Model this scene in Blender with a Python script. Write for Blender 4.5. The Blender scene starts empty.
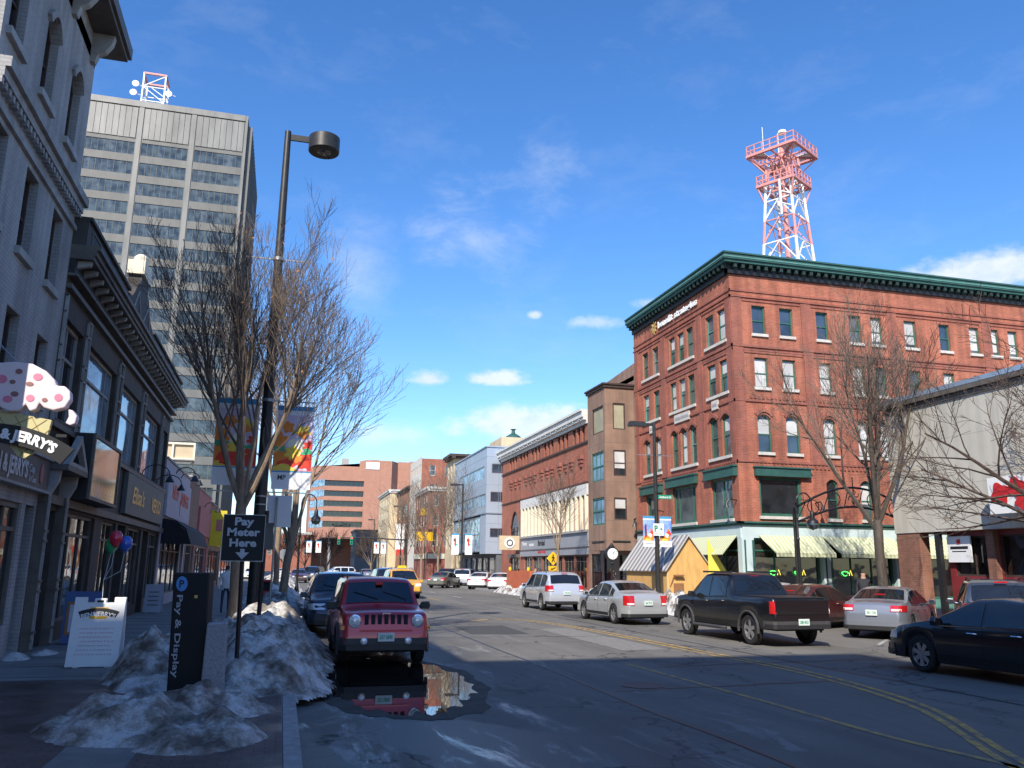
import bpy, bmesh, math, random
import numpy as np
from mathutils import Vector, Matrix, noise
R = math.radians
sc = bpy.context.scene
col = sc.collection
random.seed(7)

# ---------------------------------------------------------------- camera
TH, YAW, ROLL = R(12.46), R(15.1), R(0.58)
CAM = Vector((0, 0, 1.9))
fw = Vector((math.sin(YAW)*math.cos(TH), math.cos(YAW)*math.cos(TH), math.sin(TH)))
r0 = Vector((math.cos(YAW), -math.sin(YAW), 0)); u0 = r0.cross(fw)
rr = r0*math.cos(ROLL) + u0*math.sin(ROLL); uu = u0*math.cos(ROLL) - r0*math.sin(ROLL)
cd = bpy.data.cameras.new('camera'); cam = bpy.data.objects.new('camera', cd); col.objects.link(cam)
cd.sensor_width = 36; cd.lens = 828*36/1024; cd.clip_start = .1; cd.clip_end = 5000
m = Matrix((( rr.x, uu.x, -fw.x, CAM.x), (rr.y, uu.y, -fw.y, CAM.y), (rr.z, uu.z, -fw.z, CAM.z), (0,0,0,1)))
cam.matrix_world = m
sc.camera = cam

# ---------------------------------------------------------------- sky, sun, exposure
SUN_AZ, SUN_EL = R(211.5), R(40)          # clockwise from +Y
wd = bpy.data.worlds.new('World'); sc.world = wd; wd.use_nodes = True
def build_world():
    nt = wd.node_tree; N = nt.nodes; L = nt.links; N.clear()
    out = N.new('ShaderNodeOutputWorld'); bg = N.new('ShaderNodeBackground'); bg.inputs[1].default_value = 0.105
    sky = N.new('ShaderNodeTexSky'); sky.sky_type = 'NISHITA'; sky.sun_disc = False
    sky.sun_elevation = SUN_EL; sky.sun_rotation = SUN_AZ; sky.altitude = 60
    sky.air_density = 1.0; sky.dust_density = 0.25; sky.ozone_density = 3.6
    hs = N.new('ShaderNodeHueSaturation'); hs.inputs['Saturation'].default_value = 1.24; hs.inputs['Hue'].default_value = .507; hs.inputs['Value'].default_value = 1.68
    L.new(sky.outputs[0], hs.inputs['Color'])
    tc = N.new('ShaderNodeTexCoord')
    sep = N.new('ShaderNodeSeparateXYZ'); L.new(tc.outputs['Generated'], sep.inputs[0])
    def M(op, a, b=None, c=None, clamp=False):
        n = N.new('ShaderNodeMath'); n.operation = op; n.use_clamp = clamp
        for i, v in enumerate((a, b, c)):
            if v is None: continue
            if isinstance(v, (int, float)): n.inputs[i].default_value = v
            else: L.new(v, n.inputs[i])
        return n.outputs[0]
    az = M('MULTIPLY', M('ARCTAN2', sep.outputs[0], sep.outputs[1]), 57.2958)
    el = M('MULTIPLY', M('ARCSINE', sep.outputs[2]), 57.2958)
    def NZ(scale, detail, rough, sx=1, sz=1, off=0):
        cmb = N.new('ShaderNodeCombineXYZ')
        L.new(M('MULTIPLY', az, sx), cmb.inputs[0]); L.new(M('MULTIPLY', el, sz), cmb.inputs[1]); cmb.inputs[2].default_value = off
        n = N.new('ShaderNodeTexNoise'); n.inputs['Scale'].default_value = scale; n.inputs['Detail'].default_value = detail
        n.inputs['Roughness'].default_value = rough; n.inputs['Distortion'].default_value = .25
        L.new(cmb.outputs[0], n.inputs['Vector']); return n.outputs[0]
    puff = NZ(.55, 6, .62, 1, 1.5, 3.1)
    wisp = NZ(.16, 7, .66, 1, 1.9, 8.2)
    def cloud(a0, e0, sa, se, nz, k, lo, hi, flat=0):
        da = M('DIVIDE', M('SUBTRACT', az, a0), sa)
        de0 = M('SUBTRACT', el, e0)
        de = M('DIVIDE', de0, se)
        if flat:      # flat cloud base: the lower half is squeezed
            de = M('MULTIPLY', de, M('ADD', 1, M('MULTIPLY', M('LESS_THAN', de0, 0), flat)))
        d = M('SQRT', M('ADD', M('MULTIPLY', da, da), M('MULTIPLY', de, de)))
        v = M('ADD', M('SUBTRACT', 1, d), M('MULTIPLY', M('SUBTRACT', nz, .5), k))
        mr = N.new('ShaderNodeMapRange'); mr.interpolation_type = 'SMOOTHSTEP'
        L.new(v, mr.inputs[0]); mr.inputs[1].default_value = lo; mr.inputs[2].default_value = hi
        return mr.outputs[0]
    tot = None
    for (a, e, sa, se, nz, k, lo, hi, op, fl) in CLOUDS:
        c = M('MULTIPLY', cloud(a, e, sa, se, puff if nz == 'p' else wisp, k, lo, hi, fl), op)
        tot = c if tot is None else M('MAXIMUM', tot, c)
    # a general thin veil low in the sky and on the rest of the dome
    veil = N.new('ShaderNodeMapRange'); L.new(NZ(.09, 7, .65, 1, 2.2, 1.5), veil.inputs[0])
    veil.inputs[1].default_value = .52; veil.inputs[2].default_value = .8; veil.inputs[4].default_value = .10
    tot = M('MAXIMUM', tot, veil.outputs[0], clamp=True)
    ccol = N.new('ShaderNodeMix'); ccol.data_type = 'RGBA'
    shade = N.new('ShaderNodeMapRange'); L.new(puff, shade.inputs[0]); shade.inputs[1].default_value = .3; shade.inputs[2].default_value = .65
    L.new(shade.outputs[0], ccol.inputs[0]); ccol.inputs[6].default_value = (5.6, 6.3, 7.3, 1); ccol.inputs[7].default_value = (7.6, 7.8, 8.0, 1)
    mx = N.new('ShaderNodeMix'); mx.data_type = 'RGBA'
    L.new(tot, mx.inputs[0]); L.new(hs.outputs[0], mx.inputs[6]); L.new(ccol.outputs[2], mx.inputs[7])
    L.new(mx.outputs[2], bg.inputs[0]); L.new(bg.outputs[0], out.inputs[0])
# azimuth, elevation, half width, half height (degrees), noise, amount, edge lo, hi, opacity, flat base
CLOUDS = [(9.3, 12.6, 2.0, 1.0, 'p', 1.1, .1, .75, .78, .8), (14.0, 12.7, 3.1, .95, 'p', 1.2, .1, .7, .82, .9),
          (16.7, 17.2, .8, .5, 'p', .9, .1, .8, .65, .3), (21.0, 16.7, 3.6, .7, 'p', 1.3, .15, .9, .5, 0),
          (24.8, 17.9, 1.6, .6, 'p', 1.2, .1, .9, .42, 0), (17, 9.4, 8.2, 2.1, 'p', .9, .05, .6, .78, .9),
          (6.5, 8.8, 5.0, 1.6, 'w', 1.6, .1, 1.1, .6, 0), (12, 22.5, 7, 4, 'w', 2.4, .2, 1.6, .45, 0),
          (4, 20.0, 4, 6, 'w', 2.2, .1, 1.6, .38, 0), (17, 26.5, 8, 5, 'w', 2.8, .3, 1.8, .36, 0),
          (46.5, 17.6, 7.5, 1.8, 'p', 1.0, .05, .7, .8, .5), (39, 24, 8, 4, 'w', 2.8, .4, 2.0, .16, 0),
          (-3, 9, 6, 3, 'w', 1.8, .1, 1.1, .6, 0), (5, 3.5, 16, 3.5, 'p', 1.2, .2, 1.0, .7, 0),
          (120, 25, 30, 10, 'w', 2, .1, 1, .5, 0), (-120, 25, 40, 12, 'w', 2, .1, 1, .5, 0), (-70, 30, 20, 9, 'w', 2, .1, 1, .5, 0)]
build_world()
sd = bpy.data.lights.new('sun', 'SUN'); sd.energy = 4.9; sd.angle = R(.55); sd.color = (1.0, .93, .82)
so = bpy.data.objects.new('sun', sd); col.objects.link(so)
sdir = Vector((math.sin(SUN_AZ)*math.cos(SUN_EL), math.cos(SUN_AZ)*math.cos(SUN_EL), math.sin(SUN_EL)))
so.rotation_euler = sdir.to_track_quat('Z', 'Y').to_euler(); so.location = (0, 0, 60)
sc.view_settings.view_transform = 'Standard'; sc.view_settings.look = 'None'
sc.view_settings.exposure = 0.42; sc.view_settings.gamma = 1; sc.view_settings.use_curve_mapping = False

# ---------------------------------------------------------------- materials
MT = {}
def newmat(name):
    mt = bpy.data.materials.new(name); mt.use_nodes = True; nt = mt.node_tree
    return mt, nt, nt.nodes['Principled BSDF']
def mat(name, c, rough=.7, metal=0, var=.15, scale=3, bump=0, bscale=20, coat=0, emit=None, spec=None, c2=None, contrast=1.0, vec=None):
    mt, nt, b = newmat(name); N = nt.nodes; L = nt.links
    b.inputs['Roughness'].default_value = rough; b.inputs['Metallic'].default_value = metal
    if coat: b.inputs['Coat Weight'].default_value = coat; b.inputs['Coat Roughness'].default_value = .04
    if spec is not None: b.inputs['Specular IOR Level'].default_value = spec
    if emit: b.inputs['Emission Color'].default_value = (*emit[0], 1); b.inputs['Emission Strength'].default_value = emit[1]
    tc = N.new('ShaderNodeTexCoord'); src = tc.outputs['Object']
    if vec:
        mp = N.new('ShaderNodeMapping'); mp.inputs['Scale'].default_value = vec; L.new(src, mp.inputs[0]); src = mp.outputs[0]
    if var or c2:
        n = N.new('ShaderNodeTexNoise'); n.inputs['Scale'].default_value = scale; n.inputs['Detail'].default_value = 6; n.inputs['Roughness'].default_value = .65
        L.new(src, n.inputs['Vector'])
        r = N.new('ShaderNodeValToRGB'); r.color_ramp.elements[0].position = .5-.2/contrast; r.color_ramp.elements[1].position = .5+.2/contrast
        lo = c2 if c2 else [x*(1-var) for x in c]; hi = c if c2 else [min(1, x*(1+var)) for x in c]
        r.color_ramp.elements[0].color = (*lo, 1); r.color_ramp.elements[1].color = (*hi, 1)
        L.new(n.outputs[0], r.inputs[0]); L.new(r.outputs[0], b.inputs['Base Color'])
    else: b.inputs['Base Color'].default_value = (*c, 1)
    if bump:
        n2 = N.new('ShaderNodeTexNoise'); n2.inputs['Scale'].default_value = bscale; n2.inputs['Detail'].default_value = 5
        L.new(src, n2.inputs['Vector']); bp = N.new('ShaderNodeBump'); bp.inputs['Strength'].default_value = bump; bp.inputs['Distance'].default_value = .05
        L.new(n2.outputs[0], bp.inputs['Height']); L.new(bp.outputs[0], b.inputs['Normal'])
    MT[name] = mt; return mt
def wallvec(N, L):
    """(horizontal run, height) on any upright wall, from its own object coordinates"""
    tc = N.new('ShaderNodeTexCoord'); g = N.new('ShaderNodeNewGeometry')
    s1 = N.new('ShaderNodeSeparateXYZ'); L.new(tc.outputs['Object'], s1.inputs[0])
    s2 = N.new('ShaderNodeSeparateXYZ'); L.new(g.outputs['True Normal'], s2.inputs[0])
    ab = N.new('ShaderNodeMath'); ab.operation = 'ABSOLUTE'; L.new(s2.outputs[0], ab.inputs[0])
    gt = N.new('ShaderNodeMath'); gt.operation = 'GREATER_THAN'; L.new(ab.outputs[0], gt.inputs[0]); gt.inputs[1].default_value = .6
    mx = N.new('ShaderNodeMix'); L.new(gt.outputs[0], mx.inputs[0]); L.new(s1.outputs[0], mx.inputs[2]); L.new(s1.outputs[1], mx.inputs[3])
    cb = N.new('ShaderNodeCombineXYZ'); L.new(mx.outputs[0], cb.inputs[0]); L.new(s1.outputs[2], cb.inputs[1])
    return cb.outputs[0], tc.outputs['Object']
def brick(name, c1, c2, mortar, bw=.21, rh=.075, ms=.009, stain=.25, rough=.85, off=.5, tone=(.72, 1.15)):
    mt, nt, b = newmat(name); N = nt.nodes; L = nt.links
    v, obj = wallvec(N, L)
    br = N.new('ShaderNodeTexBrick'); L.new(v, br.inputs['Vector']); br.inputs['Scale'].default_value = 1
    br.inputs['Brick Width'].default_value = bw; br.inputs['Row Height'].default_value = rh; br.inputs['Mortar Size'].default_value = ms
    br.inputs['Color1'].default_value = (*c1, 1); br.inputs['Color2'].default_value = (*c2, 1); br.inputs['Mortar'].default_value = (*mortar, 1)
    br.offset = off
    n = N.new('ShaderNodeTexNoise'); n.inputs['Scale'].default_value = .7; n.inputs['Detail'].default_value = 8; n.inputs['Roughness'].default_value = .7
    L.new(obj, n.inputs['Vector'])
    mr = N.new('ShaderNodeMapRange'); L.new(n.outputs[0], mr.inputs[0]); mr.inputs[1].default_value = .3; mr.inputs[2].default_value = .7
    mr.inputs[3].default_value = tone[0]; mr.inputs[4].default_value = tone[1]
    mp = N.new('ShaderNodeMapping'); mp.inputs['Scale'].default_value = (2.2, 2.2, .16); L.new(obj, mp.inputs[0])
    n3 = N.new('ShaderNodeTexNoise'); n3.inputs['Scale'].default_value = 1.3; n3.inputs['Detail'].default_value = 5; L.new(mp.outputs[0], n3.inputs['Vector'])
    m3 = N.new('ShaderNodeMapRange'); L.new(n3.outputs[0], m3.inputs[0]); m3.inputs[1].default_value = .35; m3.inputs[2].default_value = .6
    m3.inputs[3].default_value = 1-stain; m3.inputs[4].default_value = 1
    mm = N.new('ShaderNodeMath'); mm.operation = 'MULTIPLY'; L.new(mr.outputs[0], mm.inputs[0]); L.new(m3.outputs[0], mm.inputs[1])
    vm = N.new('ShaderNodeVectorMath'); vm.operation = 'SCALE'; L.new(br.outputs[0], vm.inputs[0]); L.new(mm.outputs[0], vm.inputs[3])
    L.new(vm.outputs[0], b.inputs['Base Color']); b.inputs['Roughness'].default_value = rough
    bp = N.new('ShaderNodeBump'); bp.inputs['Strength'].default_value = .35; bp.inputs['Distance'].default_value = .01
    inv = N.new('ShaderNodeMath'); inv.operation = 'SUBTRACT'; inv.inputs[0].default_value = 1; L.new(br.outputs[1], inv.inputs[1])
    L.new(inv.outputs[0], bp.inputs['Height']); L.new(bp.outputs[0], b.inputs['Normal'])
    MT[name] = mt
def glass(name, c, rough=.04, spec=.9, wav=.03, var=.4):
    """window glass seen from outside: dark room behind, a mirror-like face with old glass ripples"""
    mt, nt, b = newmat(name); N = nt.nodes; L = nt.links
    tc = N.new('ShaderNodeTexCoord')
    n = N.new('ShaderNodeTexNoise'); n.inputs['Scale'].default_value = .9; n.inputs['Detail'].default_value = 3; L.new(tc.outputs['Object'], n.inputs['Vector'])
    r = N.new('ShaderNodeValToRGB'); r.color_ramp.elements[0].position = .38; r.color_ramp.elements[1].position = .62
    r.color_ramp.elements[0].color = (*[x*(1-var) for x in c], 1); r.color_ramp.elements[1].color = (*[min(1, x*(1+var)) for x in c], 1)
    L.new(n.outputs[0], r.inputs[0]); L.new(r.outputs[0], b.inputs['Base Color'])
    b.inputs['Roughness'].default_value = rough; b.inputs['IOR'].default_value = 1.5; b.inputs['Specular IOR Level'].default_value = spec
    if wav:
        n2 = N.new('ShaderNodeTexNoise'); n2.inputs['Scale'].default_value = 1.6; n2.inputs['Detail'].default_value = 1; L.new(tc.outputs['Object'], n2.inputs['Vector'])
        bp = N.new('ShaderNodeBump'); bp.inputs['Strength'].default_value = wav*5; bp.inputs['Distance'].default_value = .05
        L.new(n2.outputs[0], bp.inputs['Height']); L.new(bp.outputs[0], b.inputs['Normal'])
    MT[name] = mt
def banded(name, c1, c2, width, axis=0, rough=.7, duty=.5):
    mt, nt, b = newmat(name); N = nt.nodes; L = nt.links
    tc = N.new('ShaderNodeTexCoord'); s = N.new('ShaderNodeSeparateXYZ'); L.new(tc.outputs['Object'], s.inputs[0])
    d = N.new('ShaderNodeMath'); d.operation = 'DIVIDE'; L.new(s.outputs[axis], d.inputs[0]); d.inputs[1].default_value = width
    f = N.new('ShaderNodeMath'); f.operation = 'FRACT'; L.new(d.outputs[0], f.inputs[0])
    g = N.new('ShaderNodeMath'); g.operation = 'GREATER_THAN'; L.new(f.outputs[0], g.inputs[0]); g.inputs[1].default_value = duty
    mx = N.new('ShaderNodeMix'); mx.data_type = 'RGBA'; L.new(g.outputs[0], mx.inputs[0]); mx.inputs[6].default_value = (*c1, 1); mx.inputs[7].default_value = (*c2, 1)
    L.new(mx.outputs[2], b.inputs['Base Color']); b.inputs['Roughness'].default_value = rough
    MT[name] = mt

brick('red_brick', (.48, .125, .062), (.37, .088, .048), (.36, .22, .16), stain=.34, tone=(.68, 1.2))
brick('red_brick_b', (.42, .115, .058), (.34, .085, .045), (.32, .2, .15), stain=.15)
brick('red_brick_c', (.40, .10, .06), (.30, .075, .05), (.28, .18, .14))
brick('orange_brick', (.46, .19, .10), (.38, .15, .08), (.35, .25, .18), stain=.2)
brick('office_brick', (.45, .22, .15), (.41, .20, .14), (.42, .25, .19), bw=1.8, rh=.75, ms=.03, stain=.06, off=0, tone=(.92, 1.06))
brick('brown_stone', (.30, .185, .13), (.26, .16, .115), (.22, .15, .11), bw=2.2, rh=1.15, ms=.02, stain=.22, off=0)
brick('grey_brick', (.26, .26, .275), (.235, .235, .25), (.2, .2, .21), stain=.3, tone=(.8, 1.1))
brick('storefront_brick', (.33, .13, .08), (.26, .10, .06), (.25, .18, .14))
brick('painted_wall', (.41, .40, .385), (.37, .36, .35), (.30, .29, .285), ms=.008, stain=.3, tone=(.8, 1.12))
mat('mullion_dark', (.12, .115, .105), .6, var=.1)
brick('stucco', (.55, .515, .44), (.53, .50, .43), (.38, .36, .31), bw=2.9, rh=1.58, ms=.010, stain=.16, off=0, tone=(.9, 1.06))
mat('dark_stone', (.060, .050, .042), .75, var=.3, scale=2, bump=.1)
mat('dark_trim', (.115, .10, .085), .6, var=.25, scale=3)
mat('light_trim', (.33, .32, .30), .7, var=.2, scale=3)
mat('white_trim', (.62, .60, .56), .6, var=.12, scale=3)
mat('sill_stone', (.55, .51, .46), .8, var=.15, scale=4)
mat('verdigris', (.028, .095, .08), .55, var=.25, scale=2)
mat('verdigris_light', (.10, .24, .21), .55, var=.2, scale=2)
mat('green_dark', (.012, .032, .028), .6, var=.2)
mat('green_paint', (.035, .13, .09), .5, var=.15, scale=3)
mat('pale_aqua', (.50, .60, .60), .55, var=.06, scale=2)
mat('cream_paint', (.72, .66, .50), .65, var=.1, scale=2)
mat('cream_wall', (.60, .49, .32), .8, var=.1, scale=1)
mat('tan_wall', (.55, .44, .29), .8, var=.14, scale=1)
mat('white_wall', (.66, .63, .56), .7, var=.08, scale=1)
mat('pale_metal', (.36, .42, .50), .42, metal=.2, var=.05, scale=.6)
mat('metal_seam', (.20, .24, .29), .5, var=.05)
mat('tower_concrete', (.135, .132, .122), .6, metal=.1, var=.2, scale=.5, vec=(1, 1, .4))
mat('tower_panel', (.17, .166, .155), .45, metal=.2, var=.3, scale=.35, vec=(1, 1, .3), bump=.2, bscale=.8)
mat('roofing', (.09, .09, .092), .9, var=.25, scale=1)
mat('grey_panel', (.28, .29, .31), .6, var=.08)
mat('dark_grey_panel', (.12, .125, .135), .6, var=.08)
mat('black_paint', (.015, .015, .016), .45, var=.2, scale=5)
mat('pole_metal', (.035, .033, .03), .45, metal=.3, var=.3, scale=6)
mat('galvanised', (.36, .36, .36), .45, metal=.7, var=.2, scale=8)
mat('aluminium', (.55, .56, .58), .35, metal=.8, var=.1)
mat('sign_white', (.80, .80, .78), .5, var=.04)
mat('sign_black', (.008, .008, .008), .65, var=.1)
mat('letter_white', (.82, .82, .80), .6, var=.0)
mat('letter_silver', (.42, .45, .48), .4, var=0)
mat('letter_gold', (.62, .40, .12), .4, metal=.3, var=.1)
mat('letter_green', (.02, .22, .12), .5, var=0)
mat('letter_black', (.012, .012, .012), .5, var=0)
mat('letter_red', (.55, .02, .02), .5, var=0)
mat('yellow_sign', (.85, .47, .01), .5, var=.05)
mat('sign_green', (.01, .25, .14), .5, var=0)
mat('sign_olive', (.10, .115, .105), .6, var=.1)
mat('sign_lav', (.40, .40, .46), .7, var=.07)
mat('pink_wall', (.42, .16, .15), .8, var=.1)
mat('yellow_board', (.62, .50, .02), .6, var=.08)
mat('blue_paint', (.02, .06, .2), .5, var=.1)
mat('blue_badge', (.10, .30, .62), .5, var=0)
mat('granite', (.30, .30, .31), .85, var=.3, scale=30, bump=.2)
mat('plywood', (.62, .36, .12), .7, var=.22, scale=2, vec=(3, 3, .5))
mat('plywood_pale', (.70, .46, .20), .7, var=.15, scale=2, vec=(3, 3, .5))
mat('plywood_yellow', (.80, .66, .10), .6, var=.06)
mat('plywood_brown', (.26, .12, .05), .7, var=.2)
banded('tin_roof', (.20, .19, .19), (.50, .48, .45), .45, axis=1, rough=.75, duty=.5)
mat('barrier_red', (.48, .12, .05), .7, var=.15, scale=2)
mat('awning_black', (.012, .012, .016), .8, var=.2)
banded('awning_stripe', (.42, .46, .25), (.60, .60, .42), .2, axis=0, rough=.8, duty=.5)
banded('awning_stripe_y', (.42, .46, .25), (.60, .60, .42), .2, axis=1, rough=.8, duty=.5)
mat('blind', (.62, .60, .56), .8, var=.12, scale=3)
mat('curtain_red', (.42, .20, .16), .9, var=.2, scale=3)
mat('interior_dark', (.012, .012, .013), .9, var=.3)
mat('brown_dark', (.055, .035, .028), .7, var=.2)
mat('storefront_red', (.20, .025, .028), .5, var=.15)
glass('glass_dark', (.018, .022, .026))
glass('glass_blue', (.035, .055, .085), rough=.03)
glass('glass_green', (.05, .085, .075))
glass('glass_grey', (.07, .085, .09), var=.5)
glass('glass_blind', (.52, .51, .49), rough=.12, spec=.5, var=.15, wav=0)
glass('glass_red', (.22, .12, .11), rough=.1, spec=.5, wav=0)
glass('glass_shop', (.022, .02, .018), rough=.03, var=.8)
glass('glass_tower', (.05, .065, .068), rough=.10, spec=.8, var=.5)
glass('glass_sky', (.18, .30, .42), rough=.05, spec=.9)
mat('bark', (.25, .185, .125), .9, var=.35, scale=9, bump=.5, bscale=25, vec=(1, 1, .35))
mat('bark_wet', (.07, .055, .042), .7, var=.4, scale=9, bump=.5, bscale=25, vec=(1, 1, .35))
mat('twig', (.14, .105, .08), .85, var=.3, scale=4)
mat('twig_dark', (.075, .05, .038), .85, var=.3, scale=4)
mat('dead_leaf', (.45, .19, .05), .8, var=.3)
mat('tyre_rubber', (.016, .016, .016), .8, var=.3, scale=10, bump=.1, bscale=60)
mat('wheel_alloy', (.50, .50, .50), .35, metal=.8, var=.2, scale=12)
mat('chrome', (.7, .7, .7), .15, metal=1, var=.05)
mat('trim_black', (.02, .02, .021), .5, var=.2, scale=10)
mat('trim_grey', (.05, .048, .048), .6, var=.2, scale=10)
mat('lamp_clear', (.75, .75, .72), .12, metal=.2, var=.1, scale=12, coat=1)
mat('lamp_red', (.45, .012, .012), .15, var=.25, scale=20, coat=1)
mat('lamp_red_lit', (.6, .02, .02), .15, var=.1, coat=1, emit=((1, .05, .03), 1.6))
mat('lamp_amber', (.75, .28, .05), .2, var=.1, coat=1)
mat('neon_green', (.1, .6, .1), .5, var=0, emit=((.1, 1, .15), 2.2))
mat('neon_yellow', (.7, .6, .1), .5, var=0, emit=((1, .8, .1), 1.5))
mat('plate', (.62, .68, .62), .5, var=.06)
mat('cab_dark', (.012, .012, .014), .8, var=.2)
def carpaint(name, c, metal=.35, rough=.32, dirt=.3):
    mt, nt, b = newmat(name); N = nt.nodes; L = nt.links
    tc = N.new('ShaderNodeTexCoord'); s = N.new('ShaderNodeSeparateXYZ'); L.new(tc.outputs['Object'], s.inputs[0])
    n = N.new('ShaderNodeTexNoise'); n.inputs['Scale'].default_value = 4; n.inputs['Detail'].default_value = 7; L.new(tc.outputs['Object'], n.inputs['Vector'])
    # road salt and grime thrown up on the lower body
    mr = N.new('ShaderNodeMapRange'); L.new(s.outputs[2], mr.inputs[0]); mr.inputs[1].default_value = .75; mr.inputs[2].default_value = .25
    mu = N.new('ShaderNodeMath'); mu.operation = 'MULTIPLY'; L.new(mr.outputs[0], mu.inputs[0]); L.new(n.outputs[0], mu.inputs[1])
    m2 = N.new('ShaderNodeMath'); m2.operation = 'MULTIPLY_ADD'; L.new(mu.outputs[0], m2.inputs[0]); m2.inputs[1].default_value = dirt*2.2; m2.inputs[2].default_value = dirt*.12
    m2.use_clamp = True
    mx = N.new('ShaderNodeMix'); mx.data_type = 'RGBA'; L.new(m2.outputs[0], mx.inputs[0]); mx.inputs[6].default_value = (*c, 1); mx.inputs[7].default_value = (.25, .235, .21, 1)
    L.new(mx.outputs[2], b.inputs['Base Color'])
    r = N.new('ShaderNodeMath'); r.operation = 'MULTIPLY_ADD'; L.new(m2.outputs[0], r.inputs[0]); r.inputs[1].default_value = .5; r.inputs[2].default_value = rough
    L.new(r.outputs[0], b.inputs['Roughness']); b.inputs['Metallic'].default_value = metal
    b.inputs['Coat Weight'].default_value = .7; b.inputs['Coat Roughness'].default_value = .06
    MT[name] = mt
carpaint('paint_red', (.52, .018, .03), .3, .3, .2)
carpaint('paint_silver', (.58, .60, .63), .45, .26, .2)
carpaint('paint_silver_b', (.50, .51, .51), .45, .26, .25)
carpaint('paint_black', (.006, .0065, .008), .1, .28, .04)
carpaint('paint_black_b', (.006, .007, .010), .1, .28, .04)
carpaint('paint_navy', (.012, .02, .045), .3, .3, .12)
carpaint('paint_maroon', (.085, .016, .016), .4, .3, .15)
carpaint('paint_grey', (.26, .28, .32), .5, .28, .15)
carpaint('paint_slate', (.06, .075, .11), .5, .3, .2)
carpaint('paint_sage', (.17, .175, .14), .5, .3, .2)
carpaint('paint_yellow', (.75, .36, .01), .05, .35, .12)
carpaint('paint_white', (.72, .72, .72), .05, .35, .15)
glass('car_glass', (.010, .012, .014), rough=.02, spec=.9, wav=0, var=.2)

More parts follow.
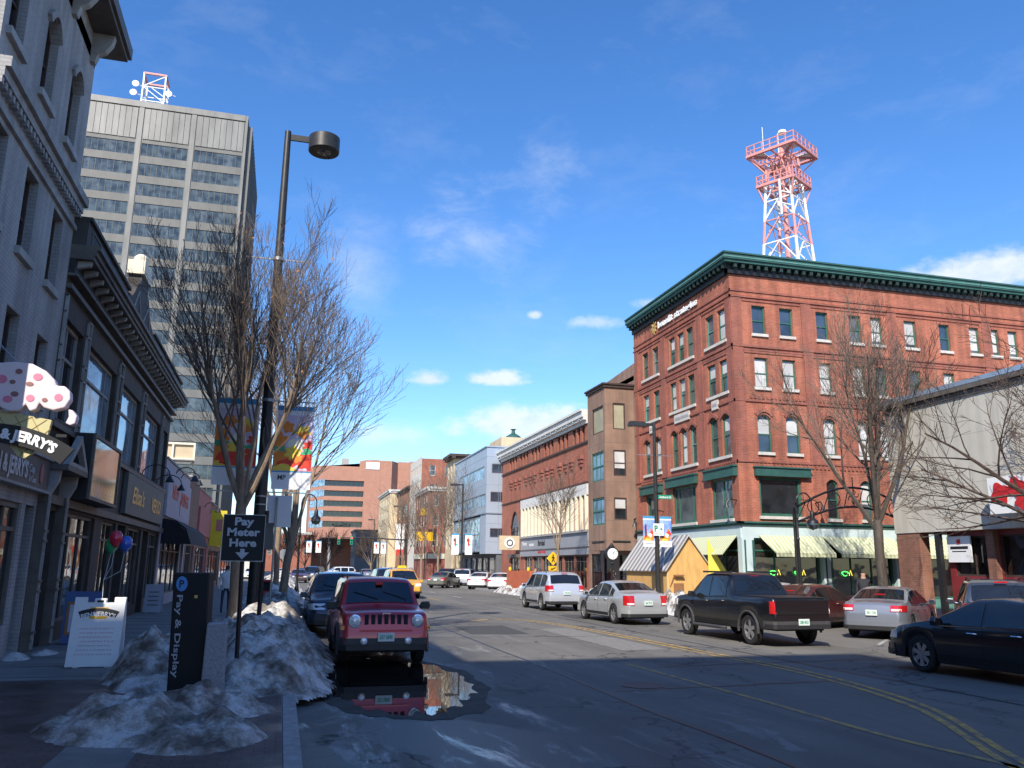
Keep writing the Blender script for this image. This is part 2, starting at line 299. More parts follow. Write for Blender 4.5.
# ---------------------------------------------------------------- mesh helpers
WORG = {}
XF = None      # optional scaling about the camera point, for every mesh of one building
def thing(name, label, cat, loc=(0, 0, 0), rz=0, group=None, kind=None, local=False):
    o = bpy.data.objects.new(name, None); o.empty_display_size = .3; col.objects.link(o)
    o.location = loc; o.rotation_euler = (0, 0, rz)
    WORG[o.name] = Vector((0, 0, 0)) if local else Vector(loc)
    return tag(o, label, cat, group, kind)
def tag(o, label=None, cat=None, group=None, kind=None):
    if label: o['label'] = label
    if cat: o['category'] = cat
    if group: o['group'] = group
    if kind: o['kind'] = kind
    return o
class MB:
    def __init__(s): s.v = []; s.f = []; s.mi = []; s.m = 0
    def add(s, vs, fs):
        b = len(s.v); s.v += [tuple(p) for p in vs]
        for f in fs: s.f.append(tuple(b+i for i in f)); s.mi.append(s.m)
    def quad(s, a, b, c, d): s.add([a, b, c, d], [(0, 1, 2, 3)])
    def poly(s, pts): s.add(pts, [tuple(range(len(pts)))])
    def box(s, x0, x1, y0, y1, z0, z1):
        if x0 > x1: x0, x1 = x1, x0
        if y0 > y1: y0, y1 = y1, y0
        if z0 > z1: z0, z1 = z1, z0
        s.add([(x0,y0,z0),(x1,y0,z0),(x1,y1,z0),(x0,y1,z0),(x0,y0,z1),(x1,y0,z1),(x1,y1,z1),(x0,y1,z1)],
              [(0,3,2,1),(4,5,6,7),(0,1,5,4),(1,2,6,5),(2,3,7,6),(3,0,4,7)]); return s
    def hexa(s, p):   # eight points: bottom four, top four
        s.add(p, [(0,3,2,1),(4,5,6,7),(0,1,5,4),(1,2,6,5),(2,3,7,6),(3,0,4,7)]); return s
    def bar(s, a, b, w, h=None):
        a = Vector(a); b = Vector(b); h = h or w; d = (b-a).normalized()
        x = d.cross(Vector((0, 0, 1))); x = Vector((1, 0, 0)) if x.length < 1e-4 else x.normalized(); y = x.cross(d)
        P = []
        for q in (a, b):
            for sx, sy in ((-1,-1),(1,-1),(1,1),(-1,1)): P.append(q + x*(sx*w/2) + y*(sy*h/2))
        s.hexa(P); return s
    def tube(s, pts, rad, n=8, cap=True):
        pts = [Vector(p) for p in pts]
        if isinstance(rad, (int, float)): rad = [rad]*len(pts)
        vs = []; fs = []; up = Vector((0, 0, 1)); px = None
        for i, p in enumerate(pts):
            d = (pts[min(i+1, len(pts)-1)] - pts[max(i-1, 0)]).normalized()
            if px is None:
                x = d.cross(up); x = Vector((1, 0, 0)) if x.length < .05 else x.normalized()
            else:
                x = px - d*px.dot(d); x = x.normalized() if x.length > 1e-5 else d.orthogonal().normalized()
            px = x; y = d.cross(x)
            for k in range(n):
                a = 2*math.pi*k/n; vs.append(p + x*(math.cos(a)*rad[i]) + y*(math.sin(a)*rad[i]))
        for i in range(len(pts)-1):
            for k in range(n):
                k2 = (k+1) % n; fs.append((i*n+k, i*n+k2, (i+1)*n+k2, (i+1)*n+k))
        if cap: fs.append(tuple(range(n-1, -1, -1))); fs.append(tuple((len(pts)-1)*n+k for k in range(n)))
        s.add(vs, fs); return s
    def lathe(s, prof, c, n=16, axis='z'):
        vs = []; fs = []
        for r_, h in prof:
            for k in range(n):
                a = 2*math.pi*k/n; x, y = r_*math.cos(a), r_*math.sin(a)
                p = (x, y, h) if axis == 'z' else ((h, x, y) if axis == 'x' else (x, h, y))
                vs.append((c[0]+p[0], c[1]+p[1], c[2]+p[2]))
        for i in range(len(prof)-1):
            for k in range(n):
                k2 = (k+1) % n; fs.append((i*n+k, i*n+k2, (i+1)*n+k2, (i+1)*n+k))
        if prof[0] == prof[-1]: s.add(vs, fs); return s
        if prof[0][0] > 1e-4: fs.append(tuple(range(n-1, -1, -1)))
        if prof[-1][0] > 1e-4: fs.append(tuple((len(prof)-1)*n+k for k in range(n)))
        s.add(vs, fs); return s
    def prism(s, pts, fn, d0, d1):
        """outline pts (a,b) -> fn(a,b,d) at depths d0 and d1"""
        n = len(pts); vs = [fn(a, b, d0) for a, b in pts] + [fn(a, b, d1) for a, b in pts]
        fs = [tuple(range(n-1, -1, -1)), tuple(range(n, 2*n))] + [(i, (i+1) % n, n+(i+1) % n, n+i) for i in range(n)]
        s.add(vs, fs); return s
    def build(s, name, mats, parent=None, smooth=False, bevel=0, org=True):
        if XF: s.v = [XF(p) for p in s.v]
        me = bpy.data.meshes.new(name)
        o = bpy.data.objects.new(name, me)
        off = Vector((0, 0, 0))
        if parent is not None:
            q = parent
            while q.parent: q = q.parent
            off = WORG.get(q.name, Vector(q.location)); o.parent = parent
        elif s.v and org:
            vv = np.array(s.v); off = Vector(((vv[:,0].min()+vv[:,0].max())/2, (vv[:,1].min()+vv[:,1].max())/2, vv[:,2].min()))
            o.location = off; WORG[name] = off
        me.from_pydata([(a-off.x, b-off.y, c-off.z) for a, b, c in s.v], [], s.f)
        if not isinstance(mats, (list, tuple)): mats = [mats]
        for q in mats: me.materials.append(MT[q] if isinstance(q, str) else q)
        if len(mats) > 1: me.polygons.foreach_set('material_index', s.mi)
        bm = bmesh.new(); bm.from_mesh(me)
        if smooth: bmesh.ops.remove_doubles(bm, verts=bm.verts, dist=1e-5)
        bmesh.ops.recalc_face_normals(bm, faces=bm.faces); bm.to_mesh(me); bm.free()
        if smooth:
            me.polygons.foreach_set('use_smooth', [True]*len(me.polygons))
            me.set_sharp_from_angle(angle=R(38 if smooth is True else smooth))
        if bevel:
            md = o.modifiers.new('bevel', 'BEVEL'); md.width = bevel; md.segments = 2; md.limit_method = 'ANGLE'
        me.update(); col.objects.link(o)
        if parent is None: WORG[o.name] = off
        return o
def struct(name, mb, mats, **k):
    o = mb.build(name, mats, **k); o['kind'] = 'structure'; return o
def copy_tree(o, parent=None):
    c = o.copy(); col.objects.link(c); c.parent = parent
    WORG[c.name] = WORG.get(o.name, Vector(o.location))
    for ch in [x for x in o.children]: copy_tree(ch, c)
    return c
def text(mb, s, fn, cx, cy, h, w=None, depth=.01, d=0, bold=.0, serif=False, arc=None, align='C', shear=0):
    """flat lettering added to a mesh: fn(a,b,d) places it; h cap height, w total width if it must fit"""
    cu = bpy.data.curves.new('t', 'FONT'); cu.body = s; cu.size = 1; cu.extrude = 0; cu.offset = bold; cu.shear = shear; cu.resolution_u = 2
    ob = bpy.data.objects.new('t', cu); col.objects.link(ob)
    me = bpy.data.meshes.new_from_object(ob.evaluated_get(bpy.context.evaluated_depsgraph_get()))
    if len(me.vertices):
        P = [tuple(v.co) for v in me.vertices]
        x0 = min(p[0] for p in P); x1 = max(p[0] for p in P)
        sy = h/.70; sx = sy if w is None else w/(x1-x0)
        ax = {'C': (x0+x1)/2, 'L': x0, 'R': x1}[align]
        Q = []
        for p in P:
            a = (p[0]-ax)*sx; b = p[1]*sy - h/2
            if arc:
                th = a/arc; a2 = (arc+b)*math.sin(th); b2 = (arc+b)*math.cos(th)-arc; a, b = a2, b2
            Q.append((cx+a, cy+b))
        polys = [tuple(f.vertices) for f in me.polygons]
        n = len(Q); vs = [fn(a, b, d+depth) for a, b in Q]
        fs = list(polys)
        # side walls from boundary edges
        from collections import Counter
        ed = Counter()
        for f in polys:
            for i in range(len(f)): ed[tuple(sorted((f[i], f[(i+1) % len(f)])))] += 1
        vs += [fn(a, b, d) for a, b in Q]
        for (i, j), c in ed.items():
            if c == 1: fs.append((i, j, n+j, n+i))
        mb.add(vs, fs)
    bpy.data.objects.remove(ob); bpy.data.curves.remove(cu); bpy.data.meshes.remove(me)
# frames: fn(u, z, d) with d measured outward from the wall
def fX(x, sgn):      # wall facing sgn*X at x, u runs along Y
    return lambda u, z, d: (x+sgn*d, u, z)
def fY(y, sgn=-1):
    return lambda u, z, d: (u, y+sgn*d, z)
def fbox(mb, fn, u0, u1, z0, z1, d0, d1):
    mb.hexa([fn(u0,z0,d0), fn(u1,z0,d0), fn(u1,z0,d1), fn(u0,z0,d1), fn(u0,z1,d0), fn(u1,z1,d0), fn(u1,z1,d1), fn(u0,z1,d1)]); return mb
def arcpts(u0, u1, z1, rise, n=8):
    w = u1-u0
    return [(u0 + w*i/n, z1-rise + rise*(1-((2*i/n-1)**2))) for i in range(n+1)]
def facade(mb, fn, U0, U1, Z0, Z1, ops, depth=.22):
    """wall sheet with real openings and reveals; ops = (u0,u1,z0,z1[,arch rise])"""
    us = sorted(set([U0, U1] + [o[0] for o in ops] + [o[1] for o in ops])); zs = sorted(set([Z0, Z1] + [o[2] for o in ops] + [o[3] for o in ops]))
    us = [u for u in us if U0 <= u <= U1]; zs = [z for z in zs if Z0 <= z <= Z1]
    for i in range(len(us)-1):
        run = None
        for j in range(len(zs)-1):
            cu, cz = (us[i]+us[i+1])/2, (zs[j]+zs[j+1])/2
            hole = any(o[0] < cu < o[1] and o[2] < cz < o[3] for o in ops)
            if not hole:
                if run is None: run = zs[j]
            if hole or j == len(zs)-2:
                end = zs[j] if hole else zs[j+1]
                if run is not None: mb.quad(fn(us[i], run, 0), fn(us[i+1], run, 0), fn(us[i+1], end, 0), fn(us[i], end, 0)); run = None
    for o in ops:
        u0, u1, z0, z1 = o[:4]; a = o[4] if len(o) > 4 else 0
        mb.quad(fn(u0,z0,0), fn(u1,z0,0), fn(u1,z0,-depth), fn(u0,z0,-depth))
        zt = z1-a
        mb.quad(fn(u0,z0,0), fn(u0,zt,0), fn(u0,zt,-depth), fn(u0,z0,-depth)); mb.quad(fn(u1,z0,0), fn(u1,zt,0), fn(u1,zt,-depth), fn(u1,z0,-depth))
        if a:
            P = arcpts(u0, u1, z1, a)
            for (a0, b0), (a1, b1) in zip(P[:-1], P[1:]):
                mb.quad(fn(a0,b0,0), fn(a1,b1,0), fn(a1,b1,-depth), fn(a0,b0,-depth))
                mb.quad(fn(a0,b0,0), fn(a1,b1,0), fn(a1,z1,0), fn(a0,z1,0))
        else: mb.quad(fn(u0,z1,0), fn(u1,z1,0), fn(u1,z1,-depth), fn(u0,z1,-depth))
def window(parent, fn, u0, u1, z0, z1, arch=0, frame='green_paint', pane='glass_dark', d=-.12, fw_=.06, rails=(.5,), mull=(), sill=None, blind=0, head=None, name='window', label=None):
    mb = MB(); t = .07
    zt = z1-arch
    fbox(mb, fn, u0, u0+fw_, z0, zt, d, d+t); fbox(mb, fn, u1-fw_, u1, z0, zt, d, d+t)
    fbox(mb, fn, u0+fw_, u1-fw_, z0, z0+fw_, d, d+t)
    if arch:
        P = arcpts(u0, u1, z1, arch); Q = arcpts(u0+fw_, u1-fw_, z1-fw_*1.2, arch)
        for k in range(len(P)-1):
            mb.hexa([fn(*Q[k],d), fn(*Q[k+1],d), fn(*Q[k+1],d+t), fn(*Q[k],d+t), fn(*P[k],d), fn(*P[k+1],d), fn(*P[k+1],d+t), fn(*P[k],d+t)])
    else: fbox(mb, fn, u0+fw_, u1-fw_, z1-fw_, z1, d, d+t)
    for r_ in rails:
        zc = z0+(z1-z0)*r_; fbox(mb, fn, u0+fw_, u1-fw_, zc-fw_*.4, zc+fw_*.4, d+.005, d+t-.01)
    for m_ in mull:
        uc = u0+(u1-u0)*m_; fbox(mb, fn, uc-fw_*.35, uc+fw_*.35, z0+fw_, zt-(0 if arch else fw_), d+.01, d+t-.015)
    w = mb.build(name, frame, parent)
    if label: w['label'] = label
    g = MB()
    if arch:
        P = arcpts(u0+.02, u1-.02, z1-.03, arch); g.prism([(u0+.02, z0+.02), (u1-.02, z0+.02)] + P[::-1], fn, d-.01, d+.015)
    else: fbox(g, fn, u0+.02, u1-.02, z0+.02, z1-.02, d-.01, d+.015)
    g.build('pane', pane, w)
    if blind:
        b = MB(); zb = z1 - (z1-z0)*blind - (0 if not arch else 0)
        fbox(b, fn, u0+fw_, u1-fw_, zb, zt-fw_*.5, d+.016, d+.03); b.build('blind', 'glass_blind' if blind < 2 else 'curtain_red', w)
    if sill:
        s_ = MB(); fbox(s_, fn, u0-.08, u1+.08, z0-.14, z0-.002, -.12, .09); s_.build('sill', sill, w)
    return w
# ================================================================ ground, road, pavements
def m_road():
    mt, nt, b = newmat('road'); N = nt.nodes; L = nt.links
    tc = N.new('ShaderNodeTexCoord'); o = tc.outputs['Object']
    def noise(s, d=6, r=.6, sc_=(1, 1, 1), dist=0):
        mp = N.new('ShaderNodeMapping'); mp.inputs['Scale'].default_value = sc_; L.new(o, mp.inputs[0])
        n = N.new('ShaderNodeTexNoise'); n.inputs['Scale'].default_value = s; n.inputs['Detail'].default_value = d; n.inputs['Roughness'].default_value = r; n.inputs['Distortion'].default_value = dist
        L.new(mp.outputs[0], n.inputs['Vector']); return n.outputs[0]
    def MR(v, a, b_, c=0, d=1, smooth=True):
        if a > b_: a, b_, c, d = b_, a, d, c
        m_ = N.new('ShaderNodeMapRange'); m_.interpolation_type = 'SMOOTHSTEP' if smooth else 'LINEAR'
        L.new(v, m_.inputs[0]); m_.inputs[1].default_value = a; m_.inputs[2].default_value = b_; m_.inputs[3].default_value = c; m_.inputs[4].default_value = d; return m_.outputs[0]
    def M(op, a, b_):
        n = N.new('ShaderNodeMath'); n.operation = op; n.use_clamp = False
        for i, v in enumerate((a, b_)):
            if isinstance(v, (int, float)): n.inputs[i].default_value = v
            else: L.new(v, n.inputs[i])
        return n.outputs[0]
    def MIX(f, a, c):
        m_ = N.new('ShaderNodeMix'); m_.data_type = 'RGBA'; L.new(f, m_.inputs[0])
        for i, v in ((6, a), (7, c)):
            if isinstance(v, tuple): m_.inputs[i].default_value = (*v, 1)
            else: L.new(v, m_.inputs[i])
        return m_.outputs[2]
    sp = N.new('ShaderNodeSeparateXYZ'); L.new(o, sp.inputs[0])
    base = MIX(MR(noise(.35, 8, .7, (1, .25, 1)), .35, .68), (.112, .104, .090), (.172, .160, .138))
    fine = noise(38, 3, .8)
    base = MIX(MR(fine, .62, .8, 0, .5), base, (.24, .23, .21))
    base = MIX(MR(fine, .4, .25, 0, .45), base, (.05, .05, .048))
    lanes = MR(noise(.8, 4, .5, (1.6, .04, 1)), .5, .75, 0, .4)
    base = MIX(lanes, base, (.075, .073, .07))
    # cracks and sealed joints
    vo = N.new('ShaderNodeTexVoronoi'); vo.feature = 'DISTANCE_TO_EDGE'; vo.inputs['Scale'].default_value = .38
    mp = N.new('ShaderNodeMapping'); mp.inputs['Scale'].default_value = (1, .8, 1); L.new(o, mp.inputs[0])
    ad = N.new('ShaderNodeVectorMath'); ad.operation = 'ADD'; L.new(mp.outputs[0], ad.inputs[0])
    nn = N.new('ShaderNodeTexNoise'); nn.inputs['Scale'].default_value = 1.3; nn.inputs['Detail'].default_value = 6; L.new(o, nn.inputs['Vector'])
    sc2 = N.new('ShaderNodeVectorMath'); sc2.operation = 'SCALE'; L.new(nn.outputs[1], sc2.inputs[0]); sc2.inputs[3].default_value = 1.6
    L.new(sc2.outputs[0], ad.inputs[1]); L.new(ad.outputs[0], vo.inputs['Vector'])
    crack = M('MULTIPLY', MR(vo.outputs[0], .016, .004), MR(noise(.15, 3), .38, .52, 0, .95))
    base = MIX(crack, base, (.03, .03, .03))
    # meltwater near the kerb: dark, smooth; dried salt beside it
    reg = M('MULTIPLY', MR(sp.outputs[0], 5.6, 2.0), MR(sp.outputs[1], 34, 22))
    wn = noise(.75, 7, .62, (1, .42, 1), .6)
    wet = M('MULTIPLY', MR(wn, .42, .50), reg)
    base = MIX(M('MULTIPLY', wet, .75), base, (.022, .021, .02))
    film = M('MULTIPLY', M('MULTIPLY', MR(noise(.9, 7, .7, (1.6, .28, 1), .5), .49, .66), reg), 1.0)
    salt = M('MULTIPLY', MR(noise(1.1, 8, .72, (1.4, .3, 1), .8), .56, .66, 0, .5), MR(sp.outputs[0], 8.5, 5, .15, 1))
    base = MIX(salt, base, (.28, .28, .27))
    L.new(base, b.inputs['Base Color'])
    rg = MR(M('MAXIMUM', M('MULTIPLY', wet, .55), film), 0, 1, .85, .17, False)
    L.new(rg, b.inputs['Roughness'])
    bp = N.new('ShaderNodeBump'); bp.inputs['Distance'].default_value = .012
    L.new(M('MULTIPLY', M('SUBTRACT', 1, film), .5), bp.inputs['Strength']); L.new(fine, bp.inputs['Height']); L.new(bp.outputs[0], b.inputs['Normal'])
    MT['road'] = mt
m_road()
mat('ground', (.10, .10, .095), .9, var=.2, scale=.2)
mat('concrete', (.20, .19, .175), .85, var=.25, scale=1.2, bump=.2, bscale=40)
mat('kerb_granite', (.28, .27, .26), .8, var=.25, scale=8)
brick('paver_brick', (.13, .07, .055), (.10, .055, .045), (.06, .055, .05), stain=.1)
def m_pavers():
    mt, nt, b = newmat('pavers'); N = nt.nodes; L = nt.links
    tc = N.new('ShaderNodeTexCoord'); br = N.new('ShaderNodeTexBrick'); L.new(tc.outputs['Object'], br.inputs['Vector']); br.inputs['Scale'].default_value = 1
    br.inputs['Brick Width'].default_value = .2; br.inputs['Row Height'].default_value = .1; br.inputs['Mortar Size'].default_value = .006
    br.inputs['Color1'].default_value = (.14, .085, .07, 1); br.inputs['Color2'].default_value = (.10, .065, .055, 1); br.inputs['Mortar'].default_value = (.03, .03, .03, 1)
    n = N.new('ShaderNodeTexNoise'); n.inputs['Scale'].default_value = 1.2; n.inputs['Detail'].default_value = 7; L.new(tc.outputs['Object'], n.inputs['Vector'])
    r = N.new('ShaderNodeValToRGB'); r.color_ramp.elements[0].position = .4; r.color_ramp.elements[1].position = .62; r.color_ramp.elements[0].color = (.45, .45, .47, 1); r.color_ramp.elements[1].color = (1.1, 1.1, 1.1, 1)
    L.new(n.outputs[0], r.inputs[0]); mx = N.new('ShaderNodeMix'); mx.data_type = 'RGBA'; mx.blend_type = 'MULTIPLY'; mx.inputs[0].default_value = 1
    L.new(br.outputs[0], mx.inputs[6]); L.new(r.outputs[0], mx.inputs[7]); L.new(mx.outputs[2], b.inputs['Base Color'])
    rr_ = N.new('ShaderNodeMapRange'); L.new(n.outputs[0], rr_.inputs[0]); rr_.inputs[1].default_value = .4; rr_.inputs[2].default_value = .62; rr_.inputs[3].default_value = .35; rr_.inputs[4].default_value = .85
    L.new(rr_.outputs[0], b.inputs['Roughness']); MT['pavers'] = mt
m_pavers()
def m_paint(name, c):
    mt, nt, b = newmat(name); N = nt.nodes; L = nt.links
    tc = N.new('ShaderNodeTexCoord'); n = N.new('ShaderNodeTexNoise'); n.inputs['Scale'].default_value = 5; n.inputs['Detail'].default_value = 9; n.inputs['Roughness'].default_value = .75
    L.new(tc.outputs['Object'], n.inputs['Vector']); r = N.new('ShaderNodeValToRGB'); r.color_ramp.elements[0].position = .40; r.color_ramp.elements[1].position = .56
    r.color_ramp.elements[0].color = (.13, .125, .11, 1); r.color_ramp.elements[1].color = (*c, 1); L.new(n.outputs[0], r.inputs[0]); L.new(r.outputs[0], b.inputs['Base Color']); b.inputs['Roughness'].default_value = .7
    MT[name] = mt
m_paint('line_yellow', (.55, .33, .05)); m_paint('line_yellow_worn', (.42, .28, .07)); m_paint('line_white', (.5, .5, .48))
def sheet(name, pts, z, m_):
    mb = MB(); mb.poly([(x, y, z) for x, y in pts]); return struct(name, mb, m_)
sheet('ground', [(-1500, -600), (1500, -600), (1500, 2400), (-1500, 2400)], -.012, 'ground')
mb = MB()
CL = [(.3, -40), (.3, 26), (1.0, 34), (1.0, 240)]           # left kerb line
CR = [(19.2, -40), (19.2, 27), (19.2, 29), (16.0, 32.5), (16.0, 240)]
mb.poly([(x, y, 0) for x, y in CL] + [(x, y, 0) for x, y in CR[::-1]]); struct('road', mb, 'road', org=False)
def slab(name, pts, z0, z1, m_):
    mb = MB(); mb.prism(pts, lambda a, b, d: (a, b, d), z0, z1); return struct(name, mb, m_)
def off(line, d): return [(x+d, y) for x, y in line]
slab('pavement', [(-4.9, -40)] + off(CL, -.17) + [(-4.9, 240)], -.01, .15, 'concrete')
slab('kerb', off(CL, -.165) + CL[::-1], -.01, .155, 'kerb_granite')
slab('pavement', [(60, -40)] + off(CR, .17) + [(60, 240)], -.01, .15, 'concrete')
slab('kerb', CR + off(CR, .165)[::-1], -.01, .155, 'kerb_granite')
sheet('brick_paving', [(-4.88, 4), (-1.9, 4), (-1.9, 14.6), (-4.88, 14.6)], .156, 'pavers')
sheet('brick_paving', [(-1.2, 4), (.12, 4), (.12, 27), (-1.2, 27)], .156, 'pavers')
# pavement joints
mb = MB()
for y in np.arange(15, 60, 1.5): mb.box(-4.88, -1.3, y, y+.015, .149, .153)
struct('pavement_joint', mb, 'trim_black')
def ribbon(name, pts, w, m_, label=None, z=.005):
    P = [Vector((x, y, 0)) for x, y in pts]
    # smooth once
    Q = []
    for i in range(len(P)-1):
        for t in np.linspace(0, 1, 8, endpoint=False):
            p0 = P[max(i-1, 0)]; p1 = P[i]; p2 = P[i+1]; p3 = P[min(i+2, len(P)-1)]
            Q.append(.5*((2*p1)+(p2-p0)*t+(2*p0-5*p1+4*p2-p3)*t*t+(3*p1-p0-3*p2+p3)*t**3))
    Q.append(P[-1]); mb = MB(); A = []
    for i, q in enumerate(Q):
        d = (Q[min(i+1, len(Q)-1)]-Q[max(i-1, 0)]).normalized(); n = Vector((-d.y, d.x, 0)); A.append((q+n*w/2, q-n*w/2))
    for i in range(len(A)-1):
        a, b = A[i], A[i+1]; mb.quad((a[0].x, a[0].y, z), (a[1].x, a[1].y, z), (b[1].x, b[1].y, z), (b[0].x, b[0].y, z))
    o = struct(name, mb, m_); 
    return o
CEN = [(6.9, 30.0), (7.7, 30.9), (8.7, 30.5), (9.35, 28), (9.6, 24.5), (9.75, 18.4), (9.85, 14.6), (9.15, 10.8), (7.6, 7.7), (6.6, 5.5)]
ribbon('centre_line', CEN, .11, 'line_yellow'); ribbon('centre_line', [(x-.26, y-.1) for x, y in CEN], .11, 'line_yellow')
ribbon('lane_line', [(6.9, 16.4), (7.0, 11.6), (7.0, 8.9), (7.2, 7.3), (7.3, 5)], .11, 'line_yellow_worn')
for k in range(3): ribbon('lane_line', [(10.9, 52+9*k), (10.95, 55+9*k)], .12, 'line_white')
ribbon('centre_line', [(8.3, 62), (8.9, 48)], .14, 'line_yellow'); ribbon('centre_line', [(8.0, 110), (8.2, 78)], .14, 'line_yellow')
for k in range(5): ribbon('parking_line', [(15.2, 12.5+3.4*k), (18.9, 16.2+3.4*k)], .1, 'line_white')
for y in (98, 102): ribbon('crossing_line', [(1.4, y), (15.6, y)], .3, 'line_white')
# repairs in the asphalt: trench patches, tar-sealed seams and a manhole cover
mat('asphalt_patch', (.060, .058, .055), .85, var=.25, scale=6, bump=.3, bscale=60)
mat('asphalt_pale', (.20, .19, .17), .9, var=.2, scale=5, bump=.3, bscale=60)
mat('tar', (.022, .022, .022), .45, var=.2, scale=6)
sheet('road_patch', [(5.4, 24.2), (7.1, 24.0), (7.2, 27.6), (5.5, 27.5)], .0035, 'asphalt_patch'); sheet('road_patch', [(7.9, 19.0), (9.1, 19.1), (9.0, 26.2), (7.95, 26)], .0035, 'asphalt_pale')
sheet('road_patch', [(10.9, 31), (13.0, 31), (13.1, 33.6), (11, 33.5)], .0035, 'asphalt_patch')
rng = random.Random(12)
for (x0, y0, x1, y1) in ((5.0, 7, 5.3, 60), (10.6, 9, 10.5, 60), (1.5, 23.4, 9.2, 23.0), (7.2, 15.8, 15.5, 16.6), (5.2, 12.9, 9.6, 13.3), (3.4, 35, 14, 34.6)):
    n = 26; ribbon('tar_seam', [(x0+(x1-x0)*k/n+rng.uniform(-.05, .05), y0+(y1-y0)*k/n+rng.uniform(-.05, .05)) for k in range(n+1)], .045, 'tar', z=.0062)
t = thing('manhole_cover', 'round iron manhole cover set in the near lane', 'manhole cover', (5.9, 13.4, 0)); mb = MB(); mb.lathe([(.33, .002), (.33, .0075), (0, .0075)], (5.9, 13.4, 0), 28); cv = mb.build('cover', 'trim_grey', t)
mb = MB(); mb.lathe([(.36, .002), (.36, .009), (.335, .009), (.335, .002), (.36, .002)], (5.9, 13.4, 0), 28); mb.build('rim', 'tar', t)
# puddle in the gutter in front of the parked red car
mb = MB(); P = []
random.seed(3)
for k in range(128):
    a = 2*math.pi*k/128; r_ = 1 + .06*math.sin(3*a+1) + .13*noise.noise(Vector((math.cos(a)*3, math.sin(a)*3, 1))) + .10*noise.noise(Vector((math.cos(a)*9, math.sin(a)*9, 2))) + .05*noise.noise(Vector((math.cos(a)*24, math.sin(a)*24, 7)))
    P.append((1.95+1.2*r_*math.cos(a), 14.9+3.3*r_*math.sin(a), .006))
mb.poly(P); 
mt, nt, b_ = newmat('meltwater'); b_.inputs['Base Color'].default_value = (.012, .012, .011, 1); b_.inputs['Roughness'].default_value = .012; b_.inputs['IOR'].default_value = 1.6; b_.inputs['Specular IOR Level'].default_value = .8
n_ = nt.nodes.new('ShaderNodeTexNoise'); n_.inputs['Scale'].default_value = 2.5; bp_ = nt.nodes.new('ShaderNodeBump'); bp_.inputs['Strength'].default_value = .05; bp_.inputs['Distance'].default_value = .01
nt.links.new(n_.outputs[0], bp_.inputs['Height']); nt.links.new(bp_.outputs[0], b_.inputs['Normal']); MT['meltwater'] = mt
struct('puddle', mb, 'meltwater')
mat('damp_asphalt', (.045, .042, .037), .7, var=.4, scale=3, spec=.2, bump=.3, bscale=50)
mb = MB(); Q_ = []
for k in range(96):
    a = 2*math.pi*k/96; q = 1.2 + .14*noise.noise(Vector((math.cos(a)*2.2, math.sin(a)*2.2, 3))) + .09*noise.noise(Vector((math.cos(a)*7, math.sin(a)*7, 5))); Q_.append((1.95+1.2*q*math.cos(a), 14.9+3.3*q*math.sin(a), .0045))
mb.poly(Q_); struct('damp_patch', mb, 'damp_asphalt')

# ================================================================ buildings
def shell(mb, x0, x1, y0, y1, z0, z1, skip=''):
    """plain sides of a block that has no openings; skip letters W E S N"""
    if 'W' not in skip: mb.quad((x0,y0,z0),(x0,y1,z0),(x0,y1,z1),(x0,y0,z1))
    if 'E' not in skip: mb.quad((x1,y0,z0),(x1,y1,z0),(x1,y1,z1),(x1,y0,z1))
    if 'S' not in skip: mb.quad((x0,y0,z0),(x1,y0,z0),(x1,y0,z1),(x0,y0,z1))
    if 'N' not in skip: mb.quad((x0,y1,z0),(x1,y1,z0),(x1,y1,z1),(x0,y1,z1))
def roof(parent, x0, x1, y0, y1, z, m_='roofing'):
    mb = MB(); mb.box(x0, x1, y0, y1, z-.3, z); return mb.build('roof', m_, parent)

# ---- shade-casting row behind and left of the camera, on the left pavement
def plain_block(label, x0, x1, y0, y1, h, m_, floor=3.3, cat='building'):
    t = thing('building', label, cat, ((x0+x1)/2, (y0+y1)/2, 0))
    east = x1 < 0; fn = fX(x1, 1) if east else fX(x0, -1)
    ops = []; 
    nz = int((h-1)//floor); ny = max(1, int((y1-y0)//3))
    for i in range(nz):
        for k in range(ny):
            u = y0 + (k+.5)*(y1-y0)/ny; ops.append((u-.6, u+.6, .9+i*floor, 2.7+i*floor))
    mb = MB(); facade(mb, fn, y0, y1, 0, h, ops); shell(mb, x0, x1, y0, y1, 0, h, 'E' if east else 'W'); mb.build('wall', m_, t)
    roof(t, x0+.02, x1-.02, y0+.02, y1-.02, h-.2)
    for o in ops[:90]: window(t, fn, *o, frame='dark_trim', pane='glass_dark')
    return t
plain_block('tall brown brick office block standing behind the viewer', -30, -4.9, -48, -12, 29, 'red_brick_c', 3.6)
plain_block('unseen thin four storey block shaped to shade the parked cars', -7, -4.9, -11.9, 8, 14, 'painted_wall')  # added out of view, made thin for the shade it casts
plain_block('unseen wing kept low so sun reaches the left pavement', -20, -7.05, -11.9, 8, 6, 'painted_wall')  # added out of view, low enough for sunlight to pass over
plain_block('one storey shop in the gap before the white painted building', -16, -4.9, 8.1, 13.4, 3.9, 'red_brick_c')

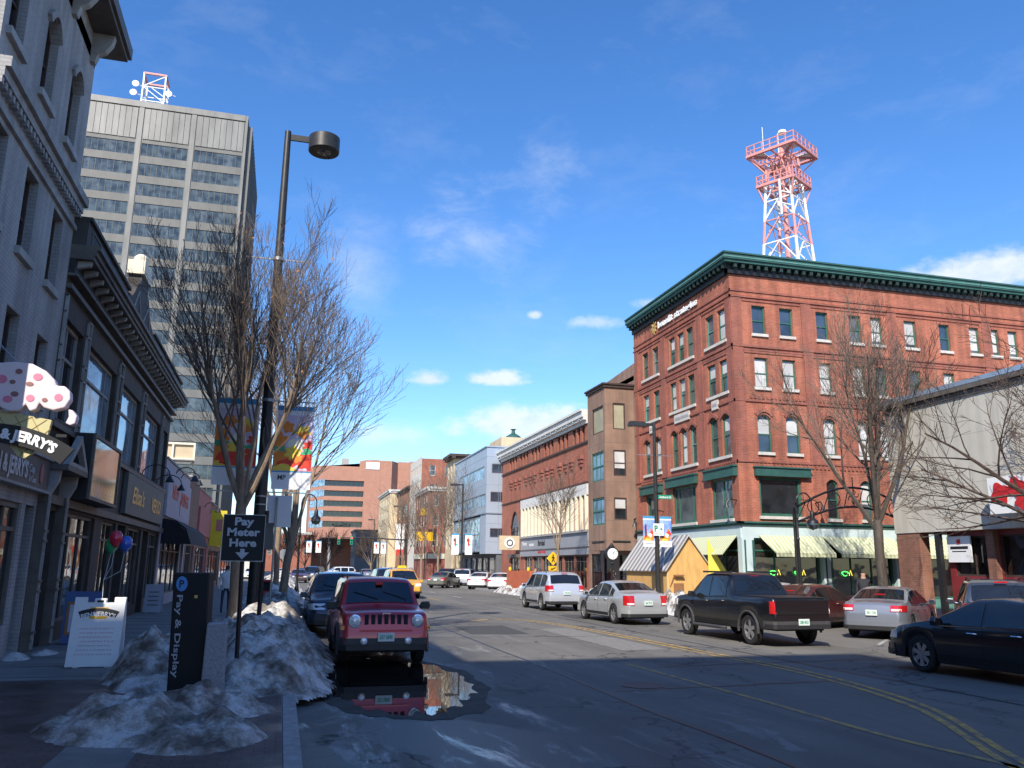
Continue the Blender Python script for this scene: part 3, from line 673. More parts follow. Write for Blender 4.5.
# ---- white painted building, left
def white_building():
    X = -4.9; y0, y1, H = 13.5, 19.0, 13.9; fn = fX(X, 1)
    t = thing('painted_brick_building', 'grey-white painted brick building with tall windows and bracketed eaves at the left edge', 'building', (X, (y0+y1)/2, 0))
    up = [(13.75, 14.5, 10.45, 12.15), (13.75, 14.5, 7.35, 8.9), (13.75, 14.5, 5.0, 6.28)]
    ops = [(15.6, 16.35, 10.45, 12.15, .3), (17.45, 18.2, 10.45, 12.15, .3), (15.6, 16.35, 7.35, 8.9), (17.45, 18.2, 7.35, 8.9), (15.6, 16.35, 5.0, 6.28), (17.5, 18.25, 5.0, 6.28),
           (15.4, 18.0, .75, 3.0), (18.25, 18.85, .2, 3.0)]
    mb = MB(); facade(mb, fn, y0, y1, 0, H, ops+up, .3); shell(mb, X-12, X, y0, y1, 0, H, 'E'); mb.build('wall', 'painted_wall', t)
    for o in up: window(t, fn, *o, frame='brown_dark', pane='glass_dark', d=-.22, sill='light_trim', rails=(.48,))
    for o in ops[:6]:
        window(t, fn, *o[:4], arch=o[4] if len(o) > 4 else 0, frame='brown_dark', pane='glass_dark', d=-.22, sill='light_trim', rails=(.48,))
    w = window(t, fn, *ops[6], frame='dark_trim', pane='glass_shop', rails=(.78,), mull=(.35, .7), fw_=.1, name='shop_window')
    dr = MB(); fbox(dr, fn, 18.27, 18.83, .2, 2.98, -.28, -.22); d_ = dr.build('door', 'black_paint', t)
    hd = MB(); fbox(hd, fn, 18.35, 18.39, 1.0, 1.5, -.21, -.17); hd.build('handle', 'aluminium', d_)
    # arched hoods over the top windows
    for o in ops[:2]:
        h = MB(); P = arcpts(o[0]-.12, o[1]+.12, o[3]+.14, .34); Q = arcpts(o[0], o[1], o[3]+.02, .32)
        for k in range(len(P)-1):
            h.hexa([fn(*Q[k],0), fn(*Q[k+1],0), fn(*Q[k+1],.07), fn(*Q[k],.07), fn(*P[k],0), fn(*P[k+1],0), fn(*P[k+1],.07), fn(*P[k],.07)])
        h.build('window_hood', 'painted_wall', t)
    s = MB()
    fbox(s, fn, y0, y1+.1, 9.62, 9.80, 0, .22); fbox(s, fn, y0, y1+.05, 9.45, 9.62, 0, .14); fbox(s, fn, y0, y1+.03, 9.02, 9.12, 0, .07)
    for k in np.arange(y0, y1, .2): fbox(s, fn, k, k+.1, 9.33, 9.448, 0, .12)
    s.build('string_course', 'painted_wall', t)
    e = MB(); fbox(e, fn, y0, y1+.55, 13.62, 13.72, -.1, .55); fbox(e, fn, y0, y1+.62, 13.72, 14.0, -.1, .62); e.build('eaves', 'dark_trim', t)
    e2 = MB(); e2.box(X-12, X-.1, y1, y1+.55, 13.62, 14.0); e2.build('eaves', 'dark_trim', t)
    for y in (13.6, 15.2, 16.9, 18.6):
        b = MB(); P = [(0, 12.9), (.10, 12.9), (.16, 13.1), (.30, 13.2), (.42, 13.4), (.46, 13.615), (0, 13.615)]
        b.prism(P, lambda a, z, u: fn(y+u, z, a), -.09, .09); b.build('bracket', 'light_trim', t)
    roof(t, X-12, X, y0, y1, 13.3)
    f = MB(); fbox(f, fn, 13.6, 18.98, 3.30, 3.92, .02, .16); fb = f.build('sign_board', 'dark_trim', t)
    f = MB(); 
    for z in (3.26, 3.93): fbox(f, fn, 13.5, 19.0, z, z+.05, .02, .22)
    f.build('cornice', 'light_trim', t)
    l = MB(); text(l, "BEN & JERRY'S", lambda a, z, d: fn(a, z, .165+d), 16.35, 3.6, .30, 2.2, bold=.03); l.build('lettering', 'letter_silver', fb)
    l = MB(); text(l, "Cup", lambda a, z, d: fn(a, z, .165+d), 17.72, 3.66, .15, .36); text(l, "& Cone", lambda a, z, d: fn(a, z, .165+d), 17.82, 3.46, .12, .45); l.build('lettering', 'letter_silver', fb)
    l = MB(); l.prism([(.11*math.cos(a), 3.62+.2*math.sin(a)) for a in np.linspace(0, 2*math.pi, 14, endpoint=False)], lambda a, z, d: fn(18.4+a, z, d), .165, .18); l.build('emblem', 'pink_wall', fb)
white_building()

# ---- dark two-storey building with the bracketed cornice
def dark_building():
    X = -4.9; y0, y1 = 19.0, 37.0; fn = fX(X, 1)
    t = thing('two_storey_building', 'dark two-storey building with a heavy bracketed cornice and small carved crest', 'building', (X, (y0+y1)/2, 0))
    groups = [(19.3, 21.1), (21.7, 25.3), (26.2, 29.6), (30.6, 34.4), (35.0, 36.6)]
    ops = [(a, b, 4.95, 7.15) for a, b in groups]
    low = [(19.15, 20.5, .15, 3.0), (21.3, 24.6, .55, 3.05), (25.6, 27.6, .5, 3.05), (27.9, 29.3, .15, 3.05), (29.6, 32.4, .5, 3.05), (32.8, 34.1, .15, 3.05), (34.4, 36.6, .5, 3.05)]
    mb = MB(); facade(mb, fn, y0, y1, 0, 9.4, ops+low, .35); shell(mb, X-14, X, y0, y1, 0, 9.4, 'E'); mb.build('wall', 'dark_stone', t)
    roof(t, X-14, X-.02, y0+.02, y1-.02, 9.2)
    for i, o in enumerate(ops):
        wd_ = o[1]-o[0]
        mull = (.5,) if wd_ < 2.2 else (.2, .8)
        window(t, fn, *o, frame='light_trim', pane='glass_sky' if i in (1, 2, 3) else 'glass_dark', d=-.2, rails=(.66,), mull=mull, fw_=.085)
    # slender geometric pilaster tracery between the upper windows
    for (a, b) in [(19.06, 19.26), (21.2, 21.62), (25.42, 26.1), (29.72, 30.5), (34.5, 34.92)]:
        p = MB()
        for u in (a+.04, b-.08): fbox(p, fn, u, u+.035, 4.7, 7.6, .002, .06)
        for z in (4.7, 5.05, 6.1, 6.45, 7.2, 7.56): fbox(p, fn, a+.04, b-.045, z, z+.035, .004, .055)
        p.build('pilaster_tracery', 'light_trim', t)
    kinds = ['glass_dark', 'glass_shop', 'glass_shop', 'glass_dark', 'glass_shop', 'glass_dark', 'glass_shop']
    for o, k in zip(low, kinds):
        if o[2] < .3:
            d_ = MB(); fbox(d_, fn, o[0]+.03, o[1]-.03, o[2], o[3]-.02, -.34, -.28); dd = d_.build('door', 'black_paint', t)
            g = MB(); fbox(g, fn, o[0]+.2, o[1]-.2, .9, 2.3, -.279, -.27); g.build('pane', 'glass_shop', dd)
            g = MB(); fbox(g, fn, o[0]+.1, o[0]+.13, 1.0, 1.5, -.275, -.22); g.build('handle', 'aluminium', dd)
        else: window(t, fn, *o, frame='dark_trim', pane=k, rails=(.8,), mull=(.33, .66) if o[1]-o[0] > 2.5 else (.5,), fw_=.08, name='shop_window', d=-.15)
    # ornate doorway
    for u in (18.98+.07, 20.55):
        p = MB(); fbox(p, fn, u, u+.22, .15, 3.3, 0, .18)
        for z in (.5, 1.3, 1.5, 2.3, 2.5): fbox(p, fn, u-.02, u+.24, z, z+.05, 0, .21)
        p.build('pilaster', 'dark_trim', t)
        p = MB()
        for q in (.03, .16): fbox(p, fn, u+q, u+q+.025, .2, 3.25, .18, .2)
        for z in (.35, 1.05, 1.4, 2.05, 2.45, 3.1): fbox(p, fn, u+.03, u+.18, z, z+.03, .181, .198)
        p.build('pilaster_tracery', 'light_trim', t)
        p = MB(); p.prism([(0, 3.0), (.12, 3.05), (.2, 3.3), (.32, 3.55), (.34, 3.8), (0, 3.8)], lambda a, z, d: fn(u+.03+d, z, a), 0, .16); p.build('scroll_bracket', 'light_trim', t)
    p = MB(); fbox(p, fn, 19.0, 20.8, 3.78, 3.9, 0, .5); pe = p.build('door_hood', 'dark_trim', t)
    p = MB(); P = [(19.0, 3.9), (20.8, 3.9), (19.9, 4.62)]; Q = [(19.3, 3.98), (20.5, 3.98), (19.9, 4.44)]
    for k in range(3):
        a, b = P[k], P[(k+1) % 3]; c, d_ = Q[(k+1) % 3], Q[k]
        p.hexa([fn(*a,.38), fn(*b,.38), fn(*c,.38), fn(*d_,.38), fn(*a,.5), fn(*b,.5), fn(*c,.5), fn(*d_,.5)])
    p.build('pediment', 'light_trim', t)
    b = MB(); fbox(b, fn, y0, y1, 3.12, 3.3, 0, .14); fbox(b, fn, y0, y1, 4.7, 4.82, 0, .12); b.build('string_course', 'dark_trim', t)
    # cornice
    c = MB(); fbox(c, fn, y0, y1, 7.72, 7.82, 0, .12); fbox(c, fn, y0, y1+.1, 8.0, 8.06, 0, .2)
    fbox(c, fn, y0, y1+.3, 8.40, 8.50, 0, .48); fbox(c, fn, y0, y1+.35, 8.50, 8.62, 0, .53); fbox(c, fn, y0, y1+.4, 8.62, 8.72, 0, .60)
    c.build('cornice', 'dark_trim', t)
    c = MB(); fbox(c, fn, y0, y1+.02, 8.06, 8.395, 0, .14); c.build('frieze', 'black_paint', t)
    for k, y in enumerate(np.arange(y0+.15, y1, .62)):
        m_ = MB(); m_.prism([(.14, 8.22), (.40, 8.30), (.42, 8.395), (.14, 8.395)], lambda a, z, d: fn(y+d, z, a), 0, .12); m_.build('modillion', 'light_trim', t)
    for a, b_ in ((y0, 24.0), (28.6, 36.8)): p = MB(); fbox(p, fn, a, b_, 8.72, 9.3, -.1, .30); fbox(p, fn, a, b_, 9.3, 9.38, -.15, .37); p.build('parapet', 'dark_stone', t)
    p = MB()
    for a, b_ in ((19.4, 21.3), (21.6, 23.7), (28.9, 31.4), (31.7, 34.1), (34.4, 36.5)):
        for z in (8.82, 9.17): fbox(p, fn, a, b_, z, z+.03, .30, .32)
        for u in (a, b_-.03): fbox(p, fn, u, u+.03, 8.85, 9.17, .301, .319)
    p.build('parapet_panel', 'dark_trim', t)
    p = MB(); p.prism([(24.0, 8.72), (28.6, 8.72), (28.6, 9.2), (28.1, 9.35), (27.6, 9.5), (27.1, 9.95), (26.7, 10.05), (26.7, 10.3), (25.5, 10.3), (25.5, 10.0), (25.1, 9.9), (24.7, 9.5), (24.4, 9.3), (24.0, 9.25)], lambda a, z, d: fn(a, z, d), -.05, .33)
    cr = p.build('crest', 'dark_stone', t)
    p = MB(); fbox(p, fn, 25.4, 26.8, 10.3, 10.72, -.08, .40); p.lathe([(.2, 0), (.22, .3), (.1, .4)], (X+.15, 26.1, 10.72), 8); p.build('crest_cap', 'cream_paint', cr)
    p = MB()
    for a, b_ in ((24.6, 26.0), (26.2, 27.8)):
        P = [(a, 8.9), (b_, 8.9), ((a+b_)/2, 9.7)]
        for k in range(3): p.bar(fn(*P[k], .34), fn(*P[(k+1) % 3], .34), .04)
    p.build('crest_tracery', 'light_trim', cr)
    # first sign board with gold lettering, and lamps above it
    s = MB(); fbox(s, fn, 27.9, 36.2, 3.40, 4.66, .02, .16); sb = s.build('sign_board', 'sign_olive', t)
    l = MB(); text(l, "Elisa's", lambda a, z, d: fn(a, z, .165+d), 30.1, 4.05, .52, 2.4, bold=.02, shear=.2); text(l, "VERSO", lambda a, z, d: fn(a, z, .165+d), 34.1, 4.0, .5, 2.3, bold=.02); l.build('lettering', 'letter_gold', sb)
    for y in (30.5, 33.9):
        g = MB(); P = [fn(y, 4.85+.35*math.sin(a), .12+.45-.45*math.cos(a)) for a in np.linspace(0, math.pi, 9)]; g.tube(P, .02, 6)
        ar = g.build('sign_lamp', 'black_paint', t); s_ = MB(); c_ = fn(y, 4.62, 1.02); s_.lathe([(.04, .22), (.06, .16), (.16, 0)], c_, 10); s_.build('lamp_shade', 'black_paint', ar)
dark_building()
# display case between the doorway and the sign board (glazed, street reflections painted into its colour)
fn = fX(-4.9, 1)
t = thing('display_case', 'large glazed display case fixed on the dark facade above the pavement', 'display case', (-4.9, 24.8, 3.5))
b = MB(); fbox(b, fn, 20.9, 24.2, 3.32, 4.84, .08, .5); b.build('case_body', 'black_paint', t)
b = MB()
for a in ((20.9, 24.2, 3.32, 3.4), (20.9, 24.2, 4.76, 4.84), (20.9, 21.0, 3.4, 4.76), (24.1, 24.2, 3.4, 4.76)): fbox(b, fn, *a, .5, .56)
b.build('case_frame', 'dark_trim', t)
def m_reflection():  # blue and brick blotches: reflected sky and buildings put into the colour
    mt, nt, b = newmat('painted_reflection'); N = nt.nodes; L = nt.links
    tc = N.new('ShaderNodeTexCoord'); n = N.new('ShaderNodeTexNoise'); n.inputs['Scale'].default_value = 1.1; n.inputs['Detail'].default_value = 5; L.new(tc.outputs['Object'], n.inputs['Vector'])
    r = N.new('ShaderNodeValToRGB'); e = r.color_ramp.elements; e[0].position = .32; e[0].color = (.06, .13, .22, 1); e[1].position = .68; e[1].color = (.34, .15, .06, 1)
    for p_, c_ in ((.42, (.24, .27, .27)), (.5, (.30, .2, .11)), (.58, (.15, .17, .07))):
        q = e.new(p_); q.color = (*c_, 1)
    L.new(n.outputs[0], r.inputs[0]); L.new(r.outputs[0], b.inputs['Base Color']); b.inputs['Roughness'].default_value = .06; b.inputs['Specular IOR Level'].default_value = .9
    MT['painted_reflection'] = mt
m_reflection()
b = MB(); fbox(b, fn, 21.0, 24.1, 3.4, 4.76, .5, .53); b.build('glazing', 'painted_reflection', t)

# ---- shops further along the left side
def left_shop(name, label, y0, y1, H, wallm, signm=None, sz=(3.9, 5.8), words=None, lm='letter_red', awn=None, lamps=()):
    X = -4.9; fn = fX(X, 1)
    t = thing(name, label, 'building', (X, (y0+y1)/2, 0))
    ops = [(y0+.5, y1-2.0, .6, 2.9), (y1-1.7, y1-.5, .2, 2.9)]
    mb = MB(); facade(mb, fn, y0, y1, 0, H, ops, .4); shell(mb, X-12, X, y0, y1, 0, H, 'E'); mb.build('wall', wallm, t)
    roof(t, X-12, X-.02, y0+.02, y1-.02, H-.25)
    window(t, fn, *ops[0], frame='dark_trim', pane='glass_shop', rails=(.8,), mull=(.25, .5, .75), name='shop_window')
    d_ = MB(); fbox(d_, fn, ops[1][0]+.03, ops[1][1]-.03, .2, 2.88, -.38, -.3); dd = d_.build('door', 'dark_trim', t)
    if signm:
        s = MB(); fbox(s, fn, y0+.3, y1-.3, sz[0], sz[1], .02, .12); sb = s.build('sign_board', signm, t)
        if words:
            l = MB()
            for w_, cu, cz, h_, ww in words: text(l, w_, lambda a, z, d: fn(a, z, .125+d), cu, cz, h_, ww, bold=.02)
            l.build('lettering', lm, sb)
    c = MB(); fbox(c, fn, y0, y1, H, H+.08, -.3, .06); c.build('coping', 'light_trim', t)
    for y in lamps:
        g = MB(); P = [fn(y, sz[1]+.1+.3*math.sin(a), .12+.4-.4*math.cos(a)) for a in np.linspace(0, math.pi, 9)]; g.tube(P, .025, 6)
        ar = g.build('sign_lamp', 'black_paint', t); s_ = MB(); s_.lathe([(.05, .25), (.07, .2), (.2, 0)], fn(y, sz[1]-.2, .92), 10); s_.build('lamp_shade', 'black_paint', ar)
    if awn:
        a = MB(); P = [(0, sz[0]-.1), (.55, sz[0]-.2), (.95, sz[0]-.5), (1.2, 2.7), (1.16, 2.7), (.9, sz[0]-.55), (.5, sz[0]-.26), (0, sz[0]-.15)]
        a.prism(P, lambda d, z, u: fn(u, z, d), y0+.4, y1-.6)
        a.prism([(0, sz[0]-.16), (.5, sz[0]-.27), (.9, sz[0]-.56), (1.16, 2.7), (0, 2.7)], lambda d, z, u: fn(u, z, d), y0+.4, y0+.43)
        a.build('awning', awn, t)
    return t
left_shop('shop', 'low shop with a lavender-white sign fascia and black awning', 37.1, 46.6, 6.2, 'sign_lav', 'sign_lav', (3.85, 5.7), [('NEW', 40.1, 5.0, .6, 2.3), ('WINGS', 43.7, 4.9, .6, 3.2), ('Y', 42.0, 4.45, .7, .5)], 'letter_red', 'awning_black', (39.5, 41.5))
left_shop('shop', 'narrow brownish shop between the lavender sign fascia and the pink wall', 46.7, 51.8, 6.4, 'brown_stone', lamps=())
left_shop('shop', 'shop with a pink rendered wall', 51.9, 60.5, 6.2, 'pink_wall', 'pink_wall', (3.6, 5.2), lamps=(54.5,))
left_shop('shop', 'far shop with a yellow-green fascia', 60.6, 73, 6.0, 'brown_stone', 'yellow_board', (3.2, 5.4), [('P', 66, 4.6, .9, 1.2)], 'letter_black')
left_shop('shop', 'white fronted shop furthest along the left pavement', 73.1, 90, 5.2, 'white_wall', 'sign_white', (3.2, 4.6))
# projecting yellow board
t = thing('projecting_sign', 'yellow-green projecting shop sign board with a pink picture', 'sign', (-4.2, 61, 3.1))
b = MB(); b.box(-4.9, -3.85, 61, 61.12, 3.1, 5.5); b.build('board', 'yellow_board', t); b = MB(); b.box(-4.5, -4.1, 60.98, 61.0, 4.1, 4.9); b.build('picture', 'pink_wall', t)
# white steel frame of a hoarding on the shop roofs
t = thing('rooftop_hoarding', 'white steel hoarding frame standing on the shop roofs', 'hoarding', (-6.5, 48, 6.2))
b = MB()
for z in (6.3, 7.45, 8.3): b.bar((-8.6, 48, z), (-4.95, 48, z), .11)
for x in (-8.5, -7.3, -6.1, -5.0): b.bar((x, 48, 6.15), (x, 48, 8.35), .10)
for x in (-8.5, -6.1): b.bar((x, 48, 6.2), (x+1.1, 48, 7.3), .07); b.bar((x, 49.6, 6.15), (x, 48, 7.9), .08)
b.build('frame', 'cream_paint', t); b = MB(); b.box(-8.5, -5.0, 48.07, 48.1, 7.5, 8.25); b.build('panel', 'tan_wall', t)
b = MB(); b.box(-8.6, -4.95, 47.2, 48.0, 7.3, 7.36); b.build('catwalk', 'light_trim', t)

# ---- office tower
def tower():
    x0, x1, y0, y1, H = -34, -10, 130, 158, 73.4
    t = thing('office_tower', 'tall grey-brown office tower with ribbon windows and a lattice mast on its roof', 'tower', ((x0+x1)/2, y0, 0))
    fn = fY(y0, -1); cols = [x0, -26.0, -18.2, x1]
    zt = [66.3-3.34*k for k in range(19)]
    ops = []
    for z in zt:
        for i in range(3): ops.append((cols[i]+.5, cols[i+1]-.5, z-2.1, z))
    mb = MB(); facade(mb, fn, x0, x1, 0, H, ops, .35); shell(mb, x0, x1, y0, y1, 0, H, 'S'); mb.build('wall', 'tower_concrete', t)
    roof(t, x0, x1, y0, y1, H-.5)
    c = MB()
    for x in cols: fbox(c, fn, x-.36 if x > x0 else x, x+.36 if x < x1 else x, 0, H, .003, .12)
    fbox(c, fn, x0+.4, x1-.4, H-1.0, H, .003, .2)
    c.build('column', 'tower_panel', t)
    c = MB()
    for i in range(3):
        a, b_ = cols[i]+.5, cols[i+1]-.5; n = 8
        for k in range(n): fbox(c, fn, a+(b_-a)*k/n+.03, a+(b_-a)*(k+1)/n-.03, 67.0, 72.2, .003, .10+.03*random.random())
    c.build('plant_panel', 'tower_panel', t)
    rng = random.Random(5)
    for o in ops:
        n = 8; g = MB(); u0, u1, z0, z1 = o; gm = ['glass_tower', 'glass_blue', 'glass_grey', 'glass_sky']
        for k in range(n):
            g.m = rng.choice([0, 0, 2, 2] if rng.random() < .4 else [0, 0, 0])
            a = u0+(u1-u0)*k/n; fbox(g, fn, a+.03, a+(u1-u0)/n-.03, z0+.05, z1-.05, -.16, -.10)
        w = g.build('ribbon_window', gm, t)
        g = MB()
        for k in range(n+1):
            a = u0+(u1-u0)*k/n; fbox(g, fn, a-.03, a+.03, z0, z1, -.12, -.06)
        g.build('mullion', 'mullion_dark', w)
    # east face: tall dark fins
    f = MB()
    for k in range(19):
        y = y0+.6+k*1.48; f.box(x1, x1+.75, y, y+.28, 4, H-1.5)
    f.build('fin', 'tower_concrete', t)
    f = MB(); f.box(x1+.002, x1+.06, y0+.5, y1-.5, 4, H-6); f.build('glazing', 'glass_dark', t)
tower()
def roof_mast():
    t = thing('roof_mast', 'small white and red lattice mast with dishes on the office tower roof', 'mast', (-25.3, 135, 73))
    b = MB(); b.m = 0; C4 = [(-27, 133.3), (-23.6, 133.3), (-23.6, 136.7), (-27, 136.7)]
    for x, y in C4: b.bar((x, y, 72.8), (x*.97-.75, y, 80.5), .22)
    for z in (75.5, 78):
        for k in range(4): b.bar((*C4[k], z), (*C4[(k+1) % 4], z), .14)
    for k in range(4):
        b.bar((*C4[k], 73), (*C4[(k+1) % 4], 75.5), .12); b.bar((*C4[(k+1) % 4], 75.5), (*C4[k], 78), .12); b.bar((*C4[k], 78), (*C4[(k+1) % 4], 80.3), .12)
    b.build('frame', 'sign_white', t)
    b = MB()
    for k in range(4): b.bar((*C4[k], 80.4), (*C4[(k+1) % 4], 80.4), .3)
    b.build('platform', 'mast_red', t)
    for p in ((-28.2, 133, 76.4), (-28.0, 133, 78.0), (-22.9, 133, 77.0)):
        d = MB(); d.lathe([(.05, .1), (.45, -.05), (.55, -.25)], p, 10, 'y'); d.bar(p, (p[0]+1, 133.4, p[2]), .1); d.build('dish', 'sign_white', t)
mat('mast_red', (.62, .26, .23), .5, var=.12)
mat('mast_white', (.78, .77, .75), .5, var=.05)
roof_mast()

# ---- RIGHT SIDE -------------------------------------------------
def red_building():
    X, Y = 20.0, 34.0; y1, x1, H = 45.5, 44.0, 16.5
    t = thing('red_brick_building', 'large red brick corner building with green cornice, arched windows and a pale aqua shopfront', 'building', (30, 40, 0))
    fw_, fs = fX(X, -1), fY(Y, -1)
    W = []   # street face: (u0,u1,z0,z1,arch,pane,blind,frame)
    yy4 = [(43.5, 44.25), (42.1, 42.85), (40.0, 40.7), (38.95, 39.65), (37.9, 38.6), (35.7, 36.5), (34.5, 35.3)]
    for i, (a, b) in enumerate(yy4):
        W.append((a, b, 12.75, 14.35, 0, 'glass_grey' if i % 3 else 'glass_green')); W.append((a, b, 10.2, 11.8, 0, 'glass_grey' if i % 2 else 'glass_green')); W.append((a, b, 7.15, 9.15, .2, 'glass_green' if i % 3 else 'glass_grey'))
    big = [(42.7, 44.2, 4.45, 5.95, 0, 'glass_green'), (38.2, 40.8, 4.2, 6.1, 0, 'glass_grey'), (34.6, 36.6, 4.2, 6.1, 0, 'glass_grey')]
    ops = [w[:4]+((w[4],) if w[4] else ()) for w in W+big]
    mb = MB(); facade(mb, fw_, Y, y1, 4.0, H, ops, .2)
    # plaza face
    xs4 = [(21.14, 21.86, 'd'), (22.66, 23.38, 'd'), (24.7, 25.38, 'd'), (26.6, 27.28, 'g'), (27.87, 28.53, 'b'), (29.87, 30.58, 'b'), (32.0, 32.66, 'd'), (33.9, 34.52, 'b'), (35.16, 35.78, 'b'), (36.4, 37.0, 'b'), (38.6, 39.3, 'd'), (40.6, 41.3, 'b')]
    W2 = []
    for i, (a, b, k) in enumerate(xs4):
        W2.append((a, b, 12.98, 14.4, 0, 'glass_blue' if k == 'd' else 'glass_grey', 0 if k == 'd' else (.85 if k == 'b' else 0)))
        k3 = i not in (4, 5); W2.append((a, b, 10.35, 11.8, 0, 'glass_grey', .97 if k3 else 0))
        W2.append((a, b, 7.25, 9.05, .2, 'glass_blue', (.95 if i > 1 else .55)))
    W2 += [(24.63, 25.25, 4.25, 6.1, .2, 'glass_dark', 0), (26.5, 27.1, 4.25, 6.1, .2, 'glass_grey', .6)]
    big2 = (21.05, 23.28, 4.3, 6.1)
    ops2 = [w[:4]+((w[4],) if w[4] else ()) for w in W2] + [big2]
    facade(mb, fs, X, x1, 4.0, H, ops2, .2)
    mb.quad((x1,Y,0),(x1,y1,0),(x1,y1,H),(x1,Y,H)); mb.quad((X,y1,0),(x1,y1,0),(x1,y1,H),(X,y1,H))
    mb.build('wall', 'red_brick', t)
    roof(t, X+.02, x1-.02, Y+.02, y1-.02, H-.3)
    rng = random.Random(2)
    for w in W: window(t, fw_, *w[:4], arch=w[4], frame='verdigris_light' if rng.random() < .5 else 'green_paint', pane=w[5], d=-.17, fw_=.07, rails=(.5,), blind=rng.choice([0, 0, .4, .9]))
    for w in big: window(t, fw_, *w[:4], frame='green_paint', pane=w[5], d=-.17, fw_=.12, rails=(), mull=(.2, .8) if w[1]-w[0] > 2.2 else (.5,), sill='sill_stone')
    for i, w in enumerate(W2): window(t, fs, *w[:4], arch=w[4], frame='green_paint', pane=w[5], d=-.17, fw_=.06, rails=(.48,), blind=w[6], sill='sill_stone')
    window(t, fs, *big2, frame='green_paint', pane='glass_dark', d=-.17, fw_=.13, rails=(), sill='sill_stone')
    # curtain in the big window
    # shared sills on the street face
    for (a, b) in ((42.0, 44.35), (37.8, 40.8), (34.4, 36.6)):
        for z in (12.6, 10.05, 7.0): s = MB(); fbox(s, fw_, a, b, z, z+.14, .0, .09); s.build('sill_band', 'sill_stone', t)
    # arch hoods over third-row windows
    h = MB()
    for fn_, L_ in ((fw_, [(a, b) for a, b in yy4]), (fs, [(a, b) for a, b, _ in xs4])):
        for a, b in L_:
            P = arcpts(a-.12, b+.12, 9.30, .24, 6); Q = arcpts(a-.02, b+.02, 9.16, .22, 6)
            for k in range(6): h.hexa([fn_(*Q[k],0), fn_(*Q[k+1],0), fn_(*Q[k+1],.06), fn_(*Q[k],.06), fn_(*P[k],0), fn_(*P[k+1],0), fn_(*P[k+1],.06), fn_(*P[k],.06)])
    h.build('window_hood', 'red_brick_c', t)
    # brick bands, piers, corbels
    b = MB()
    for fn_, A, B in ((fw_, Y+.0, y1), (fs, X-.0, x1)):
        for z, dz, dp in ((15.05, .1, .05), (14.75, .08, .08), (12.28, .12, .07), (12.12, .08, .04), (9.62, .1, .06), (6.75, .1, .05)): fbox(b, fn_, A-dp, B, z, z+dz, 0, dp)
    piersW = [34.0, 36.95, 41.2, 44.9]; piersS = [20.0, 23.85, 28.85, 34.62+.1, 37.6]
    for y in piersW: fbox(b, fw_, y, y+.5, 6.85, 14.75, 0, .045)
    for x in piersS: fbox(b, fs, x, x+.55, 6.85, 14.75, 0, .045)
    # corbelled heads over each window group
    for a, c in ((41.75, 44.8), (37.5, 41.1), (34.55, 36.85)):
        for z in (14.58, 12.0): fbox(b, fw_, a, c, z, z+.1, 0, .04)
    for a, c in ((20.6, 23.8), (24.4, 28.8), (29.4, 34.6), (34.9, 37.5)):
        for z in (14.58, 12.0): fbox(b, fs, a, c, z, z+.1, 0, .04)
    for a, c in ((42.0, 44.7), (37.9, 41.3), (34.1, 37.0)):
        for k in np.arange(a, c, .22): fbox(b, fw_, k, k+.11, 6.62, 6.74, 0, .05)
    for k in np.arange(20.8, 28, .22): fbox(b, fs, k, k+.11, 9.8, 9.92, 0, .05); fbox(b, fs, k, k+.11, 6.55, 6.72, 0, .05)
    b.build('brick_banding', 'red_brick_c', t)
    # green lintels over the big windows
    for a, c, z in ((42.0, 44.7, 5.98), (37.9, 41.3, 6.12), (34.1, 37.0, 6.12)):
        l = MB(); fbox(l, fw_, a, c, z, z+.42, 0, .22); fbox(l, fw_, a-.05, c+.05, z+.42, z+.5, 0, .28); l.build('lintel', 'verdigris', t)
    l = MB(); fbox(l, fs, 20.8, 23.7, 6.12, 6.5, 0, .22); fbox(l, fs, 20.75, 23.75, 6.5, 6.56, 0, .28); l.build('lintel', 'verdigris', t)
    # cornice
    c = MB()
    for (z0, z1, d_) in ((16.36, 16.5, .42), (16.5, 16.76, .50), (16.76, 16.84, .56)):
        fbox(c, fw_, Y-d_, y1+.1, z0, z1, -.3, d_); fbox(c, fs, X-d_+.001, x1, z0+.001, z1-.001, -.3, d_-.001)
    c.build('cornice', 'verdigris', t)
    c = MB(); fbox(c, fw_, Y-.12, y1, 15.9, 16.359, -.2, .12); fbox(c, fs, X-.12, x1, 15.901, 16.358, -.2, .119); c.build('frieze', 'black_paint', t)
    for y in np.arange(Y-.1, y1, .42): c = MB(); fbox(c, fw_, y, y+.16, 16.14, 16.355, .12, .36); c.build('cornice_block', 'green_dark', t)
    for x in np.arange(X+.1, x1, .42): c = MB(); fbox(c, fs, x, x+.16, 16.14, 16.354, .12, .36); c.build('cornice_block', 'green_dark', t)
    c = MB()
    fbox(c, fw_, Y-.51, y1+.1, 16.58, 16.64, .5, .52); fbox(c, fs, X-.51, x1, 16.58, 16.64, .5, .52)
    c.build('cornice_trim', 'verdigris_light', t)
    # lettering
    l = MB(); text(l, 'benefit strategies', lambda a, z, d: fw_(39.5-a, z, .06+d), 0, 15.5, .36, 4.7, depth=.05, bold=.03); l.build('lettering', 'letter_white', t)
    l = MB()
    for k in range(8):
        a = k*math.pi/4; l.prism([(.06*math.cos(a-.6), .06*math.sin(a-.6)), (.34*math.cos(a-.16), .34*math.sin(a-.16)), (.4*math.cos(a+.1), .4*math.sin(a+.1)), (.16*math.cos(a+.5), .16*math.sin(a+.5))], lambda p, q, d: fw_(42.4-p, 15.5+q, d), .06, .1)
    l.build('emblem', 'letter_gold', t)
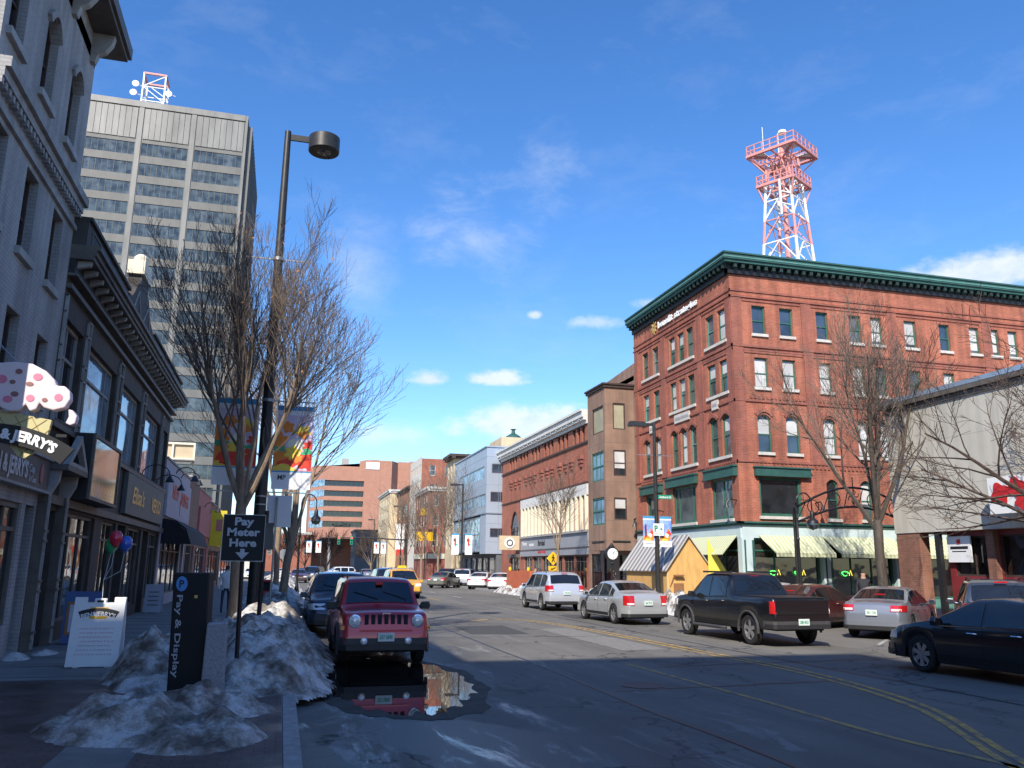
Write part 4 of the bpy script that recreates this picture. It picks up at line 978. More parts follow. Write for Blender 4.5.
    # date stones
    for a, c_, z0, z1, s in ((42.9, 43.4, 9.45, 9.9, '18'), (38.5, 40.2, 9.5, 9.95, 'HARRINGTON'), (35.5, 36.1, 9.5, 9.95, '90')):
        l = MB(); fbox(l, fw_, a, c_, z0, z1, 0, .075); q = l.build('date_stone', 'sill_stone', t); l = MB(); fbox(l, fw_, a+.08, c_-.08, (z0+z1)/2-.07, (z0+z1)/2+.07, .0755, .085); l.build('carving', 'light_trim', q)
    # ---- shopfront (ground floor)
    s = MB()
    fbox(s, fw_, Y, y1, 3.3, 3.95, -.3, .05); fbox(s, fs, X+.05, x1, 3.3, 3.95, -.3, .051)
    s.build('fascia', 'pale_aqua', t)
    s = MB(); fbox(s, fw_, Y-.2, y1, 3.95, 4.03, -.05, .2); fbox(s, fs, X-.2, x1, 3.951, 4.031, -.05, .2); fbox(s, fw_, Y-.1, y1, 3.85, 3.94, .05, .12); fbox(s, fs, X-.1, x1, 3.851, 3.94, .051, .12); s.build('shop_cornice', 'verdigris', t)
    for (x, w_) in ((19.96, .62), (24.12, .5), (28.1, .5), (32.2, .5)):
        p = MB(); fbox(p, fs, x, x+w_, .15, 3.3, -.3, .06); pp = p.build('pilaster', 'pale_aqua', t)
        p = MB(); fbox(p, fs, x+.12, x+.2, .3, 3.2, .06, .075); fbox(p, fs, x-.02, x+w_+.02, .15, .45, -.2, .1); fbox(p, fs, x+w_-.1, x+w_+.01, .45, 3.2, -.2, .075); p.build('pilaster_trim', 'verdigris', pp)
    for y in (37.2, 41.2, 45.0):
        p = MB(); fbox(p, fw_, y, y+.5, .15, 3.3, -.3, .06); p.build('pilaster', 'pale_aqua', t)
    shop = [(20.62, 24.08), (24.66, 28.06), (28.64, 32.16), (32.74, 36.5)]
    for a, b_ in shop:
        window(t, fs, a, b_, .62, 3.28, frame='green_paint', pane='glass_shop', d=-.25, fw_=.09, rails=(.8,), mull=(.33, .66), name='shop_window')
        q = MB(); fbox(q, fs, a, b_, .15, .6, -.28, -.05); q.build('stall_riser', 'verdigris_light', t)
    for a, b_ in ((34.6, 37.16), (37.74, 41.16), (41.74, 44.96)):
        window(t, fw_, a, b_, .62, 3.28, frame='green_paint', pane='glass_shop', d=-.25, fw_=.09, rails=(.8,), mull=(.5,), name='shop_window')
        q = MB(); fbox(q, fw_, a, b_, .15, .6, -.28, -.05); q.build('stall_riser', 'verdigris_light', t)
    for x in (21.6, 22.9, 25.4): 
        nn_ = MB(); P = [fs(x+.16*math.cos(a)*(1+.3*math.sin(3*a)), 1.75+.1*math.sin(a), -.15) for a in np.linspace(0, 5.5, 14)]; nn_.tube(P, .018, 5); nn_.build('neon_sign', 'neon_green', t)
        nn_ = MB(); nn_.tube([fs(x+.22, 1.66, -.15), fs(x+.3, 1.9, -.15), fs(x+.38, 1.66, -.15)], .015, 5); nn_.build('neon_sign', 'neon_yellow', t)
    # fabric awnings
    for a, b_ in ((20.85, 24.1), (24.2, 28.0), (28.2, 32.3)):
        w_ = MB(); z1_, z0_, dp = 3.42, 2.62, 1.0
        w_.hexa([fs(a,z1_-.03,.06), fs(b_,z1_-.03,.06), fs(b_+.05,z0_-.03,dp), fs(a+.25,z0_-.03,dp), fs(a,z1_,.07), fs(b_,z1_,.07), fs(b_+.05,z0_,dp+.02), fs(a+.25,z0_,dp+.02)])
        fbox(w_, fs, a+.25, b_+.05, z0_-.16, z0_-.02, dp, dp+.015); w_.build('awning', 'awning_stripe', t)
    w_ = MB(); z1_, z0_, dp = 3.42, 2.55, .9
    w_.hexa([fw_(34.3,z1_-.03,.06), fw_(38.6,z1_-.03,.06), fw_(38.9,z0_-.03,dp), fw_(34.2,z0_-.03,dp), fw_(34.3,z1_,.07), fw_(38.6,z1_,.07), fw_(38.9,z0_,dp+.02), fw_(34.2,z0_,dp+.02)]); w_.build('awning', 'awning_stripe_y', t)
    # floodlights on brackets
    for fn_, u, z in ((fw_, 33.9+.35, 4.75), (fs, 23.95, 4.7), (fw_, 42.0, 4.7)):
        q = MB(); q.tube([fn_(u, z+.25, 0), fn_(u, z+.3, .4), fn_(u, z+.1, .55)], .03, 6); q.lathe([(.05, .2), (.12, 0)], fn_(u, z-.1, .55), 8); q.build('wall_lamp', 'black_paint', t)
red_building()
# small round projecting sign near the tree
t = thing('projecting_sign', 'small white projecting sign with a red ring on the aqua shopfront', 'sign', (28.4, 33.6, 3.1))
b = MB(); b.box(27.7, 28.75, 33.05, 33.2, 3.15, 3.95); b.build('board', 'sign_white', t)
b = MB(); b.lathe([(.14, -.01), (.26, -.01), (.26, .01), (.14, .01), (.14, -.01)], (28.15, 33.03, 3.55), 20, 'y'); b.build('ring', 'letter_red', t)
b = MB(); b.bar((28.2, 33.1, 3.98), (28.2, 34, 3.98), .04); b.build('bracket', 'black_paint', t)

# ---- brown stone building with projecting bay
def brown_building():
    t = thing('brown_building', 'brown stone building with a boxy projecting bay and dark recessed ground floor', 'building', (20, 49, 0))
    X = 20.0; fw_ = fX(18.1, -1); fs = fY(45.7, -1)
    mb = MB(); ow = [(45.95, 47.8, 9.9, 11.5), (45.95, 47.95, 7.0, 8.75), (45.95, 47.95, 4.4, 6.0)]
    os_ = [(18.62, 19.42, 10.02, 11.63), (18.62, 19.42, 7.23, 8.78), (18.62, 19.42, 4.66, 5.95)]
    facade(mb, fw_, 45.7, 48.6, 2.9, 12.55, ow, .15); facade(mb, fs, 18.1, 20.0, 2.9, 12.55, os_, .15)
    mb.quad((18.1, 48.6, 2.9), (20, 48.6, 2.9), (20, 48.6, 12.55), (18.1, 48.6, 12.55)); mb.quad((18.1,45.7,2.9),(20,45.7,2.9),(20,48.6,2.9),(18.1,48.6,2.9))
    fm = fX(X, -1); lows = [(46.2, 48.4, .3, 2.7), (49, 51, .5, 2.8), (51.4, 53.3, .5, 2.8)]
    lo2 = [(49.2, 50.6, 7.2, 8.8), (51.4, 52.8, 7.2, 8.8), (49.2, 50.6, 4.6, 6.0), (51.4, 52.8, 4.6, 6.0), (49.2, 50.6, 10, 11.5), (51.4, 52.8, 10, 11.5)]
    facade(mb, fm, 45.55, 53.6, 0, 13.6, lows+lo2, .3)
    shell(mb, X, 34, 45.55, 53.6, 0, 13.6, 'W'); mb.build('wall', 'brown_stone', t)
    p = MB(); p.prism([(45.55, 13.6), (53.6, 13.6), (53.6, 13.7), (45.55, 14.15)], lambda a, z, d: (X+d, a, z), 0, .4); p.build('parapet', 'brown_stone', t)
    c = MB(); c.box(18.0, 20.0, 45.6, 48.7, 12.56, 12.72); c.box(17.93, 20.0, 45.53, 48.77, 12.72, 12.82); c.build('bay_coping', 'brown_dark', t)
    c = MB(); c.box(18.6, 19.6, 46.4, 47.6, 12.83, 13.0); c.build('roof_snow', 'sign_white', t)
    roof(t, X, 34, 45.6, 53.5, 13.4)
    for i, o in enumerate(ow): window(t, fw_, *o, frame='green_paint' if i else 'brown_dark', pane='glass_sky' if i else 'curtain_tan', mull=(.33, .66) if i else (), rails=(.5,) if i else (), fw_=.08, d=-.1)
    for i, o in enumerate(os_): window(t, fs, *o, frame='brown_dark', pane='curtain_tan' if i == 0 else 'glass_dark', rails=(.5,) if i else (), fw_=.07, d=-.1, blind=0 if i == 0 else (.7 if i == 1 else .5))
    for o in lo2: window(t, fm, *o, frame='brown_dark', pane='glass_dark')
    for o in lows: window(t, fm, *o, frame='black_paint', pane='glass_dark', name='shop_window')
    s = MB(); fbox(s, fs, 18.5, 19.6, 3.35, 3.45, 0, .03); fbox(s, fw_, 46, 48, 3.35, 3.45, 0, .03); s.build('vent_slot', 'black_paint', t)
    q = MB(); q.tube([(19.85, 45.7, 4.7), (19.8, 45.3, 4.75), (19.6, 45.1, 4.5)], .035, 6); q.lathe([(.05, .22), (.13, 0)], (19.6, 45.1, 4.25), 8); q.build('wall_lamp', 'black_paint', t)
mat('curtain_tan', (.33, .30, .20), .6, var=.15, scale=2)
brown_building()

# ---- long brick building with white cornice
def long_building():
    X = 20.0; y0, y1 = 53.65, 77.3; fn = fX(X, -1)
    t = thing('long_brick_building', 'long red brick building with a white eaves cornice and cream window colonnade', 'building', (X, 65, 0))
    att = []
    nb = 6
    for k in range(nb):
        c = 55.6 + k*3.55
        for d_ in (-.95, 0, .95): att.append((c+d_-.3, c+d_+.3, 10.62, 11.75))
    cols = [(54.0+1.0*k, 54.0+1.0*k+.72, 4.5, 6.75) for k in range(16)]
    arch = [(71.2, 74.2, 3.6, 6.8, 1.4)]
    low = [(54.2+2.6*k, 56.4+2.6*k, .5, 2.75) for k in range(6)] + [(71.0, 74.0, .2, 2.7)]
    mb = MB(); facade(mb, fn, y0, y1, 0, 12.0, att+cols+arch+low, .28); shell(mb, X, 36, y0, y1, 0, 12.0, 'W'); mb.build('wall', 'red_brick_b', t)
    for o in att: window(t, fn, *o, frame='brown_dark', pane='glass_dark', d=-.2, fw_=.05, rails=())
    for i, o in enumerate(cols): window(t, fn, *o, frame='tan_wall', pane='glass_grey' if i % 3 else 'curtain_tan', d=-.15, fw_=.05, rails=(.4,))
    window(t, fn, *arch[0][:4], arch=1.4, frame='brown_dark', pane='glass_dark', rails=(.45,), mull=(.33, .66))
    for o in low: window(t, fn, *o, frame='dark_trim', pane='glass_shop', rails=(.8,), mull=(.33, .66), name='shop_window')
    c = MB(); fbox(c, fn, y0-.0, y1+.3, 12.0, 12.2, -.2, .35); fbox(c, fn, y0, y1+.3, 12.2, 12.6, -.3, .45); fbox(c, fn, y0, y1+.35, 12.6, 12.75, -.3, .58)
    c.build('cornice', 'white_trim', t)
    c = MB(); fbox(c, fn, y0, y1+.3, 11.76, 12.0, 0, .12)
    for k in range(18): fbox(c, fn, 54.3+k*1.3, 54.45+k*1.3, 12.08, 12.19, .35, .42)
    c.build('eaves_block', 'white_trim', t)
    c = MB(); fbox(c, fn, y0, y1, 10.4, 10.55, 0, .1); fbox(c, fn, y0, y1, 7.62, 7.72, 0, .08); c.build('string_course', 'brown_dark', t)
    # stepped dentil brackets in brick
    ys = [73.81, 72.37, 70.98, 68.99, 67.6, 66.31, 64.32, 62.92, 61.69, 59.73, 58.32, 57.01, 55.01]
    for y in ys:
        d = MB()
        for k in range(3): fbox(d, fn, y-.40+.1*k, y+.40-.1*k, 9.62-.26*k-.26, 9.62-.26*k, 0, .24-.06*k)
        d.build('corbel', 'brown_dark' if False else 'red_brick_c', t)
    for k in range(7):
        d = MB(); u = 54.2+k*3.25; fbox(d, fn, u, u+.35, 7.75, 9.2, 0, .05); d.build('brick_pier', 'red_brick_c', t)
    c = MB(); fbox(c, fn, y0, 70.3, 6.8, 7.55, .0, .16); c.build('colonnade_beam', 'white_trim', t)
    for k in range(17):
        c = MB(); u = 53.75+k*1.0; fbox(c, fn, u, u+.22, 4.45, 6.8, 0, .22); c.build('column', 'cream_paint', t)
    c = MB(); fbox(c, fn, y0, 70.3, 4.28, 4.44, 0, .26); c.build('sill_band', 'light_trim', t)
    c = MB(); fbox(c, fn, y0, 70.3, 3.3, 4.27, 0, .12); fb = c.build('fascia', 'grey_panel', t)
    c = MB(); fbox(c, fn, y0, 70.3, 2.78, 3.29, 0, .16); c.build('fascia', 'grey_panel', t); 
    c = MB(); fbox(c, fn, y0, 70.3, 3.24, 3.32, 0, .2); c.build('fascia_trim', 'dark_trim', t)
    l = MB(); text(l, 'Verve', lambda a, z, d: fn(69.0-a, z, .125+d), 0, 3.85, .34, 1.3); text(l, 'SALON', lambda a, z, d: fn(67.0-a, z, .125+d), 0, 3.7, .22, 1.2); l.build('lettering', 'letter_white', fb)
    l = MB(); text(l, 'Bridal', lambda a, z, d: fn(64.2-a, z, .125+d), 0, 3.8, .4, 1.8, bold=.03); l.build('lettering', 'letter_black', fb)
    l = MB(); text(l, 'OPEN HOURS', lambda a, z, d: fn(64.0-a, z, .165+d), 0, 3.08, .18, 2.2, bold=.03); l.build('lettering', 'letter_red', fb)
    roof(t, X, 36, y0, y1, 12.0)
    s = MB(); fbox(s, fn, 71.0, 74.0, 2.72, 3.0, 0, .3); s.build('door_hood', 'dark_trim', t)
long_building()
t = thing('projecting_sign', 'square bronze projecting sign with a round white clock-like emblem beside the arched window', 'sign', (19.3, 70.8, 3.4))
b = MB(); b.box(18.1, 19.9, 70.7, 70.95, 3.35, 4.55); b.build('board', 'tan_wall', t)
b = MB(); b.lathe([(.46, 0), (.46, .04), (.0, .04)], (19.0, 70.64, 3.95), 20, 'y'); b.build('emblem', 'sign_white', t)
b = MB(); b.lathe([(.2, 0), (.3, 0), (.3, .03), (.2, .03), (.2, 0)], (19.0, 70.6, 3.95), 20, 'y'); b.build('emblem', 'dark_trim', t)

# ---- pale metal-clad building
def metal_building():
    t = thing('metal_clad_building', 'modern pale blue-grey metal-clad office with long strip windows', 'building', (22, 85, 0))
    X = 18.5; fn = fX(X, -1); fs = fY(77.6, -1)
    mb = MB(); os_ = [(19.0, 20.35, 10.7, 11.65), (18.9, 20.3, 7.95, 8.95), (18.9, 20.35, 4.6, 5.5)]
    ow = [(78.6, 90.5, 10.3, 11.5), (78.0, 92.5, 7.6, 8.8)]
    facade(mb, fs, X, 24, 3.1, 13.25, os_, .15); facade(mb, fn, 77.6, 93.3, 6.9, 13.25, ow, .15)
    facade(mb, fn, 77.6, 80.0, 3.1, 6.9, [], .1)
    mb.quad((X, 77.6, 3.1), (24, 77.6, 3.1), (24, 93.3, 3.1), (X, 93.3, 3.1)); mb.quad((X,93.3,3.1),(24,93.3,3.1),(24,93.3,13.25),(X,93.3,13.25))
    mb.quad((24,77.6,3.1),(24,93.3,3.1),(24,93.3,13.25),(24,77.6,13.25)); mb.build('wall', 'pale_metal', t)
    g = MB(); g.box(19.6, 24, 77.7, 93.2, .15, 3.09); g.build('recessed_wall', 'dark_grey_panel', t)
    g = MB(); fl = fX(19.58, -1)
    for a in np.arange(78.2, 92, 2.6): window(t, fl, a, a+2.2, .4, 2.8, frame='dark_trim', pane='glass_blue', name='shop_window', d=.0)
    window(t, fX(18.48, -1), 80.1, 92.8, 3.3, 6.7, frame='metal_seam', pane='glass_sky', d=-.1, mull=(.2, .4, .6, .8), rails=(.5,), fw_=.1)
    for o in ow: window(t, fn, *o, frame='aluminium', pane='glass_sky', mull=[i/9 for i in range(1, 9)], rails=(), d=-.1)
    for o in os_: window(t, fs, *o, frame='aluminium', pane='glass_blue', mull=(.72,), rails=(), d=-.1)
    s = MB()
    for z in (4.2, 5.9, 9.6, 12.3): fbox(s, fs, X, 24, z, z+.03, 0, .004); 
    for z in (9.6, 12.3): fbox(s, fn, 77.6, 93.3, z, z+.03, 0, .004)
    for x in (19.7, 21): fbox(s, fs, x, x+.03, 3.1, 13.2, .0, .003)
    for y in np.arange(79, 93, 2.0): fbox(s, fn, y, y+.03, 11.6, 13.2, 0, .003); fbox(s, fn, y, y+.03, 8.9, 10.2, 0, .003)
    s.build('panel_seam', 'metal_seam', t)
    s = MB(); s.box(18.4, 24, 77.5, 93.4, 6.85, 6.95); s.build('floor_band', 'metal_seam', t)
    s = MB(); s.box(18.4, 24.1, 77.5, 93.4, 13.25, 13.37); s.build('coping', 'pale_metal', t)
    p = MB(); p.box(24.4, 28.2, 95, 101, 12, 17.1); p.build('penthouse', 'tan_wall', t)
    p = MB(); p.lathe([(1.2, 0), (.9, .4), (.25, .8), (.2, 1.2), (.4, 1.3)], (26.4, 97, 17.1), 10); p.build('roof_cap', 'verdigris', t)
    roof(t, 20, 32, 93.4, 101.5, 12.1); g = MB(); g.box(24.02, 34, 77.7, 101.4, .15, 12.6); g.build('rear_block', 'tan_wall', t)
metal_building()
def simple(name, label, x0, x1, y0, y1, H, m_, wopsW=(), wopsS=(), cornice=None, pane='glass_grey', frame='white_trim', cz=.5, low=None, mull=()):
    t = thing(name, label, 'building', (x0, (y0+y1)/2, 0)); fw_, fs = fX(x0, -1), fY(y0, -1)
    mb = MB(); facade(mb, fw_, y0, y1, 0, H, list(wopsW), .2); facade(mb, fs, x0, x1, 0, H, list(wopsS), .2); shell(mb, x0, x1, y0, y1, 0, H, 'WS'); mb.build('wall', m_, t)
    roof(t, x0+.02, x1-.02, y0+.02, y1-.02, H-.2)
    for o in wopsW: window(t, fw_, *o[:4], arch=o[4] if len(o) > 4 else 0, frame=frame, pane=pane, mull=mull)
    for o in wopsS: window(t, fs, *o[:4], arch=o[4] if len(o) > 4 else 0, frame=frame, pane=pane, mull=mull)
    if cornice:
        c = MB(); dd = cz; fbox(c, fw_, y0-dd, y1, H-.55, H-.25, -.1, dd*.6); fbox(c, fw_, y0-dd, y1+.1, H-.25, H+.05, -.1, dd)
        fbox(c, fs, x0-dd*.6+.002, x1, H-.551, H-.251, -.1, dd*.6-.002); fbox(c, fs, x0-dd+.002, x1, H-.249, H+.049, -.1, dd-.002); c.build('cornice', cornice, t)
    if low:
        c = MB(); fbox(c, fw_, y0+.1, y1-.1, 2.9, 3.6, 0, .15); fbox(c, fs, x0+.1, x1-.1, 2.9, 3.6, 0, .15); c.build('fascia', low, t)
    return t
def grid(a0, a1, n, z0, dz, rows, w, h, arch=0):
    L_ = []
    for r_ in range(rows):
        for k in range(n):
            c = a0+(k+.5)*(a1-a0)/n; q = (c-w/2, c+w/2, z0+dz*r_, z0+dz*r_+h); L_.append(q+((arch,) if arch else ()))
    return L_
simple('tan_building', 'tan stone building with a projecting dark cornice behind the metal-clad office', 20, 34, 101.6, 106, 15.6, 'tan_wall', grid(101.8, 105.8, 2, 4, 2.9, 4, .9, 1.7), grid(20, 34, 6, 13.2, 3, 1, 1, 1.2), 'brown_dark', cz=.6)
simple('corner_building', 'red brick corner building with white cornice and cream shopfront at the far crossing', 19.2, 28, 115, 126.9, 12.7, 'red_brick_c', grid(115.5, 126.5, 5, 4.6, 2.75, 3, .9, 1.6), grid(19.4, 24.4, 3, 4.6, 2.75, 3, .8, 1.6), 'white_trim', low='cream_paint', cz=.35)
simple('apartment_building', 'tall building with a white many-windowed front and plain red brick side wall', 20, 27, 127, 139, 18.2, 'red_brick_b', grid(127.3, 138.7, 7, 3.8, 2.45, 6, .8, 1.35), [(21.2, 22.1, 15.6, 17.2), (23.6, 24.4, 15.6, 17.2), (21.2, 22.1, 12.9, 14.3)], None, pane='glass_grey')
b = MB(); fnq = fX(20, -1); facade(b, lambda u, z, d: fnq(u, z, d+.03), 127, 139, 0.1, 18.6, grid(127.3, 138.7, 7, 3.8, 2.45, 6, .8, 1.35), .05); bpy_par = [o for o in bpy.data.objects if o.name.startswith('apartment_building')][0]
b.build('front_cladding', 'white_wall', bpy_par)
simple('theatre_building', 'orange-red brick hall with corner turrets between pale buildings', 20, 32, 139.1, 154.5, 15.0, 'orange_brick', [(142, 146, 10, 12.5, .8), (148, 152, 10, 12.5, .8)], [], 'brown_dark', cz=.4)
simple('cream_building', 'narrow cream rendered building beside the big brick office', 18.6, 24, 155, 173, 15.7, 'cream_wall', grid(156, 172, 6, 3.5, 2.4, 5, .9, 1.3), [], 'white_trim', cz=.3)
# ---- large banded brick office at the bend
def office():
    t = thing('brick_office_block', 'big pinkish-brown brick office with recessed ribbon windows where the street bends', 'building', (17, 253, 0))
    fs = lambda u, z, d: fY(200, -1)(u, z, d)
    ops = [(8.6, 17.7, z, z+1.35) for z in (20.15, 17.75, 15.4, 13.0, 10.6)]
    mb = MB(); facade(mb, fs, 8.6, 18.0, 8.0, 24.9, ops, 1.2)
    mb.quad((18.0, 200, 0), (24.2, 200, 0), (24.2, 200, 26.6), (18.0, 200, 26.6)); mb.quad((18, 200, 24.9), (18, 200, 26.6), (16.5, 200, 26.2), (16.5, 200, 24.9))
    mb.quad((24.2, 200, 0), (26.0, 203, 0), (26.0, 203, 26.6), (24.2, 200, 26.6)); mb.quad((26.0, 203, 0), (40, 203, 0), (40, 203, 26.8), (26, 203, 26.8))
    mb.quad((8.6, 200, 8), (5.6, 206, 6.5), (5.6, 206, 25.2), (8.6, 200, 24.9))
    mb.quad((5.6, 206, 0), (5.6, 230, 0), (5.6, 230, 25.2), (5.6, 206, 25.2)); mb.quad((40, 203, 0), (40, 230, 0), (40, 230, 26.8), (40, 203, 26.8)); mb.quad((5.6, 230, 0), (40, 230, 0), (40, 230, 26.8), (5.6, 230, 26.8))
    mb.quad((8.6, 200, 8), (18, 200, 8), (18, 212, 8), (8.6, 212, 8)); mb.quad((5.6, 212, 0), (24, 212, 0), (24, 212, 8), (5.6, 212, 8)); mb.quad((18, 200, 0), (18, 212, 0), (18, 212, 8), (18, 200, 8))
    mb.poly([(8.6, 200, 24.85), (24.2, 200, 26.5), (26, 203, 26.5), (40, 203, 26.6), (40, 230, 26.6), (5.6, 230, 25.1), (5.6, 206, 25.1)])
    mb.build('wall', 'office_brick', t)
    for o in ops: window(t, fs, *o, frame='dark_trim', pane='glass_dark', d=-1.1, mull=[i/8 for i in range(1, 8)], rails=(), name='ribbon_window')
    g = MB()
    for z in (21.2, 18.8, 16.4, 14.0, 11.6): g.hexa([(8.55, 199.97, z-1.1), (5.62, 205.9, z-1.1), (5.7, 206.1, z-1.1), (8.63, 200.1, z-1.1), (8.55, 199.97, z+.5), (5.62, 205.9, z+.5), (5.7, 206.1, z+.5), (8.63, 200.1, z+.5)])
    g.build('corner_glazing', 'glass_sky', t)
    s = MB(); fbox(s, fs, 18.0, 21.2, 24.4, 26.1, 0, .15); s.build('sign_panel', 'sign_white', t)
    for x in (10.5,): c = MB(); c.lathe([(.4, 0), (.4, 8)], (x, 201, 0), 12); c.build('column', 'light_trim', t)
    c = MB(); c.tube([(31.5, 202.8, 20), (31.5, 202.8, 27)], .18, 8); c.build('vent_pipe', 'sign_white', t)
    for x in (13, 20.5, 30): 
        c = MB(); c.box(x, x+1.6, 210, 212, 25, 28); c.build('roof_plant', 'light_trim', t)
XF = lambda p: (p[0]*1.235, p[1]*1.235, p[2]*1.235-.447)
office()
XF = None
simple('dark_office', 'low dark grey building in shade beneath the big brick office', 15.4, 24, 188, 199.5, 9.6, 'dark_grey_panel', grid(188.5, 199, 4, 3.5, 2.6, 2, 1.2, 1.5), grid(15.8, 23.6, 5, 3.5, 2.6, 2, 1.0, 1.5), 'dark_trim', pane='glass_blue', frame='dark_trim', cz=.3)
simple('far_brick_building', 'low red brick building far off on the left beyond the parked cars', -7.4, 8.1, 250.5, 275, 11, 'red_brick_b', [], grid(-6.5, 7.5, 7, 4.8, 3, 2, 1, 1.6), 'white_trim', cz=.3)
simple('distant_building', 'pale low building closing the street on the far left', -30, -7, 205, 235, 7.5, 'white_wall', [], grid(-29, -8, 9, 3.6, 2.4, 1, 1.4, 1.3), None)

# ---- grey stucco building, right foreground
def stucco_building():
    t = thing('stucco_building', 'beige-grey windowless upper wall building with dark red recessed shopfront at the right edge', 'building', (24, 15, 0))
    X, y0, y1 = 21.5, -6.0, 25.9; zb, H = 3.22, 7.95; fn = fX(X, -1)
    mb = MB(); mb.box(X, X+14, y0, y1, zb, H); mb.build('upper_wall', 'stucco', t)
    c = MB(); c.box(X-.10, X+14, y0, y1+.1, H+.002, H+.16); c.build('coping', 'aluminium', t)
    c = MB(); c.box(X-.16, X, y0, y1+.16, H-.18, H-.03); c.box(X-.06, X, y0, y1, H-.36, H-.2); c.build('gutter', 'dark_trim', t)
    b = MB(); b.box(X+.03, X+.45, 24.75, y1-.03, .15, zb-.002); b.build('brick_pier', 'storefront_brick', t)
    b = MB(); b.box(X+.05, X+.2, 23.86, 24.06, .15, zb-.002); b.build('post', 'black_paint', t)
    # recessed front, set back 1.2 m
    fr = fX(X+.4, -1); bays = [(22.0, 23.6), (19.6, 21.7), (16.6, 19.0), (13.4, 16.2), (10.0, 13.0), (6, 9.6)]
    mb = MB(); facade(mb, fr, y0, 23.85, .15, zb-.003, [(a, b_, 1.75, 3.05) for a, b_ in bays], .15); mb.quad((X+.4, 23.85, .15), (X+3, 23.85, .15), (X+3, 23.85, zb), (X+.4, 23.85, zb)); mb.quad((X+3, 23.85, .15), (X+3, y1, .15), (X+3, y1, zb), (X+3, 23.85, zb)); mb.build('recessed_wall', 'storefront_red', t)
    for i, (a, b_) in enumerate(bays): window(t, fr, a, b_, 1.75, 3.05, frame='brown_dark', pane='glass_shop', mull=(.5,), rails=(), d=-.12, name='shop_window')
    for y in (21.72, 19.05, 16.25, 13.05): p = MB(); p.box(X+.2, X+.4-.004, y, y+.32, .15, zb-.004); p.build('brick_pier', 'storefront_brick', t)
    s = MB(); fbox(s, fX(X+.32, -1), 22.75, 23.75, 2.2, 3.05, 0, .05); sb = s.build('sign_board', 'sign_white', t)
    l = MB(); fbox(l, fX(X+.32, -1), 23.17, 23.31, 2.8, 2.95, .05, .07); l.build('emblem', 'letter_red', sb)
    l = MB(); fbox(l, fX(X+.32, -1), 22.86, 23.62, 2.63, 2.72, .051, .056); fbox(l, fX(X+.32, -1), 22.95, 23.55, 2.54, 2.57, .051, .056); l.build('caption', 'letter_black', sb)
    for a in (18.5, 15.6):
        s = MB(); fbox(s, fX(X+.4, -1), a-.25, a+.1, 1.95, 2.35, .01, .02); s.build('notice', 'sign_white', t)
    # projecting box with the red flower sign
    s = MB(); fbox(s, fn, 15.8, 20.9, 3.62, 4.72, .45, .62); bb = s.build('sign_box', 'sign_white', t)
    s = MB(); 
    for y in (16.5, 19.8): s.bar((X, y, 3.8), (X-.45, y, 3.8), .06); s.bar((X, y, 4.5), (X-.45, y, 4.5), .06)
    s.build('sign_bracket', 'black_paint', t)
    rng = random.Random(4)
    for (cy, cz_, r_) in ((20.45, 4.2, .38), (19.85, 4.36, .34), (19.7, 3.92, .26), (19.1, 4.2, .44), (18.2, 4.05, .42), (17.2, 4.2, .4), (16.4, 4.0, .4)):
        l = MB(); P = []
        for k in range(26):
            a = 2*math.pi*k/26; q = r_*(.86+.16*math.cos(4*a+cy)); P.append((q*math.cos(a), q*math.sin(a)))
        l.prism(P, lambda u, z, d: fn(cy+u, max(3.64, min(4.7, cz_+z)), d), .625, .64+.002*cy%.01); l.build('poppy', 'letter_red', bb)
    l = MB(); fbox(l, fn, 17.1, 19.6, 3.66, 3.74, .63, .65); l.build('lettering', 'letter_black', bb)
stucco_building()

